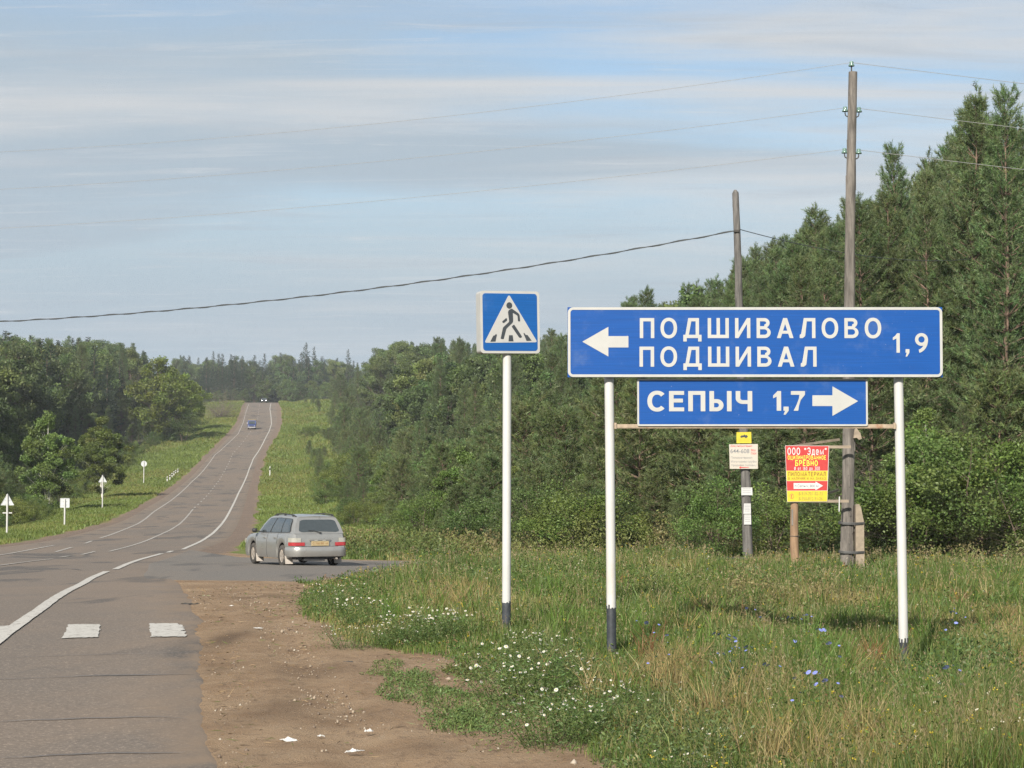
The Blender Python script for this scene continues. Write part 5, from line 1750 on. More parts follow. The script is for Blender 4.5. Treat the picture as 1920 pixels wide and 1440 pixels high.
adtext('ООО “Эдем”', 0.05, 0.95, 0.045, 0.155, M_PRINTWHITE, 0.04)
adtext('ОЦИЛИНДРОВАННОЕ', 0.05, 0.94, 0.180, 0.245, M_YEL2, 0.03)
adtext('БРЕВНО', 0.22, 0.75, 0.268, 0.355, M_YEL2, 0.04)
adtext('Ø от 160 до 300', 0.19, 0.80, 0.378, 0.435, M_PRINTWHITE, 0.03)
adtext('ПИЛОМАТЕРИАЛ', 0.045, 0.945, 0.472, 0.540, M_PRINTBROWN, 0.035)
adtext('В НАЛИЧИИ И НА ЗАКАЗ', 0.045, 0.945, 0.562, 0.605, M_PRINTBROWN, 0.02)
adtext('п.Сепыч, 800 м', 0.20, 0.77, 0.69, 0.75, M_PRINTGREY, 0.0, YB - 0.0062)
adtext('8-919-701-82-73', 0.29, 0.88, 0.825, 0.885, M_PRINTFADED, 0.0)
adtext('8-950-812-91-26', 0.29, 0.88, 0.915, 0.975, M_PRINTFADED, 0.0)
m = MB()
cxq, czq = quadmap(0.12, 0.90)
m.prism([(cxq + 0.040 * math.cos(a), czq + 0.050 * math.sin(a)) for a in np.linspace(0, 6.283, 20, endpoint=False)], YB - 0.0035, YB - 0.0024, [[(cxq + 0.034 * math.cos(a), czq + 0.043 * math.sin(a)) for a in np.linspace(0, 6.283, 20, endpoint=False)]])
m.prism([(cxq - 0.010, czq - 0.034), (cxq + 0.004, czq - 0.036), (cxq - 0.002, czq), (cxq + 0.014, czq + 0.034), (cxq + 0.002, czq + 0.038), (cxq - 0.016, czq + 0.01)], YB - 0.0037, YB - 0.0026)
m.build('telephone_symbol', M_PRINTRED, brd)
for (a, b_), th, yy in ((((1480, 838.5), (1594, 838)), 0.055, 0.02), (((1480, 939.5), (1590, 939.5)), 0.055, 0.02), (((1478, 838), (1588, 822)), 0.045, 0.16), (((1520, 936), (1586, 919)), 0.04, 0.16)):
    (xa, za), (xb_, zb_) = la(*a), la(*b_)
    m = MB(); m.beam((xa, yy - 0.105, za), (xb_, yy - 0.105 + 0.9 * (yy > 0.1), zb_), th, 0.025); m.build('rail', M_PLANK, ad)
(xa, za), (xb_, zb_) = la(1572, 931), la(1571.5, 959)
m = MB(); m.beam((xa, -0.12, za), (xb_, -0.12, zb_), 0.02, 0.012); m.build('loose_slat', M_PAPER, ad)

# ------------------------------------------------------------------ shorter pole with pasted notices
YT = 48.0
tb = at(1402, 1030, YT)
gz3 = float(terr(tb.x, YT))
tp_ = thing('telephone_pole', (tb.x, YT, gz3), 'shorter grey wooden pole with pasted notices and one cable', 'telephone pole')
lt = lambda px, py: (at(px, py, YT).x - tb.x, at(px, py, YT).z - gz3)
(xt, zt), (xb, zb) = lt(1378.5, 362), lt(1402, 1030)
m = MB(); pts = []; rad = []
for i in range(11):
    t = -0.03 + 1.03 * i / 10
    pts.append((xb + (xt - xb) * t + 0.01 * math.sin(t * 9), 0.008 * math.sin(t * 6), zb + (zt - zb) * t)); rad.append(0.112 - 0.038 * max(t, 0))
pts.append((xt, 0, zt + 0.07)); rad.append(0.03)
m.tube(pts, rad, 14); tsh = m.build('shaft', M_POLE_OLD, tp_)
m = MB()
for k in range(26):
    t = random.random(); a = random.uniform(math.pi, 2 * math.pi); rr = 0.112 - 0.038 * t
    m.box((xb + (xt - xb) * t + 0.01 * math.sin(t * 9) + (rr - 0.003) * math.cos(a), (rr - 0.003) * math.sin(a), zb + (zt - zb) * t), (0.016, 0.016, random.uniform(0.04, 0.4)), Matrix.Rotation(a, 3, 'Z'))
m.build('splinters', M_POLE_OLD, tsh)['kind'] = 'stuff'


def notice(name, quad, mat, label, cat, y, thick=0.008):
    P = [at(p[0], p[1], YT + y) for p in quad]
    c_ = sum(P, Vector()) / 4
    root = thing(name, (c_.x, YT + y, c_.z), label, cat)
    m = MB(); m.prism([(p.x - c_.x, p.z - c_.z) for p in P], 0, thick)
    m.build('sheet', mat, root)
    sx = lambda u, v: (((quad[0][0] * (1 - u) + quad[1][0] * u) * (1 - v) + (quad[3][0] * (1 - u) + quad[2][0] * u) * v), ((quad[0][1] * (1 - u) + quad[1][1] * u) * (1 - v) + (quad[3][1] * (1 - u) + quad[2][1] * u) * v))
    def loc(u, v):
        p = at(*sx(u, v), YT + y); return p.x - c_.x, p.z - c_.z
    return root, loc


def ntext(root, loc, body, u0, u1, v0, v1, mat, bold=0.0, y=-0.0012):
    (xa, zt_), (xb_, zb_) = loc(u0, v0), loc(u1, v1)
    text_obj(body, xa, xb_, zb_, zt_, y, 'lettering', mat, root, bold)


rt, lc = notice('advert_plate', [(1381, 810.5), (1408.5, 810), (1409, 831), (1381, 831)], M_YEL, 'small yellow advert plate with a black truck on the short pole', 'advert', -0.135)
m = MB()
m.prism([lc(*p) for p in ((0.26, 0.47), (0.26, 0.36), (0.33, 0.33), (0.37, 0.24), (0.42, 0.32), (0.48, 0.26), (0.55, 0.20), (0.60, 0.30), (0.66, 0.24), (0.74, 0.33), (0.77, 0.45), (0.70, 0.47), (0.67, 0.54), (0.61, 0.55), (0.57, 0.47), (0.42, 0.46), (0.38, 0.50), (0.32, 0.50))], -0.0025, -0.0003)
m.build('truck_picture', M_BLACKPRINT, rt)
for v in (0.60, 0.70, 0.80):
    m = MB(); m.prism([lc(0.12, v + .012), lc(0.88, v + .012), lc(0.88, v), lc(0.12, v)], -0.0022, -0.0003); m.build('print_line', M_PRINTFADED, rt)
rt, lc = notice('handwritten_board', [(1367, 833), (1421, 832.5), (1421, 879), (1368.5, 879)], M_NOTICE, 'cream handwritten board with a telephone number on the short pole', 'notice board', -0.155, 0.012)
ntext(rt, lc, 'Дом, пиломатериал', 0.05, 0.80, 0.03, 0.13, M_PRINTRED, 0.012)
ntext(rt, lc, '644-608', 0.04, 0.70, 0.19, 0.37, M_PRINTGREY, 0.008)
ntext(rt, lc, 'Вру', 0.76, 0.93, 0.20, 0.31, M_PRINTRED, 0.015)
ntext(rt, lc, 'ГКИ', 0.76, 0.94, 0.34, 0.43, M_PRINTRED, 0.01)
ntext(rt, lc, 'Пиломатериал', 0.05, 0.80, 0.50, 0.61, M_PRINTGREY)
ntext(rt, lc, 'Изготовим срубы', 0.05, 0.95, 0.66, 0.77, M_PRINTGREY)
ntext(rt, lc, 'Продаём пиловку', 0.05, 0.95, 0.81, 0.91, M_PRINTGREY)
m = MB(); m.prism([lc(*p) for p in ((0.33, 0.945), (0.38, 0.89), (0.39, 0.925), (0.68, 0.935), (0.68, 0.955), (0.39, 0.965), (0.38, 1.0))], -0.002, -0.0003); m.build('red_arrow', M_PRINTRED, rt)
for quad, lab, nl in (([(1390, 914), (1410.5, 914), (1411, 928.5), (1390, 928.5)], 'wide white paper notice below the handwritten board on the short pole', 3),
                      ([(1395, 944), (1407.5, 944), (1408, 963.5), (1394, 963.5)], 'tall white paper notice below the wide one on the short pole', 5),
                      ([(1395.5, 964.5), (1408, 964.5), (1408.5, 983.5), (1395, 983.5)], 'lowest white paper notice on the short pole', 4)):
    rt, lc = notice('paper_notice', quad, M_PAPER, lab, 'paper notice', -0.13, 0.003)
    rt['group'] = 'paper notices on the short pole'
    for k in range(nl):
        v = 0.14 + 0.72 * k / nl
        m = MB(); m.prism([lc(0.12, v + .03), lc(0.86, v + .03), lc(0.86, v), lc(0.12, v)], -0.0016, -0.0003); m.build('print_line', M_PRINTGREY, rt)

# ------------------------------------------------------------------ overhead wires
def wire(name, start, pixels, end_xy, rad, mat, label, cat, group, n=60, ply=1, extra_end=1.0):
    """A sagging wire that starts at a point and hangs over a straight line on plan; pixels fix its height."""
    S = Vector(start); E = Vector((end_xy[0], end_xy[1], 0))
    ts, zs = [0.0], [S.z]
    for px, py in pixels:
        u = (px - 960) / F; v = (720 - py) / F
        dyy = CP - v * SP; k = u / dyy
        # X = k*Y on the line S + t(E-S)
        t = (k * S.y - S.x) / ((E.x - S.x) - k * (E.y - S.y))
        Y = S.y + (E.y - S.y) * t
        ts.append(t); zs.append(at(px, py, Y).z)
    deg = min(2, len(ts) - 1)
    if deg == 2:
        co = np.polyfit(ts, zs, 2)
        co[2] = S.z
    else:
        sag = 1.2
        a = (zs[1] - zs[0]) / ts[1] - sag * ts[1]
        co = np.array([sag, a, zs[0]])
    pts = []
    for i in range(n + 1):
        t = i / n * extra_end
        pts.append((S.x + (E.x - S.x) * t - S.x, S.y + (E.y - S.y) * t - S.y, float(np.polyval(co, t)) - S.z))
    m = MB()
    if ply == 1: m.tube(pts, rad, 5)
    else:
        m.tube(pts, rad, 5)
        q = []
        for i in range(n * 6 + 1):
            t = i / (n * 6); j = t * n; a = int(min(j, n - 1)); fr = j - a
            p = [pts[a][c_] * (1 - fr) + pts[a + 1][c_] * fr for c_ in range(3)]
            w_ = i * 0.9
            q.append((p[0], p[1] + math.cos(w_) * rad * 1.3, p[2] + math.sin(w_) * rad * 1.6))
        m.tube(q, rad * 0.7, 4)
    o = m.build(name, mat)
    o.location = S
    tag(o, label, cat, group)
    return o


GW = 'overhead power wires on the tall pole'
wire('power_wire', ins_pts[0], [(800, 222), (0, 285)], (-46, 62), 0.0044, M_ALU, 'topmost bare wire crossing the sky from the tall pole to the road side', 'wire', GW)
wire('power_wire', ins_pts[1], [(800, 294), (0, 355)], (-46, 62), 0.0044, M_ALU, 'middle bare wire crossing the sky from the tall pole to the road side', 'wire', GW)
wire('power_wire', ins_pts[3], [(800, 368), (0, 428)], (-46, 62), 0.0044, M_ALU, 'lowest bare wire crossing the sky from the tall pole to the road side', 'wire', GW)
wire('power_wire', ins_pts[0], [(1920, 157)], (40, 44), 0.0055, M_ALU, 'topmost bare wire running from the tall pole towards the pine wood', 'wire', GW)
wire('power_wire', ins_pts[2], [(1920, 241)], (40, 44), 0.0055, M_ALU, 'middle bare wire running from the tall pole in front of the pines', 'wire', GW)
wire('power_wire', ins_pts[4], [(1920, 318)], (40, 44), 0.0055, M_ALU, 'lowest bare wire running from the tall pole in front of the pines', 'wire', GW)
cs = at(1381, 433, YT); cs.y = YT - 0.09
wire('telephone_cable', cs, [(700, 541), (0, 603)], (-46, 66), 0.012, M_CABLE, 'thick dark twisted cable sagging from the short pole across the road', 'cable', None, ply=2)
cs2 = at(1386, 431, YT); cs2.y = YT - 0.09
wire('telephone_cable', cs2, [(1460, 449)], (16, 74), 0.010, M_CABLE, 'dark cable running from the short pole back into the pines', 'cable', None)
M_CLAMP = M_HOOK
m = MB(); x, z = lt(1380, 434); m.box((x, -0.10, z), (0.10, 0.05, 0.05)); m.build('cable_clamp', M_CLAMP, tp_)

# ------------------------------------------------------------------ signs seen from behind along the left verge
def back_sign(name, shape, px, py_base, py_top, Y, label, size, bracket=False):
    b = at(px, py_base, Y)
    gz = float(terr(b.x, Y))
    root = thing(name, (b.x, Y, gz), label, 'road sign', 'signs seen from behind along the left verge')
    zt = at(px, py_top, Y).z - gz
    m = MB(); m.tube([(0, -0.03, -0.3), (0.01, -0.03, zt * 0.5), (0.0, -0.03, zt - 0.06)], 0.055, 12); m.build('post', M_WHITE, root)
    if shape == 'tri':
        h = size * 0.866
        poly = rounded([(-size / 2, zt - h), (size / 2, zt - h), (0, zt)], 0.04)
    elif shape == 'round':
        poly = [(size / 2 * math.cos(a), zt - size / 2 + size / 2 * math.sin(a)) for a in np.linspace(0, 6.283, 28, endpoint=False)]
    else:
        poly = rrect(-size / 2, size / 2, zt - size, zt, 0.05)
    m = MB(); m.prism(poly, 0.03, 0.05); pl = m.build('plate', M_PLATEBACK, root)
    c_ = (sum(p[0] for p in poly) / len(poly), sum(p[1] for p in poly) / len(poly))
    inner = [(c_[0] + (p[0] - c_[0]) * 0.93, c_[1] + (p[1] - c_[1]) * 0.93) for p in poly]
    m = MB(); m.prism(poly, 0.008, 0.0295, [inner]); m.build('rim', M_PLATEBACK, pl)
    for dz in ((-0.12, 0.12) if shape != 'tri' else (-0.14, 0.08)):
        m = MB(); m.box((c_[0], 0.016, c_[1] + dz), (0.3, 0.022, 0.035)); m.build('clamp', M_SIGNBACK, root)
    if bracket:
        m = MB(); m.box((0, 0.03, zt - size * 0.866 - 0.42), (0.52, 0.03, 0.06)); m.build('bracket', M_WHITE, root)
    return root


M_PLATEBACK = mat_simple('light_grey_plate', (0.44, 0.46, 0.475), 0.55, 0.1, var=0.08, scale=5)
back_sign('warning_sign', 'tri', 13, 1003, 925, 118, 'grey back of a triangle sign with a short bracket, at the picture edge', 0.76, True)
back_sign('square_sign', 'square', 121, 990, 934, 140, 'grey back of a square sign plate on a white post', 0.62)
back_sign('warning_sign', 'tri', 192, 951, 890, 186, 'grey back of a small triangle sign in front of the full green birch', 0.76)
back_sign('round_sign', 'round', 269.5, 907, 864, 268, 'small round sign plate seen from behind, above the row of marker posts', 0.74)


def marker_post(px, pyt, pyb, Y, label, group):
    b = at(px, pyb, Y); gz = float(terr(b.x, Y)); h = at(px, pyt, Y).z - gz
    root = thing('marker_post', (b.x, Y, gz), label, 'marker post', group)
    m = MB(); m.box((0, 0, h * 0.30), (0.13, 0.10, h * 0.6 + 0.2)); m.build('shaft', M_WHITE, root)
    m = MB(); m.prism([(-0.066, h * 0.58), (0.066, h * 0.62), (0.066, h * 0.82), (-0.066, h * 0.78)], -0.052, 0.052); m.build('black_band', M_BLACK, root)
    m = MB(); m.prism([(-0.065, h * 0.785), (0.065, h * 0.825), (0.065, h), (-0.065, h * 0.95)], -0.05, 0.05); m.build('top', M_WHITE, root)


ordn = ['nearest', 'second', 'third', 'fourth', 'fifth', 'farthest']
for k, (px, pt_, pb_) in enumerate(((313.5, 893, 905), (318.5, 890, 901), (322.5, 886.5, 897), (326, 883.5, 893.5), (329.5, 881, 890), (333.5, 878.5, 888))):
    X_, Y_, _ = ground(px, pb_)
    marker_post(px, pt_, pb_, Y_, f'{ordn[k]} short white marker post of the row on the left verge', 'row of marker posts on the left verge')
X_, Y_, _ = ground(506, 893)
marker_post(506, 874, 893, Y_, 'single white marker post with a black band at the right verge', 'marker post on the right verge')

# ------------------------------------------------------------------ vehicles
M_SILVER = mat_simple('silver_car_paint', (0.34, 0.335, 0.32), 0.32, 0.55, var=0.05, scale=3, coat=0.5, dirt=(0.34, 0.28, 0.22), dirt_amt=0.3)
M_CARGLASS = mat_simple('car_glass', (0.045, 0.055, 0.060), 0.06, 0.0, var=0.1, coat=0.4)
M_BLKPLASTIC = mat_simple('black_plastic', (0.03, 0.03, 0.032), 0.6, var=0.2)
M_TYRE = mat_simple('dusty_tyre', (0.055, 0.050, 0.045), 0.9, var=0.3, dirt=(0.20, 0.15, 0.11), dirt_amt=0.6)
M_RIM = mat_simple('dusty_rim', (0.38, 0.34, 0.30), 0.5, 0.4, var=0.15, dirt=(0.25, 0.18, 0.12), dirt_amt=0.5)
M_TAIL = mat_simple('tail_light_red', (0.33, 0.025, 0.028), 0.2, var=0.05, coat=0.6)
M_TAILCLEAR = mat_simple('tail_light_clear', (0.33, 0.32, 0.28), 0.2, var=0.05, coat=0.6)
M_PLATE = mat_simple('number_plate_yellow', (0.37, 0.29, 0.165), 0.5, var=0.05)
M_FLAP = mat_simple('mud_flap', (0.42, 0.38, 0.34), 0.7, var=0.1)

CY = 62.0
cpt = at(551, 1056, CY)
CARZ = float(terr(cpt.x, CY)) + 0.02
car = thing('estate_car', (cpt.x, CY, CARZ), 'silver estate car with roof rails and a yellow number plate at the side road', 'car', None, R(90 + 25))
AX_R, AX_F, WR = -1.30, 1.28, 0.305


def belt(x): return float(np.interp(x, [-2.3, -1.0, 0.9, 1.25, 1.7, 2.05, 2.3], [0.955, 0.925, 0.90, 0.895, 0.845, 0.75, 0.64]))


def sill(x):
    z = float(np.interp(x, [-2.3, -2.0, -1.6, 1.6, 2.0, 2.3], [0.30, 0.27, 0.235, 0.22, 0.22, 0.26]))
    for a in (AX_R, AX_F):
        r_ = 0.375
        if abs(x - a) < r_: z = max(z, 0.30 + math.sqrt(r_ * r_ - (x - a) ** 2))
    return z


def lw(x):   # half width on plan
    e = max(0.0, (abs(x - 0.0) - 1.70) / 0.58)
    return 0.845 * (1 - 0.17 * e ** 2.6)


xs_ = sorted(set([round(v, 3) for v in np.linspace(-2.24, 2.26, 60)] + [a + r_ for a in (AX_R, AX_F) for r_ in (-0.376, -0.374, -0.34, -0.28, 0.28, 0.34, 0.374, 0.376)]))
fl = [0, 0.12, 0.3, 0.48, 0.62, 0.8, 0.93, 1.0]
wl_ = [0.95, 0.985, 1.0, 1.0, 0.995, 0.975, 0.955, 0.925]


def rear_x(z): return float(np.interp(z, [0.25, 0.34, 0.45, 0.55, 0.60, 0.75, 0.96], [0.08, 0.015, 0.0, 0.005, 0.055, 0.06, 0.09]))


def bpt(x, k, side):
    z0_, z1_ = sill(x), belt(x)
    z = z0_ + (z1_ - z0_) * fl[k]
    y = lw(x) * wl_[k] * side
    xx = x
    if x < -2.0: xx = x + rear_x(z) * (-2.0 - x) / 0.24
    if x > 2.0: xx = x - float(np.interp(z, [0.2, 0.35, 0.5, 0.62, 0.75], [0.10, 0.02, 0.0, 0.05, 0.14])) * (x - 2.0) / 0.26
    return (xx, y, z)


mb = MB()
vs, fs = [], []
nk = len(fl); ring = 2 * nk + 3
for x in xs_:
    Lp = [bpt(x, k, 1) for k in range(nk)]; Rp = [bpt(x, k, -1) for k in range(nk)][::-1]
    bx_l = Lp[-1]
    mid = [(bx_l[0], bx_l[1] * q, bx_l[2] + 0.045 * (1 - q * q)) for q in (0.6, 0.0, -0.6)]
    vs += Lp + mid + Rp
for i in range(len(xs_) - 1):
    for k in range(ring - 1):
        a = i * ring + k
        fs.append((a, a + ring, a + ring + 1, a + 1))
mb.add(vs, fs, True)
for i0, flip in ((0, False), ((len(xs_) - 1) * ring, True)):
    cap = []
    for k in range(nk - 1):
        a, b_ = i0 + k, i0 + k + 1; c_, d_ = i0 + ring - 1 - k, i0 + ring - 2 - k
        cap.append((a, b_, d_, c_) if not flip else (c_, d_, b_, a))
    cap.append(tuple(i0 + q for q in ((nk - 1, nk, nk + 1, nk + 2, nk + 3) if not flip else (nk + 3, nk + 2, nk + 1, nk, nk - 1))))
    mb.add(vs, cap)


def gh(s, t, side):
    x = ((-2.165 + 0.0) * (1 - t) + (-1.93) * t) * (1 - s) + (1.18 * (1 - t) + 0.42 * t) * s
    pr = max(0.0, (0.13 - s) / 0.13); pf = max(0.0, (s - 0.84) / 0.16)
    y = 0.785 * (1 - 0.10 * pr ** 2 - 0.10 * pf ** 1.6) * (1 - t) + 0.610 * (1 - 0.07 * pr ** 2 - 0.05 * pf ** 1.6) * t + 0.030 * math.sin(math.pi * t)
    zroof = float(np.interp(s, [0, 0.15, 0.5, 0.8, 1.0], [1.375, 1.405, 1.425, 1.405, 1.355]))
    z = (belt(x) - 0.015) * (1 - t) + zroof * t
    return (x, y * side, z)


ns_, nt_ = 28, 6
vs, fs = [], []
ring = 2 * (nt_ + 1) + 5
for i in range(ns_ + 1):
    s_ = i / ns_
    Lp = [gh(s_, k / nt_, 1) for k in range(nt_ + 1)]; Rp = [gh(s_, k / nt_, -1) for k in range(nt_ + 1)][::-1]
    tpt = Lp[-1]
    mid = [(tpt[0], tpt[1] * q, tpt[2] + 0.022 + 0.030 * (1 - q * q)) for q in (0.9, 0.5, 0.0, -0.5, -0.9)]
    vs += Lp + mid + Rp
for i in range(ns_):
    for k in range(ring - 1):
        a = i * ring + k
        fs.append((a, a + ring, a + ring + 1, a + 1))
mb.add(vs, fs, True)
for i0, flip in ((0, False), (ns_ * ring, True)):
    cap = []
    for k in range(nt_ + 2):
        a, b_ = i0 + k, i0 + k + 1; c_, d_ = i0 + ring - 1 - k, i0 + ring - 2 - k
        cap.append((a, b_, d_, c_) if not flip else (c_, d_, b_, a))
    mb.add(vs, cap)
# bumper swelling round the tail
bvs, bfs = [], []
lv = [(0.30, -0.004), (0.36, 0.022), (0.44, 0.034), (0.52, 0.030), (0.56, 0.006)]
path = [(-1.75, 0.85), (-1.95, 0.835), (-2.12, 0.785), (-2.22, 0.70), (-2.255, 0.55), (-2.27, 0.28), (-2.275, 0)]
path = path + [(p[0], -p[1]) for p in path[::-1][1:]]
for z, off in lv:
    for i, (x, y_) in enumerate(path):
        q = abs(y_) / 0.85
        bvs.append((x - off * (1 - q ** 3) - (0.0 if q > .9 else 0.004), y_ + math.copysign(off * q ** 2, y_) if y_ else 0, z))
npth = len(path)
for j in range(len(lv) - 1):
    for i in range(npth - 1):
        a = j * npth + i
        bfs.append((a, a + npth, a + npth + 1, a + 1))
mb.add(bvs, bfs, True)
body = mb.build('body', M_SILVER, car)


def ngon_part(name, mat, parent, pts):
    m = MB(); m.add(pts, [tuple(range(len(pts)))]); return m.build(name, mat, parent)


def gpatch(s0, s1, t0, t1, off, side, name, mat):
    m = MB(); V_, F_ = [], []
    nu, nv = 14, 8
    for j in range(nv + 1):
        for i in range(nu + 1):
            v = j / nv
            ins = 0.03 * (1 - min(1.0, min(v, 1 - v) / 0.12))      # softened corners
            u = ins + (1 - 2 * ins) * i / nu
            p = Vector(gh(s0 + (s1 - s0) * u, t0 + (t1 - t0) * v, side))
            V_.append(p + Vector((0, side, 0.32)).normalized() * off)
    for j in range(nv):
        for i in range(nu):
            a = j * (nu + 1) + i
            q = (a, a + 1, a + nu + 2, a + nu + 1)
            F_.append(q if side < 0 else q[::-1])
    m.add(V_, F_, True)
    return m.build(name, mat, car)


for side in (1, -1):
    gpatch(0.065, 0.895, 0.07, 0.90, 0.006, side, 'window_trim', M_BLKPLASTIC)
    for s0, s1 in ((0.08, 0.29), (0.31, 0.575), (0.60, 0.875)):
        gpatch(s0, s1, 0.10, 0.87, 0.012, side, 'side_window', M_CARGLASS)
    # door seams and handles
    for x, w_ in ((-0.93, 0.012), (-0.02, 0.012), (0.98, 0.012)):
        m = MB()
        for k in range(nk - 1):
            if x < -0.9 and k < 3: continue
            p, q = Vector(bpt(x, k, side)), Vector(bpt(x, k + 1, side))
            m.beam(p + Vector((0, side * 0.001, 0)), q + Vector((0, side * 0.001, 0)), 0.006, w_)
        m.build('door_seam', M_BLKPLASTIC, car)
    for x in (-0.75, 0.18):
        p = Vector(bpt(x, 5, side)); m = MB(); m.box(p + Vector((0, side * 0.012, 0.01)), (0.19, 0.03, 0.035)); m.build('door_handle', M_SILVER, car)
    m = MB()
    a, b_ = Vector(gh(0.90, 0.12, side)), Vector((0, 0, 0))
    m.beam(a, a + Vector((0.02, side * 0.10, 0.02)), 0.04, 0.05)
    m.lathe([(0, -0.065), (0.05, -0.06), (0.075, -0.02), (0.075, 0.03), (0.05, 0.062), (0, 0.065)], 10, tuple(a + Vector((0.04, side * 0.17, 0.04))))
    m.build('wing_mirror', M_SILVER if side < 0 else M_BLKPLASTIC, car)
    # roof rail
    m = MB()
    rp = [Vector(gh(s_, 1, side)) + Vector((0, -side * 0.035, 0.055 if 0 < i < 8 else 0.02)) for i, s_ in enumerate(np.linspace(0.05, 0.82, 9))]
    m.tube(rp, 0.017, 6)
    for i in (1, 4, 7): m.box(rp[i] - Vector((0, 0, 0.02)), (0.10, 0.04, 0.06))
    m.build('roof_rail', M_BLKPLASTIC, car)
    # tail light: clear upper lens, red lower lens, wrapped round the corner
    for z0_, z1_, mat in ((0.60, 0.695, M_TAIL), (0.70, 0.82, M_TAILCLEAR)):
        def cpt_(w_, z):   # w from inner rear (0) round the corner to the side (1)
            pth = [(-2.198, 0.44), (-2.198, 0.62), (-2.190, 0.70), (-2.165, 0.765), (-2.09, 0.806), (-1.93, 0.838)]
            j = w_ * (len(pth) - 1); i = min(int(j), len(pth) - 2); f_ = j - i
            x = pth[i][0] * (1 - f_) + pth[i + 1][0] * f_; y_ = pth[i][1] * (1 - f_) + pth[i + 1][1] * f_
            return (x - 0.010 + (z - 0.7) * 0.06, (y_ + 0.010) * side, z)
        m = MB(); V_, F_ = [], []
        w0 = 0.0 if mat is M_TAIL else 0.12
        for i in range(13):
            w_ = w0 + (1 - w0) * i / 12
            V_ += [cpt_(w_, z0_), cpt_(w_, z1_)]
        for i in range(12): F_.append((2 * i, 2 * i + 1, 2 * i + 3, 2 * i + 2) if side > 0 else (2 * i, 2 * i + 2, 2 * i + 3, 2 * i + 1))
        m.add(V_, F_, True); m.build('tail_light', mat, car)
    m = MB(); m.box((2.20, side * 0.58, 0.66), (0.10, 0.34, 0.13)); m.build('headlight', M_TAILCLEAR, car)
# tailgate window, wiper, plate, handle strip
pts = []
for u, v in rrect(0.07, 0.93, 0.10, 0.90, 0.13, 6):
    a, b_ = Vector(gh(0, v, 1)), Vector(gh(0, v, -1))
    p = a * (1 - u) + b_ * u; pts.append(tuple(p + Vector((-0.010, 0, -0.003))))
ngon_part('rear_window', M_CARGLASS, car, pts[::-1])
a, b_ = Vector(gh(0, 0.06, 1)), Vector(gh(0, 0.06, -1)); c_ = (a + b_) / 2
m = MB(); m.tube([c_ + Vector((-0.03, -0.02, 0.0)), c_ + Vector((-0.02, 0.17, 0.06)), c_ + Vector((-0.015, 0.33, 0.07))], 0.010, 5); m.lathe([(0, -0.02), (0.03, -0.02), (0.03, 0.02), (0, 0.02)], 8, tuple(c_ + Vector((-0.02, -0.02, 0)))); m.build('rear_wiper', M_BLKPLASTIC, car)
m = MB(); m.box((-2.222, 0, 0.665), (0.014, 0.52, 0.13)); npl = m.build('number_plate', M_PLATE, car)
RP = Matrix(((0, 1, 0, -2.2295), (-1, 0, 0, 0), (0, 0, 1, 0), (0, 0, 0, 1)))
text_obj('С 758 ВВ 18', -0.225, 0.225, 0.635, 0.695, -0.001, 'plate_lettering', M_PRINTBROWN, npl, 0.0, RP)
m = MB(); m.box((-2.213, 0, 0.765), (0.03, 0.62, 0.045)); m.build('tailgate_handle', M_SILVER, car)
m = MB(); m.box((-2.230, 0.12, 0.745), (0.02, 0.09, 0.025)); m.box((-2.230, -0.12, 0.745), (0.02, 0.09, 0.025)); m.build('plate_lamp', M_TAILCLEAR, car)
m = MB(); m.box((-2.20, 0, 0.587), (0.012, 1.10, 0.008)); m.build('tailgate_seam', M_BLKPLASTIC, car)
# underside, wheel housings, exhaust
m = MB(); m.box((0, 0, 0.30), (4.1, 1.28, 0.18)); m.box((-1.95, 0.15, 0.225), (0.45, 0.62, 0.10)); m.box((-1.3, 0, 0.30), (0.09, 1.3, 0.09)); m.box((0, 0, 0.62), (4.0, 1.30, 0.5)); m.build('underbody', M_BLKPLASTIC, car)
m = MB(); m.tube([(-1.2, -0.45, 0.24), (-2.28, -0.48, 0.24)], 0.028, 8); m.build('exhaust_pipe', M_RIM, car)


def wheel(parent, x, y, side, r_=WR, w_=0.19):
    m = MB()
    prof = [(r_ * 0.64, -w_ / 2), (r_ * 0.93, -w_ / 2), (r_, -w_ * 0.34), (r_, w_ * 0.34), (r_ * 0.93, w_ / 2), (r_ * 0.64, w_ / 2)]
    m.lathe(prof, 24)
    mt = Matrix.Translation((x, y, r_)) @ Matrix.Rotation(R(-90 * side), 4, 'X')
    ty = m.build('wheel', M_TYRE, parent, mt)
    m = MB(); m.lathe([(r_ * 0.66, w_ * 0.40), (r_ * 0.60, w_ * 0.42), (r_ * 0.52, w_ * 0.22), (r_ * 0.18, w_ * 0.30), (0, w_ * 0.34)], 24)
    m.lathe([(r_ * 0.66, -w_ * 0.4), (0.0, -w_ * 0.38)], 16)
    for k in range(6):
        a = k * math.pi / 3; m.box((r_ * 0.37 * math.cos(a), r_ * 0.37 * math.sin(a), w_ * 0.30), (r_ * 0.5, r_ * 0.16, w_ * 0.12), Matrix.Rotation(a, 3, 'Z'))
    m.build('rim', M_RIM, ty, mt)


for x in (AX_R, AX_F):
    for side in (1, -1):
        wheel(car, x, side * 0.735, side)
        m = MB(); m.box((x - 0.37, side * 0.73, 0.20), (0.02, 0.22, 0.24), Matrix.Rotation(R(12), 3, 'Y')); m.build('mud_flap', M_FLAP, car)

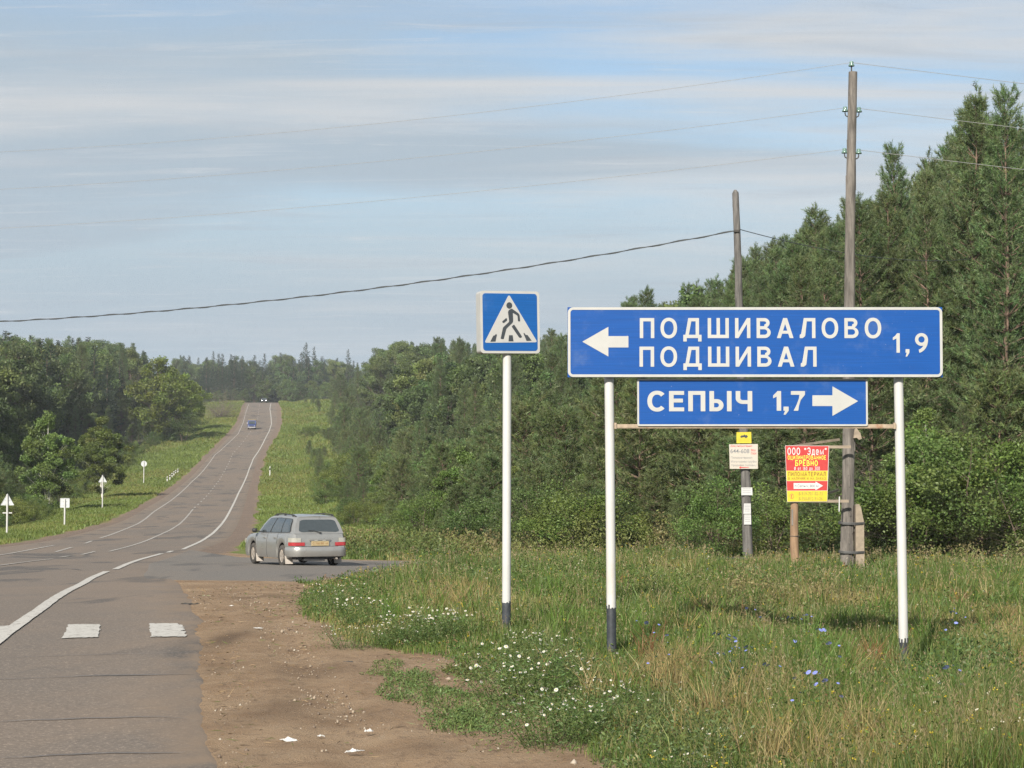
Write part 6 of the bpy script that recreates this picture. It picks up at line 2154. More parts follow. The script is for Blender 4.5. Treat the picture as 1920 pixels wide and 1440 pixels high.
# small blue lorry coming down the hill -------------------------------------------------------------
M_BLUEPAINT = mat_simple('blue_lorry_paint', (0.025, 0.045, 0.17), 0.4, 0.0, var=0.1, coat=0.4)
M_CANVAS = mat_simple('tan_load_cover', (0.20, 0.155, 0.085), 0.85, var=0.15)
M_CHROME = mat_simple('pale_bumper', (0.5, 0.5, 0.52), 0.3, 0.5, var=0.05)
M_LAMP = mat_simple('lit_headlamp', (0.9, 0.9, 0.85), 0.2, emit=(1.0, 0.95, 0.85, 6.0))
M_DARKPAINT = mat_simple('dark_car_paint', (0.025, 0.028, 0.032), 0.35, 0.1, var=0.1, coat=0.5)
TX, TY, TZ = ground(472.5, 804.5)
TYD = TY
head = math.atan2(float(cx(TYD - 15)) - float(cx(TYD + 15)), -30)   # direction of travel, towards the viewer
lor = thing('small_lorry', (TX, TYD, TZ + 0.02), 'small blue lorry with a tan load coming down the hill', 'lorry', None, math.atan2(-30, float(cx(TYD - 15)) - float(cx(TYD + 15))))
lor.rotation_euler[1] = R(4); lor.scale = (0.92, 0.92, 0.92)


def loft(name, mat, parent, secs, halfw):
    """side profile (x, z) bevelled towards the flanks"""
    m = MB()
    n = len(secs)
    ys_ = [(-halfw, 0.94), (-halfw * 0.96, 1.0), (halfw * 0.96, 1.0), (halfw, 0.94)]
    cxm = sum(p[0] for p in secs) / n; czm = sum(p[1] for p in secs) / n
    vs = [(cxm + (p[0] - cxm) * q, y_, czm + (p[1] - czm) * q) for y_, q in ys_ for p in secs]
    fs = [(j * n + i, j * n + (i + 1) % n, (j + 1) * n + (i + 1) % n, (j + 1) * n + i) for j in range(3) for i in range(n)]
    m.add(vs, fs); m.add(vs[:n], [tuple(range(n))]); m.add(vs[-n:], [tuple(range(n - 1, -1, -1))])
    return m.build(name, mat, parent)


loft('cab', M_BLUEPAINT, lor, [(2.55, 0.45), (2.6, 0.95), (2.35, 1.12), (1.55, 1.22), (1.15, 1.98), (0.95, 2.08), (0.1, 2.08), (0.0, 0.45)], 0.95)
m = MB(); m.add([(1.60, -0.78, 1.27), (1.60, 0.78, 1.27), (1.20, 0.70, 1.93), (1.20, -0.70, 1.93)], [(0, 1, 2, 3)]); m.build('windscreen', M_CARGLASS, lor)
loft('load_cover', M_CANVAS, lor, [(-0.05, 0.95), (-0.05, 2.05), (-0.25, 2.20), (-2.7, 2.20), (-2.85, 2.05), (-2.85, 0.95)], 0.98)
m = MB(); m.box((-0.3, 0, 0.6), (5.0, 0.8, 0.2)); m.box((-1.45, 0, 0.88), (2.8, 1.9, 0.12)); m.build('chassis', M_BLKPLASTIC, lor)
m = MB(); m.box((2.62, 0, 0.52), (0.10, 1.8, 0.22)); m.build('bumper', M_CHROME, lor)
m = MB(); m.box((2.60, 0, 0.80), (0.06, 0.9, 0.22)); m.build('grille', M_BLKPLASTIC, lor)
for side in (1, -1):
    m = MB(); m.lathe([(0, 0.03), (0.08, 0.025), (0.11, 0.0), (0.11, -0.05), (0, -0.05)], 12); m.build('headlight', M_CHROME, lor, Matrix.Translation((2.62, side * 0.68, 0.82)) @ Matrix.Rotation(R(90), 4, 'Y'))
    m = MB(); m.box((1.42, side * 1.10, 1.48), (0.06, 0.20, 0.28)); m.build('wing_mirror', M_CHROME if side < 0 else M_BLKPLASTIC, lor)
    for x in (1.75, -1.5):
        wheel(lor, x, side * 0.82, side, 0.38, 0.24)

# dark car cresting the hill -------------------------------------------------------------------------
FX, FY, FZ = ground(495, 756.5)
FY2 = FY + 8
fxx = float(cx(FY2)) + (FX - float(cx(FY)))
fc_ = thing('dark_car', (fxx, FY2, float(terr(fxx, FY2)) + 0.02), 'tiny dark car with lit headlights coming over the hilltop', 'car', None, math.atan2(-30, float(cx(FY2 - 15)) - float(cx(FY2 + 15))))
loft('body', M_DARKPAINT, fc_, [(2.1, 0.28), (2.15, 0.6), (1.9, 0.78), (0.95, 0.90), (0.35, 1.40), (-1.1, 1.42), (-1.75, 0.98), (-2.1, 0.92), (-2.15, 0.30)], 0.84)
m = MB(); m.add([(0.93, -0.66, 0.93), (0.93, 0.66, 0.93), (0.40, 0.58, 1.36), (0.40, -0.58, 1.36)], [(0, 1, 2, 3)]); m.build('windscreen', M_CARGLASS, fc_)
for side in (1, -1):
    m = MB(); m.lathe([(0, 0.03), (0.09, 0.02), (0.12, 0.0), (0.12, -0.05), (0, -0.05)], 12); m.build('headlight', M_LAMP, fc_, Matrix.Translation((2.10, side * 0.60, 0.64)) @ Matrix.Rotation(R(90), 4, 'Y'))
    for x in (1.25, -1.25): wheel(fc_, x, side * 0.72, side, 0.30, 0.18)

# ------------------------------------------------------------------ grass and weeds
def grass_mesh(X, Y, H, W, col, r, lean=0.35):
    n = len(X)
    Z = terr(X, Y) - 0.01
    a = r.uniform(0, 6.283, n)
    side = np.stack([np.cos(a), np.sin(a), np.zeros(n)], -1)
    b = r.uniform(0, 6.283, n)
    ld = np.stack([np.cos(b), np.sin(b), np.zeros(n)], -1) * (lean * H * r.uniform(0.2, 1.3, n))[:, None]
    P = np.stack([X, Y, Z], -1); up = np.array([[0, 0, 1.0]])
    w = W[:, None]; h = H[:, None]
    p1 = P + up * h * 0.55 + ld * 0.30
    V = np.stack([P - side * w / 2, P + side * w / 2, p1 - side * w * 0.42, p1 + side * w * 0.42, P + up * h * 0.95 + ld], 1).reshape(-1, 3)
    i = (np.arange(n) * 5)[:, None]
    F3 = np.concatenate([i + np.array([[0, 1, 3]]), i + np.array([[0, 3, 2]]), i + np.array([[2, 3, 4]])])
    return V, F3, np.repeat(col, 5, 0)


G1, G2, G3, G4, G5 = (np.array(c_) for c_ in ((0.118, 0.155, 0.036), (0.162, 0.170, 0.046), (0.218, 0.188, 0.068), (0.32, 0.245, 0.115), (0.086, 0.126, 0.040)))


def dryness(X, Y):
    d = fbm(X * 0.55 + 3.3, Y * 0.22 + 1.1, 4)
    v = 0.70 * sm(d, 0.47, 0.70)
    # straw patches the photograph shows
    for px, py, rx, ry, k in ((1600, 1390, 1.6, 1.6, 0.9), (1250, 1255, 0.55, 2.2, 0.9), (1385, 1310, 0.35, 1.6, 0.8), (1480, 1330, 0.3, 1.2, 0.5), (790, 1110, 1.0, 5, 0.55), (900, 1135, 1.6, 4, 0.5), (1440, 1170, 1.2, 4, 0.4), (1850, 1180, 1.0, 5, 0.5)):
        gx_, gy_, _ = ground(px, py, 0.2)
        v = np.maximum(v, k * np.exp(-((X - gx_) / rx) ** 2 - ((Y - gy_) / ry) ** 2) * (0.6 + 0.8 * vnoise(X * 3, Y * 1.5)))
    for px, py, rx, ry, k in ((1250, 1390, 1.3, 2.5, 1.0), (1050, 1200, 1.2, 4, 0.8), (1520, 1290, 0.9, 2.0, 0.7), (700, 1090, 2.0, 6, 0.5)):
        gx_, gy_, _ = ground(px, py, 0.2)
        v = v * (1 - k * np.exp(-((X - gx_) / rx) ** 2 - ((Y - gy_) / ry) ** 2))
    return np.clip(v, 0, 1)


def meadow():
    r = np.random.default_rng(5)
    n = 430000
    lo, hi = math.log(11.3), math.log(92)
    Y = np.exp(r.uniform(lo, hi, n))
    u = r.uniform(-0.115, 0.262, n)
    X = u * Y
    d = X - cx(Y)
    wob = fbm(X * 0.8, Y * 0.5, 3) - 0.5
    dm = inside_dist(DIRT, X, Y) + 0.5 * (fbm(X * 1.7, Y * 1.2, 3) - 0.5)
    ds_ = inside_dist(SIDE, X, Y) + wob * 0.8
    keep = (dm < 0.05 * r.normal(size=n)) & (ds_ < -0.5) & (X > edge_r(Y) + 0.5) & (d > np.where(Y > 62, 5.4 + wob * 1.2, -5))
    keep &= ~((Y < 46.4) & (X < -3.9 + 0.0 * Y) & (d < 5.3))
    X, Y, dm, ds_, d = X[keep], Y[keep], dm[keep], ds_[keep], d[keep]
    n = len(X)
    e = np.minimum(-dm, np.maximum(-ds_, 0.2))
    tall = np.clip(0.10 + (0.20 + 0.05 * sm(Y, 27, 36)) * sm(e, 0.1, 2.0) * (0.35 + 0.8 * fbm(X * 0.5, Y * 0.3, 3) + 0.75 * vnoise(X * 2.1, Y * 0.9) ** 2) + 0.22 * sm(Y, 36, 41) * (1 - sm(Y, 45.5, 47)) * sm(X, -3.5, -1.0) * (1 - sm(X, 3.6, 4.8)) + 0.16 * sm(X / Y, 0.17, 0.22) * (1 - sm(Y, 15.5, 18.5)), 0.08, 0.75)
    tall *= np.where(Y > 62, 0.75, 1.0)
    for px_, py_ in ((949, 1160), (1147, 1218), (1697, 1250)):     # trodden and mown round the sign posts
        q = at(px_, py_, 22.5)
        tall *= 1 - 0.62 * np.exp(-((X - q.x) / 0.7) ** 2 - ((Y - 21.0) / 2.6) ** 2)
    dr = dryness(X, Y)
    H = tall * r.uniform(0.55, 1.25, n)
    W = np.maximum(0.0045, 0.00038 * Y) * r.uniform(0.7, 1.5, n)
    base = np.where((dr < 0.35)[:, None], G1, np.where((dr < 0.65)[:, None], G2, G3))
    pick = r.random(n)
    base = np.where((pick < dr * 0.5)[:, None], G4, base)
    base = np.where((pick > 0.86)[:, None], G5, base)
    tone = 0.75 + 0.5 * fbm(X * 0.9 + 9, Y * 0.5, 3)
    col = np.clip(base * tone[:, None] * (1 + 0.15 * r.normal(size=(n, 1))) * (1 + 0.05 * r.normal(size=(n, 3))), 0.008, 0.9)
    V, F3, C = grass_mesh(X, Y, H, W, col, r, 0.32)
    return tag(link('meadow_grass', mesh_np('meadow_grass', V, [F3], col=C, mats=[M_GRASS])), kind='stuff'), (X, Y, tall, dr)


mo, (MX, MY, MT, MD) = meadow()


def weeds():
    """broad leaved weeds, seed heads and small yellow flowers mixed in the meadow"""
    r = np.random.default_rng(6)
    nP = 4600
    i = r.choice(len(MX), nP, replace=False)
    X, Y, T, Dr = MX[i], MY[i], MT[i], MD[i]
    per = 22
    P = np.repeat(np.stack([X, Y, terr(X, Y)], -1), per, 0)
    Hh = np.repeat(T * r.uniform(0.7, 1.35, nP), per)
    n = nP * per
    t = r.random(n)
    P = P + np.c_[r.normal(size=(n, 2)) * (0.05 + 0.05 * np.repeat(T, per))[:, None], Hh * t]
    D = nrm(np.c_[r.normal(size=(n, 2)), 0.3 + 0.5 * r.random(n)])
    L_ = np.maximum(0.030, 0.0014 * np.repeat(Y, per)) * r.uniform(0.6, 1.3, n)
    V, f = leaf_quads(P, D, L_, L_ * 0.42, r)
    kind = r.random(nP)
    base = np.where((kind < 0.55)[:, None], np.array([0.080, 0.140, 0.038]), np.where((kind < 0.85)[:, None], np.array([0.120, 0.170, 0.040]), np.array([0.19, 0.18, 0.07])))
    base = np.where((kind > 0.985)[:, None], np.array([0.22, 0.13, 0.07]), base)
    C = np.repeat(np.clip(np.repeat(base, per, 0) * (1 + 0.2 * r.normal(size=(n, 1))), 0.006, 0.9), 4, 0)
    tag(link('weeds', mesh_np('weeds', V, [f], col=C, mats=[M_GRASS])), kind='stuff')
    # seed heads
    nS = 8000
    i = r.choice(len(MX), nS, replace=False); X, Y, T = MX[i], MY[i], MT[i]
    hh = T * r.uniform(1.0, 1.5, nS)
    lean = r.normal(size=(nS, 2)) * 0.10
    wS = np.maximum(0.0035, 0.00030 * Y)
    V1, F1, C1 = grass_mesh(X, Y, hh, wS, np.clip(np.array([[0.28, 0.25, 0.12]]) * (1 + 0.2 * r.normal(size=(nS, 1))), 0.02, 1), r, 0.12)
    tips = V1.reshape(nS, 5, 3)[:, 4]
    k = 5
    P = np.repeat(tips, k, 0) - np.c_[np.zeros((nS * k, 2)), r.random(nS * k) * 0.10]
    D = nrm(np.c_[r.normal(size=(nS * k, 2)) * 0.5, np.ones(nS * k)])
    V2, F2 = leaf_quads(P, D, np.maximum(0.028, 0.0010 * np.repeat(Y, k)), np.maximum(0.004, 0.00028 * np.repeat(Y, k)), r)
    cS = np.where((r.random(nS) < 0.45)[:, None], np.array([0.36, 0.30, 0.16]), np.array([0.26, 0.21, 0.12]))
    C2 = np.repeat(np.repeat(cS, k, 0), 4, 0)
    tag(link('grass_seed_heads', mesh_np('grass_seed_heads', np.concatenate([V1, V2]), [F1, F2 + len(V1)], col=np.concatenate([C1, C2]), mats=[M_GRASS])), kind='stuff')
    # little yellow and pale flowers
    nF = 1500
    i = r.choice(len(MX), nF, replace=False); X, Y, T = MX[i], MY[i], MT[i]
    P = np.stack([X, Y, terr(X, Y) + T * r.uniform(0.75, 1.2, nF)], -1)
    k = 4
    Pk = np.repeat(P, k, 0) + r.normal(size=(nF * k, 3)) * 0.006
    V2, F2 = leaf_quads(Pk, nrm(np.c_[r.normal(size=(nF * k, 2)), 0.6 * np.ones(nF * k)]), np.maximum(0.012, 0.00050 * np.repeat(Y, k)), np.maximum(0.010, 0.0004 * np.repeat(Y, k)), r)
    cF = np.where((r.random(nF) < 0.7)[:, None], np.array([0.60, 0.46, 0.04]), np.array([0.62, 0.58, 0.45]))
    tag(link('meadow_flowers', mesh_np('meadow_flowers', V2, [F2], col=np.repeat(np.repeat(cF, k, 0), 4, 0), mats=[M_GRASS])), kind='stuff')


weeds()


def verge_grass():
    r = np.random.default_rng(8)
    out = []
    for side, n in ((1, 100000), (-1, 140000)):
        Y = np.exp(r.uniform(math.log(85), math.log(690), n))
        wob = fbm(Y * 0.15, np.full(n, 3.0 * side), 3) * 2.0
        if side > 0: d = 5.0 + wob * 0.6 + r.random(n) ** 1.15 * 15.0
        else: d = -(4.9 + wob * 0.5 + r.random(n) ** 0.9 * (10.0 + 5.0 * sm(Y, 180, 300)))
        X = cx(Y) + d
        H = np.maximum(0.18, 0.0009 * Y) * r.uniform(0.6, 1.4, n) * (1 + 0.6 * sm(np.abs(d), 9, 13))
        W = 0.00034 * Y * r.uniform(0.7, 1.5, n)
        dr = sm(fbm(X * 0.10 + 4, Y * 0.06, 3), 0.45, 0.62)
        base = np.where((r.random(n) < dr * 0.5)[:, None], np.array([[0.180, 0.185, 0.055]]), np.where((r.random(n) < 0.5)[:, None], np.array([[0.122, 0.178, 0.042]]), np.array([[0.148, 0.192, 0.048]])))
        tone = 0.8 + 0.4 * fbm(X * 0.3, Y * 0.15, 3)
        col = np.clip(base * tone[:, None] * (1 + 0.10 * r.normal(size=(n, 1))), 0.01, 0.9)
        out.append(grass_mesh(X, Y, H, W, col, r, 0.4))
    V = np.concatenate([o[0] for o in out]); F_ = np.concatenate([out[0][1], out[1][1] + len(out[0][0])]); C = np.concatenate([o[2] for o in out])
    tag(link('verge_grass', mesh_np('verge_grass', V, [F_], col=C, mats=[M_GRASS])), kind='stuff')


verge_grass()


def weed_island(name, pix, n, h, col, seed, leafk=0.035):
    r = np.random.default_rng(seed)
    poly = np.array([ground(x, y)[:2] for x, y in pix])
    mn, mx = poly.min(0), poly.max(0)
    X = r.uniform(mn[0], mx[0], n * 4); Y = r.uniform(mn[1], mx[1], n * 4)
    dd = inside_dist(poly, X, Y) + 0.35 * (fbm(X * 2.3, Y * 1.7, 3) - 0.5)
    k = dd > 0.0; X, Y, dd = X[k][:n], Y[k][:n], dd[k][:n]
    m_ = len(X)
    per = 5
    thin = r.random(m_) < 0.25 + 0.75 * sm(dd, 0.0, 0.45) * sm(fbm(X * 2.0, Y * 1.2, 3), 0.30, 0.55)
    X, Y, dd = X[thin], Y[thin], dd[thin]; m_ = len(X)
    hh = h * (0.35 + 0.65 * sm(dd, 0, 0.35)) * r.uniform(0.5, 1.2, m_) * (0.5 + fbm(X * 3, Y * 2, 2))
    P = np.repeat(np.stack([X, Y, terr(X, Y)], -1), per, 0) + np.c_[r.normal(size=(m_ * per, 2)) * 0.025, np.repeat(hh, per) * r.random(m_ * per)]
    D = nrm(np.c_[r.normal(size=(m_ * per, 2)), 0.35 + 0.4 * r.random(m_ * per)])
    V, f = leaf_quads(P, D, leafk * r.uniform(0.6, 1.5, m_ * per), leafk * 0.4, r)
    C = colvar(col, m_ * per, 4, r, 0.22, 0.06)
    V3, F3, C3 = grass_mesh(X, Y, hh * 1.3, np.full(m_, 0.006), np.clip(np.array([[0.155, 0.195, 0.060]]) * (1 + 0.25 * r.normal(size=(m_, 1))), .01, 1), r, 0.6)
    tag(link(name, mesh_np(name, np.concatenate([V, V3]), [f, F3 + len(V)], col=np.concatenate([C, C3]), mats=[M_GRASS])), kind='stuff')


WC = (0.085, 0.150, 0.042)
weed_island('weed_patch', [(712, 1292), (740, 1268), (800, 1264), (815, 1285), (860, 1300), (930, 1310), (985, 1330), (965, 1352), (935, 1380), (870, 1386), (800, 1366), (780, 1340), (720, 1310)], 3000, 0.10, (0.120, 0.172, 0.056), 41, 0.026)
weed_island('weed_patch', [(690, 1258), (730, 1236), (765, 1240), (750, 1262), (720, 1268)], 420, 0.07, (0.130, 0.170, 0.06), 42, 0.025)
weed_island('weed_patch', [(830, 1250), (880, 1240), (930, 1262), (900, 1278), (850, 1272)], 500, 0.07, (0.10, 0.13, 0.04), 43)
weed_island('weed_patch', [(640, 1100), (700, 1085), (820, 1085), (960, 1110), (930, 1150), (760, 1170), (640, 1160)], 1500, 0.22, (0.08, 0.13, 0.03), 44, 0.06)
weed_island('weed_patch', [(1085, 1345), (1150, 1325), (1260, 1325), (1380, 1345), (1440, 1390), (1450, 1470), (1180, 1480), (1130, 1420)], 2600, 0.22, (0.100, 0.158, 0.062), 45, 0.030)
weed_island('weed_patch', [(1640, 1290), (1760, 1265), (1925, 1260), (1960, 1470), (1800, 1470), (1700, 1400)], 1900, 0.40, (0.085, 0.132, 0.044), 46, 0.050)
weed_island('weed_patch', [(1790, 1345), (1860, 1330), (1900, 1360), (1890, 1440), (1820, 1450)], 260, 0.42, (0.23, 0.24, 0.045), 47, 0.055)
weed_island('weed_patch', [(940, 1200), (1010, 1185), (1090, 1215), (1140, 1290), (1090, 1340), (1030, 1330), (960, 1270)], 1500, 0.20, (0.090, 0.145, 0.045), 48, 0.030)


def tall_weeds():
    r = np.random.default_rng(16)
    n = 9000
    Y = np.exp(r.uniform(math.log(29), math.log(90), n)); X = r.uniform(-0.10, 0.26, n) * Y
    d = X - cx(Y)
    k = (inside_dist(SIDE, X, Y) < -1.2) & (inside_dist(DIRT, X, Y) < -1.0) & (d > np.where(Y > 60, 8, 6))
    k &= fbm(X * 0.33 + 2, Y * 0.16, 3) > np.where(Y > 52, 0.30, 0.50)
    k &= r.random(n) < np.where(Y > 50, 0.9, 0.40)
    X, Y = X[k], Y[k]; n = len(X)
    hh = r.uniform(0.30, 0.75, n) * np.where(Y > 52, 1.25 + 0.6 * sm(X, 0, 3), 0.9)
    per = 26
    t = r.random(n * per) ** 0.8
    P = np.repeat(np.stack([X, Y, terr(X, Y)], -1), per, 0) + np.c_[r.normal(size=(n * per, 2)) * 0.09, np.repeat(hh, per) * t]
    D = nrm(np.c_[r.normal(size=(n * per, 2)), 0.5 + 0.5 * r.random(n * per)])
    L_ = 0.0015 * np.repeat(Y, per) * r.uniform(0.6, 1.3, n * per)
    V, f = leaf_quads(P, D, L_, L_ * 0.4, r)
    q = fbm(X * 0.2 + 8, Y * 0.1 + 3, 2)
    base = np.where((q < 0.50)[:, None], np.array([[0.115, 0.158, 0.050]]), np.where((q < 0.66)[:, None], np.array([[0.165, 0.188, 0.060]]), np.array([[0.225, 0.195, 0.090]])))
    C = np.repeat(np.clip(np.repeat(base, per, 0) * (1 + 0.2 * r.normal(size=(n * per, 1))), 0.01, 0.9), 4, 0)
    tag(link('tall_weeds', mesh_np('tall_weeds', V, [f], col=C, mats=[M_GRASS])), kind='stuff')


tall_weeds()

def tussocks():
    """bunches of taller grass, straw and dock that break up the meadow"""
    r = np.random.default_rng(23)
    spots = []
    for _ in range(520):
        Y = math.exp(r.uniform(math.log(13), math.log(46))); X = r.uniform(-0.06, 0.255) * Y
        spots.append((X, Y, None))
    for px0, px1, py0, py1, n_, kind in ((1430, 1700, 1345, 1450, 62, 'straw'), (1210, 1300, 1225, 1290, 34, 'straw'), (1320, 1410, 1290, 1345, 26, 'straw'), (1500, 1590, 1235, 1300, 30, 'green'), (1440, 1500, 1300, 1340, 12, 'straw'),
                                         (1800, 1930, 1150, 1230, 40, 'straw'), (1560, 1700, 1230, 1260, 10, 'dock'), (1780, 1830, 1240, 1280, 6, 'dock'), (1870, 1930, 1400, 1450, 12, 'dock'), (1240, 1420, 1140, 1180, 26, 'straw'),
                                         (780, 930, 1095, 1140, 40, 'straw'), (1700, 1920, 1290, 1430, 60, 'green')):
        for _ in range(n_):
            g_ = ground(r.uniform(px0, px1), r.uniform(py0, py1), 0.15)
            spots.append((g_[0], g_[1], kind))
    X, Y, H, W, C = [], [], [], [], []
    for x, y_, kind in spots:
        if inside_dist(DIRT, np.array([x]), np.array([y_]))[0] > -0.3 or inside_dist(SIDE, np.array([x]), np.array([y_]))[0] > -0.8: continue
        if min(abs(x - at(949, 1160, 24).x), abs(x - at(1147, 1200, 22).x), abs(x - at(1697, 1200, 22).x)) < 0.28 and 19.0 < y_ < 25.0: continue
        if kind is None:
            q = fbm(x * 0.5 + 3.3, y_ * 0.22, 3)
            kind = 'straw' if q > 0.55 and r.random() < 0.7 else 'dock' if r.random() < 0.05 else 'green' if r.random() < 0.6 else 'pale'
        k = int(r.uniform(22, 46))
        rad = r.uniform(0.05, 0.16)
        a = r.uniform(0, 6.283, k); q = rad * np.sqrt(r.random(k))
        h = r.uniform(0.22, 0.50) * (1.15 if kind == 'green' else 0.9)
        X.append(x + q * np.cos(a)); Y.append(y_ + q * np.sin(a)); H.append(h * r.uniform(0.5, 1.2, k)); W.append(np.maximum(0.005, 0.00042 * y_) * r.uniform(0.7, 1.5, k))
        base = {'straw': (0.285, 0.225, 0.098), 'green': (0.105, 0.175, 0.034), 'pale': (0.185, 0.195, 0.080), 'dock': (0.235, 0.120, 0.060)}[kind]
        C.append(np.clip(np.array([base]) * (1 + 0.22 * r.normal(size=(k, 1))) * (1 + 0.05 * r.normal(size=(k, 3))), 0.01, 0.9))
    V, F3, CC = grass_mesh(np.concatenate(X), np.concatenate(Y), np.concatenate(H), np.concatenate(W), np.concatenate(C), r, 0.55)
    tag(link('grass_tussocks', mesh_np('grass_tussocks', V, [F3], col=CC, mats=[M_GRASS])), kind='stuff')


tussocks()

# ------------------------------------------------------------------ chamomile and chicory plants
def flower_heads(pts, rad, r, petal, disc, npet=9):
    V, F_, mi = [], [], []
    for p in pts:
        tilt = nrm(np.array([r.normal() * 0.6, -0.45 + r.normal() * 0.5, 1.0])); rad0 = rad; rad = rad0 * r.uniform(0.6, 1.2)
        a = nrm(np.cross(tilt, [0.3, 1, 0.2])); b = np.cross(tilt, a)
        for k in range(npet):
            t0 = 6.283 * k / npet; t1 = t0 + 6.283 / npet * 0.8
            o = len(V)
            e0, e1 = a * math.cos(t0) + b * math.sin(t0), a * math.cos(t1) + b * math.sin(t1)
            V += [p + e0 * rad * 0.2, p + e0 * rad - tilt * rad * 0.15, p + e1 * rad - tilt * rad * 0.15, p + e1 * rad * 0.2]
            F_.append((o, o + 1, o + 2, o + 3)); mi.append(0)
        o = len(V)
        for k in range(6):
            t0 = 6.283 * k / 6
            V.append(p + (a * math.cos(t0) + b * math.sin(t0)) * rad * 0.34 + tilt * rad * 0.10)
        V.append(p + tilt * rad * 0.28)
        for k in range(6):
            F_.append((o + k, o + (k + 1) % 6, o + 6, o + 6)); mi.append(1)
        rad = rad0
    F_ = [f[:3] if f[2] == f[3] else f for f in F_]
    return V, F_, mi


def flower_plant(name, cat, nheads, spread, hgt, rad, petal, disc, seed, leafcol, npet=9, stem_leaf=40):
    r = np.random.default_rng(seed)
    root = thing(name, (0, 0, -500), 'x', cat)
    segs, heads = [], []
    for k in range(nheads):
        a = r.uniform(0, 6.283); q = spread * math.sqrt(r.random())
        h = hgt * r.uniform(0.7, 1.1)
        b0 = np.array([math.cos(a) * q * 0.5, math.sin(a) * q * 0.5, 0]); tp = np.array([math.cos(a) * q, math.sin(a) * q, h])
        md = (b0 + tp) / 2 + np.r_[r.normal(size=2) * 0.02, 0]
        segs += [(b0, md, 0.003, 0.0025), (md, tp, 0.0025, 0.002)]; heads.append(tp)
    sv, sf = limb_mesh(segs, 4)
    n = stem_leaf * nheads
    P = np.c_[r.normal(size=(n, 2)) * spread * 0.55, hgt * 0.85 * r.random(n)]
    V, f = leaf_quads(P, nrm(np.c_[r.normal(size=(n, 2)), 0.5 * np.ones(n)]), 0.035 * r.uniform(0.6, 1.5, n), 0.009, r)
    C = np.concatenate([np.repeat(np.array([[0.07, 0.12, 0.03]]), len(sv), 0), colvar(leafcol, n, 4, r)])
    link('stems', mesh_np('stems', np.concatenate([sv, V]), [sf, f + len(sv)], col=C, mats=[M_GRASS]), root)['kind'] = 'stuff'
    V, F_, mi = flower_heads(heads, rad, r, petal, disc, npet)
    me = bpy.data.meshes.new('flower_heads'); me.from_pydata([tuple(v) for v in V], [], F_)
    me.materials.append(petal); me.materials.append(disc); me.polygons.foreach_set('material_index', mi); me.update()
    link('flower_heads', me, root)['kind'] = 'stuff'
    return root


cham = [flower_plant('chamomile_plant', 'flowering plant', nh, sp, 0.34, 0.0135, M_PETAL, M_DISC, sd, (0.115, 0.165, 0.055)) for nh, sp, sd in ((22, 0.42, 1), (13, 0.32, 2), (30, 0.52, 3))]
chic = [flower_plant('chicory_plant', 'flowering plant', nh, sp, 0.50, 0.0155, M_CHICORY, M_CHICORY, sd, (0.08, 0.12, 0.04), 10, 14) for nh, sp, sd in ((4, 0.16, 5), (3, 0.10, 6))]
WHERE = [(690, 'on the dirt edge right of the silver car'), (730, 'on the grassy dirt edge halfway to the post'), (830, 'left of the foot of the crossing post'), (1000, 'in the thick of the white patch'), (1095, 'right of the white patch by the dirt'), (1140, 'below the foot of the first signpost'), (640, 'beside the end of the side road'), (760, 'on the grass edge by the dirt'), (960, 'in the big white patch left of the sign post'), (1060, 'on the grass edge below the crossing post'),
         (1180, 'near the black foot of the first signpost'), (1300, 'between the signpost and the straw'), (1400, 'in the meadow under the direction sign'), (1530, 'in the meadow under the right arrow'), (1700, 'near the black foot of the second signpost'), (1850, 'in the meadow at the right edge')]
cnt = {'c': 0, 'h': 0}


def put_flower(protos, key, px, py, hz, label, group, scale=1.0):
    X, Y, z = ground(px + random.uniform(-16, 16), py + random.uniform(-9, 9), hz)
    i = random.randrange(len(protos))
    p = protos[i]
    rz = random.uniform(0, 6.283)
    if p.location.z < -400:
        p.location = (X, Y, z); p.rotation_euler = (0, 0, rz); p.scale = (scale,) * 3; p['label'] = label; p['group'] = group
    else:
        copy_tree(p, (X, Y, z), rz, (scale,) * 3, label, group)


for px, py, s in ((640, 1105, 1), (615, 1112, .9), (660, 1130, 1), (690, 1140, 1), (655, 1165, .8), (745, 1160, .9), (735, 1178, .7), (800, 1158, 1), (825, 1148, 1), (790, 1165, 1), (842, 1152, .9),
                  (968, 1200, .9), (985, 1225, 1), (970, 1240, 1.1), (1000, 1238, 1.1), (955, 1258, 1.0), (1020, 1252, 1), (1035, 1215, .9), (1055, 1225, .9), (1080, 1240, .9), (1010, 1190, .7), (975, 1265, .8),
                  (1065, 1290, 1), (1085, 1305, 1), (1040, 1320, .9), (1100, 1325, .8), (1130, 1290, .8), (1150, 1275, .8), (1120, 1240, .8), (1180, 1320, .7), (1035, 1335, .8), (1270, 1410, .6), (1390, 1370, .6), (1380, 1310, .6), (1330, 1420, .5), (1240, 1300, .7), (1200, 1255, .8)):
    put_flower(cham, 'c', px, py, 0.30 * s, f'white daisy-like flowering clump {nearest(WHERE, px)}', 'white chamomile clumps along the dirt edge', s * random.uniform(0.85, 1.1))
for px, py in ((1365, 1185), (1380, 1182), (1350, 1210), (1367, 1212), (1386, 1237), (1384, 1209), (1450, 1222), (1530, 1185), (1523, 1260), (1520, 1283), (1260, 1188), (1240, 1172), (1775, 1250), (1762, 1247), (1225, 1190), (1505, 1142), (1516, 1155), (1555, 1190), (1550, 1250), (1770, 1145), (1785, 1125), (1240, 1218), (1420, 1130), (1800, 1150), (1330, 1060), (1275, 1040)):
    put_flower(chic, 'h', px, py, 0.5, f'pale blue chicory flowers on thin stalks {nearest(WHERE, px)}', 'blue chicory plants in the meadow', random.uniform(0.85, 1.15))
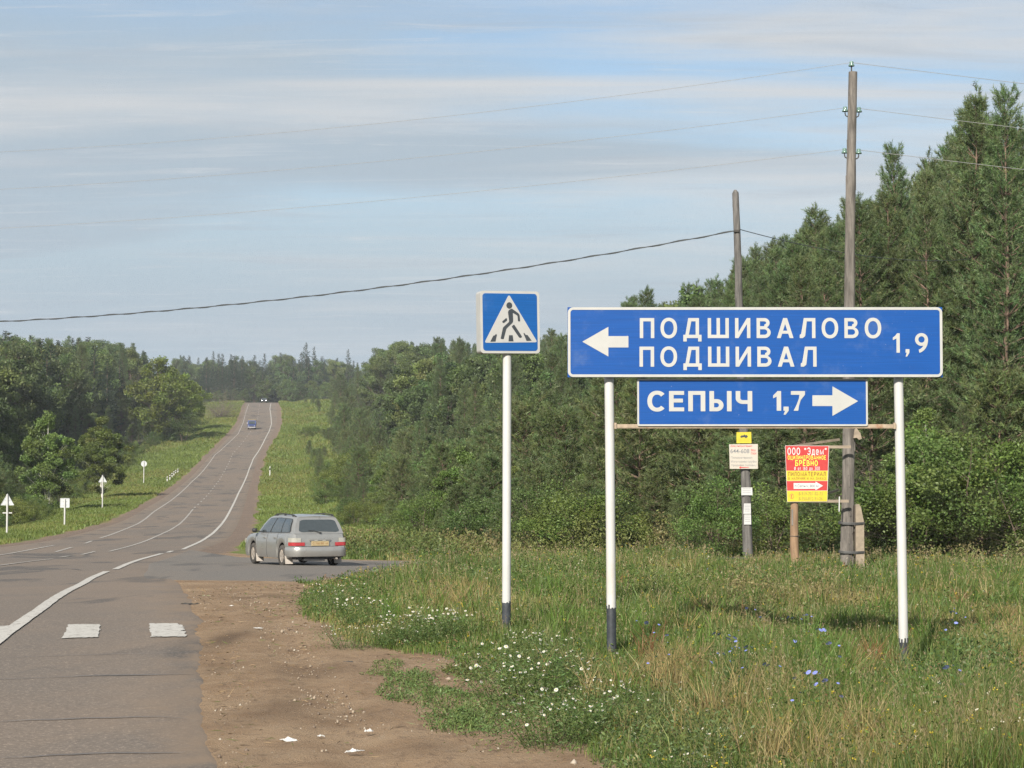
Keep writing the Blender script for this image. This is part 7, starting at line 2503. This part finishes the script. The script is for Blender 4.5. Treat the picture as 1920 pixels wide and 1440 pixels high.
for p in cham + chic:
    if p.location.z < -400:
        for ch in list(p.children): bpy.data.objects.remove(ch)
        bpy.data.objects.remove(p)

# ------------------------------------------------------------------ litter and stones on the dirt
def crumple(name, px, py, size, mat, label, cat, seed, flat=0.3):
    r = np.random.default_rng(seed)
    X, Y, z = ground(px, py)
    nu, nv = 9, 7
    vs, fs = [], []
    for j in range(nv):
        for i in range(nu):
            u, v = i / (nu - 1) - .5, j / (nv - 1) - .5
            k = 1 - 1.3 * abs(u * v)
            vs.append((u * size[0] * k + r.normal() * size[0] * 0.05, v * size[1] * k + r.normal() * size[1] * 0.06, 0.010 + abs(r.normal()) * size[2] * 0.35 * (1 - abs(u) * 1.4)))
    for j in range(nv - 1):
        for i in range(nu - 1):
            a = j * nu + i; fs.append((a, a + 1, a + nu + 1, a + nu))
    m = MB(); m.add(vs, fs); o = m.build(name, mat)
    mod = o.modifiers.new('thick', 'SOLIDIFY'); mod.thickness = 0.003
    o.location = (X, Y, z); o.rotation_euler = (0, 0, r.uniform(0, 3))
    return tag(o, label, cat)


crumple('paper_scrap', 543, 1391, (0.13, 0.10, 0.03), M_LITTER, 'crumpled white scrap of paper on the dirt nearest the road edge', 'litter', 1)
crumple('plastic_scrap', 664, 1412, (0.14, 0.05, 0.03), M_LITTER, 'torn pale plastic strip on the dirt in front of the weed patch', 'litter', 2)
crumple('paper_scrap', 692, 1374, (0.045, 0.06, 0.03), M_LITTER, 'small upright white scrap on the dirt left of the weed patch', 'litter', 3)
crumple('paper_scrap', 602, 1383, (0.05, 0.04, 0.02), M_LITTER, 'tiny white scrap beside the crumpled paper on the dirt', 'litter', 4)
crumple('rubber_scrap', 653, 1243, (0.19, 0.10, 0.012), M_DARKLITTER, 'flat dark scrap of rubber lying on the dirt above the weed patch', 'litter', 5)
crumple('rubber_scrap', 357, 1134, (0.16, 0.28, 0.03), M_DARKLITTER, 'dark broken crumbs of tar at the ragged road edge', 'litter', 6)
crumple('paper_scrap', 434, 1137, (0.07, 0.05, 0.02), M_LITTER, 'small white scrap on the dirt near the side road', 'litter', 7)
crumple('paper_scrap', 484, 1179, (0.14, 0.07, 0.012), M_PAPER, 'pale flat scrap on the dirt level with the zebra bars', 'litter', 8)
crumple('plastic_scrap', 1445, 1345, (0.25, 0.06, 0.03), M_LITTER, 'white plastic scrap caught in the straw coloured grass', 'litter', 9)
crumple('paper_scrap', 490, 955, (0.5, 0.25, 0.05), M_LITTER, 'white scrap on the grass verge just above the silver car', 'litter', 10)


def stones():
    r = np.random.default_rng(12)
    n = 16000
    Y = np.exp(r.uniform(math.log(11.5), math.log(46), n)); X = r.uniform(-6, 2.5, n)
    k = (inside_dist(DIRT, X, Y) > 0.03) & (X > edge_r(Y) + 0.02)
    k &= (fbm(X * 1.3, Y * 0.9, 3) > 0.42)
    X, Y = X[k], Y[k]; n = len(X)
    sz = (0.005 + 0.014 * r.random(n) ** 4) * np.where(r.random(n) < 0.03, 2.0, 1.0)
    base = np.array([[1, 0, 0], [-1, 0, 0], [0, 1, 0], [0, -1, 0], [0, 0, 1.0], [0, 0, -1.0]])
    V = base[None] * (sz[:, None, None] * r.uniform(0.6, 1.3, (n, 6, 1)))
    V = V + np.stack([X, Y, terr(X, Y) - 0.012 + sz * 0.4], -1)[:, None]
    fi = np.array([[0, 2, 4], [2, 1, 4], [1, 3, 4], [3, 0, 4], [2, 0, 5], [1, 2, 5], [3, 1, 5], [0, 3, 5]])
    F_ = (fi[None] + (np.arange(n) * 6)[:, None, None]).reshape(-1, 3)
    p = r.random(n)
    c = np.where((p < 0.5)[:, None], np.array([0.30, 0.24, 0.18]), np.where((p < 0.85)[:, None], np.array([0.16, 0.12, 0.09]), np.array([0.36, 0.31, 0.25])))
    tag(link('gravel', mesh_np('gravel', V.reshape(-1, 3), [F_], col=np.repeat(c, 6, 0), mats=[M_STONE])), kind='stuff')


def dirt_straw():
    r = np.random.default_rng(33)
    n = 9000
    Y = np.exp(r.uniform(math.log(11.5), math.log(44), n)); X = r.uniform(-6, 2.5, n)
    dd = inside_dist(DIRT, X, Y)
    k = (dd > 0.0) & (X > edge_r(Y) + 0.05) & (r.random(n) < 0.18 + 0.8 * (1 - sm(dd, 0.1, 1.1)) + 0.5 * sm(fbm(X * 1.1 + 7, Y * 0.7, 3), 0.55, 0.7))
    X, Y = X[k], Y[k]; n = len(X)
    D = nrm(np.c_[r.normal(size=(n, 2)), 0.10 * np.abs(r.normal(size=n))])
    P = np.stack([X, Y, terr(X, Y) + 0.004], -1)
    V, f = leaf_quads(P, D, r.uniform(0.03, 0.13, n), np.maximum(0.005, 0.0004 * Y), r)
    p = r.random(n)
    c = np.where((p < 0.5)[:, None], np.array([0.30, 0.22, 0.12]), np.where((p < 0.75)[:, None], np.array([0.09, 0.065, 0.045]), np.array([0.12, 0.15, 0.05])))
    tag(link('fallen_straw', mesh_np('fallen_straw', V, [f], col=np.repeat(c, 4, 0), mats=[M_GRASS])), kind='stuff')


dirt_straw()
M_STONE, _n, _l, _o = new_mat('stones')
_a = N(_n, 'ShaderNodeAttribute'); _a.attribute_name = 'Col'; _p = N(_n, 'ShaderNodeBsdfPrincipled'); _p.inputs['Roughness'].default_value = 0.95
_l.new(_a.outputs['Color'], _p.inputs['Base Color']); _l.new(_p.outputs[0], _o.inputs[0])
stones()
print('triangles', sum(len(m_.polygons) for m_ in bpy.data.meshes), 'objects', len(bpy.data.objects))

# ------------------------------------------------------------------ tell like-labelled plants apart by their order in the picture
ORD = ['first', 'second', 'third', 'fourth', 'fifth', 'sixth']
clusters = {}
for o in COL.objects:
    if o.parent is None and o.get('category') in ('tree', 'shrub', 'flowering plant') and o.get('label'):
        clusters.setdefault(o['label'], []).append(o)
for lab, os_ in clusters.items():
    if 1 < len(os_) <= 10:
        os_.sort(key=lambda o: float(to_px(o.location.x, o.location.y, o.location.z)[0]))
        nw = len(os_)
        for i, o in enumerate(os_):
            w_ = (('leftmost', 'rightmost') if nw == 2 else ('leftmost', 'middle', 'rightmost') if nw == 3 else ('leftmost', 'second', 'third', 'fourth', 'fifth', 'sixth', 'seventh', 'eighth', 'ninth', 'tenth'))[i]
            if nw > 3 and i == nw - 1: w_ = 'rightmost'
            if len(lab.split()) + 1 <= 16: o['label'] = f'{w_} {lab}'
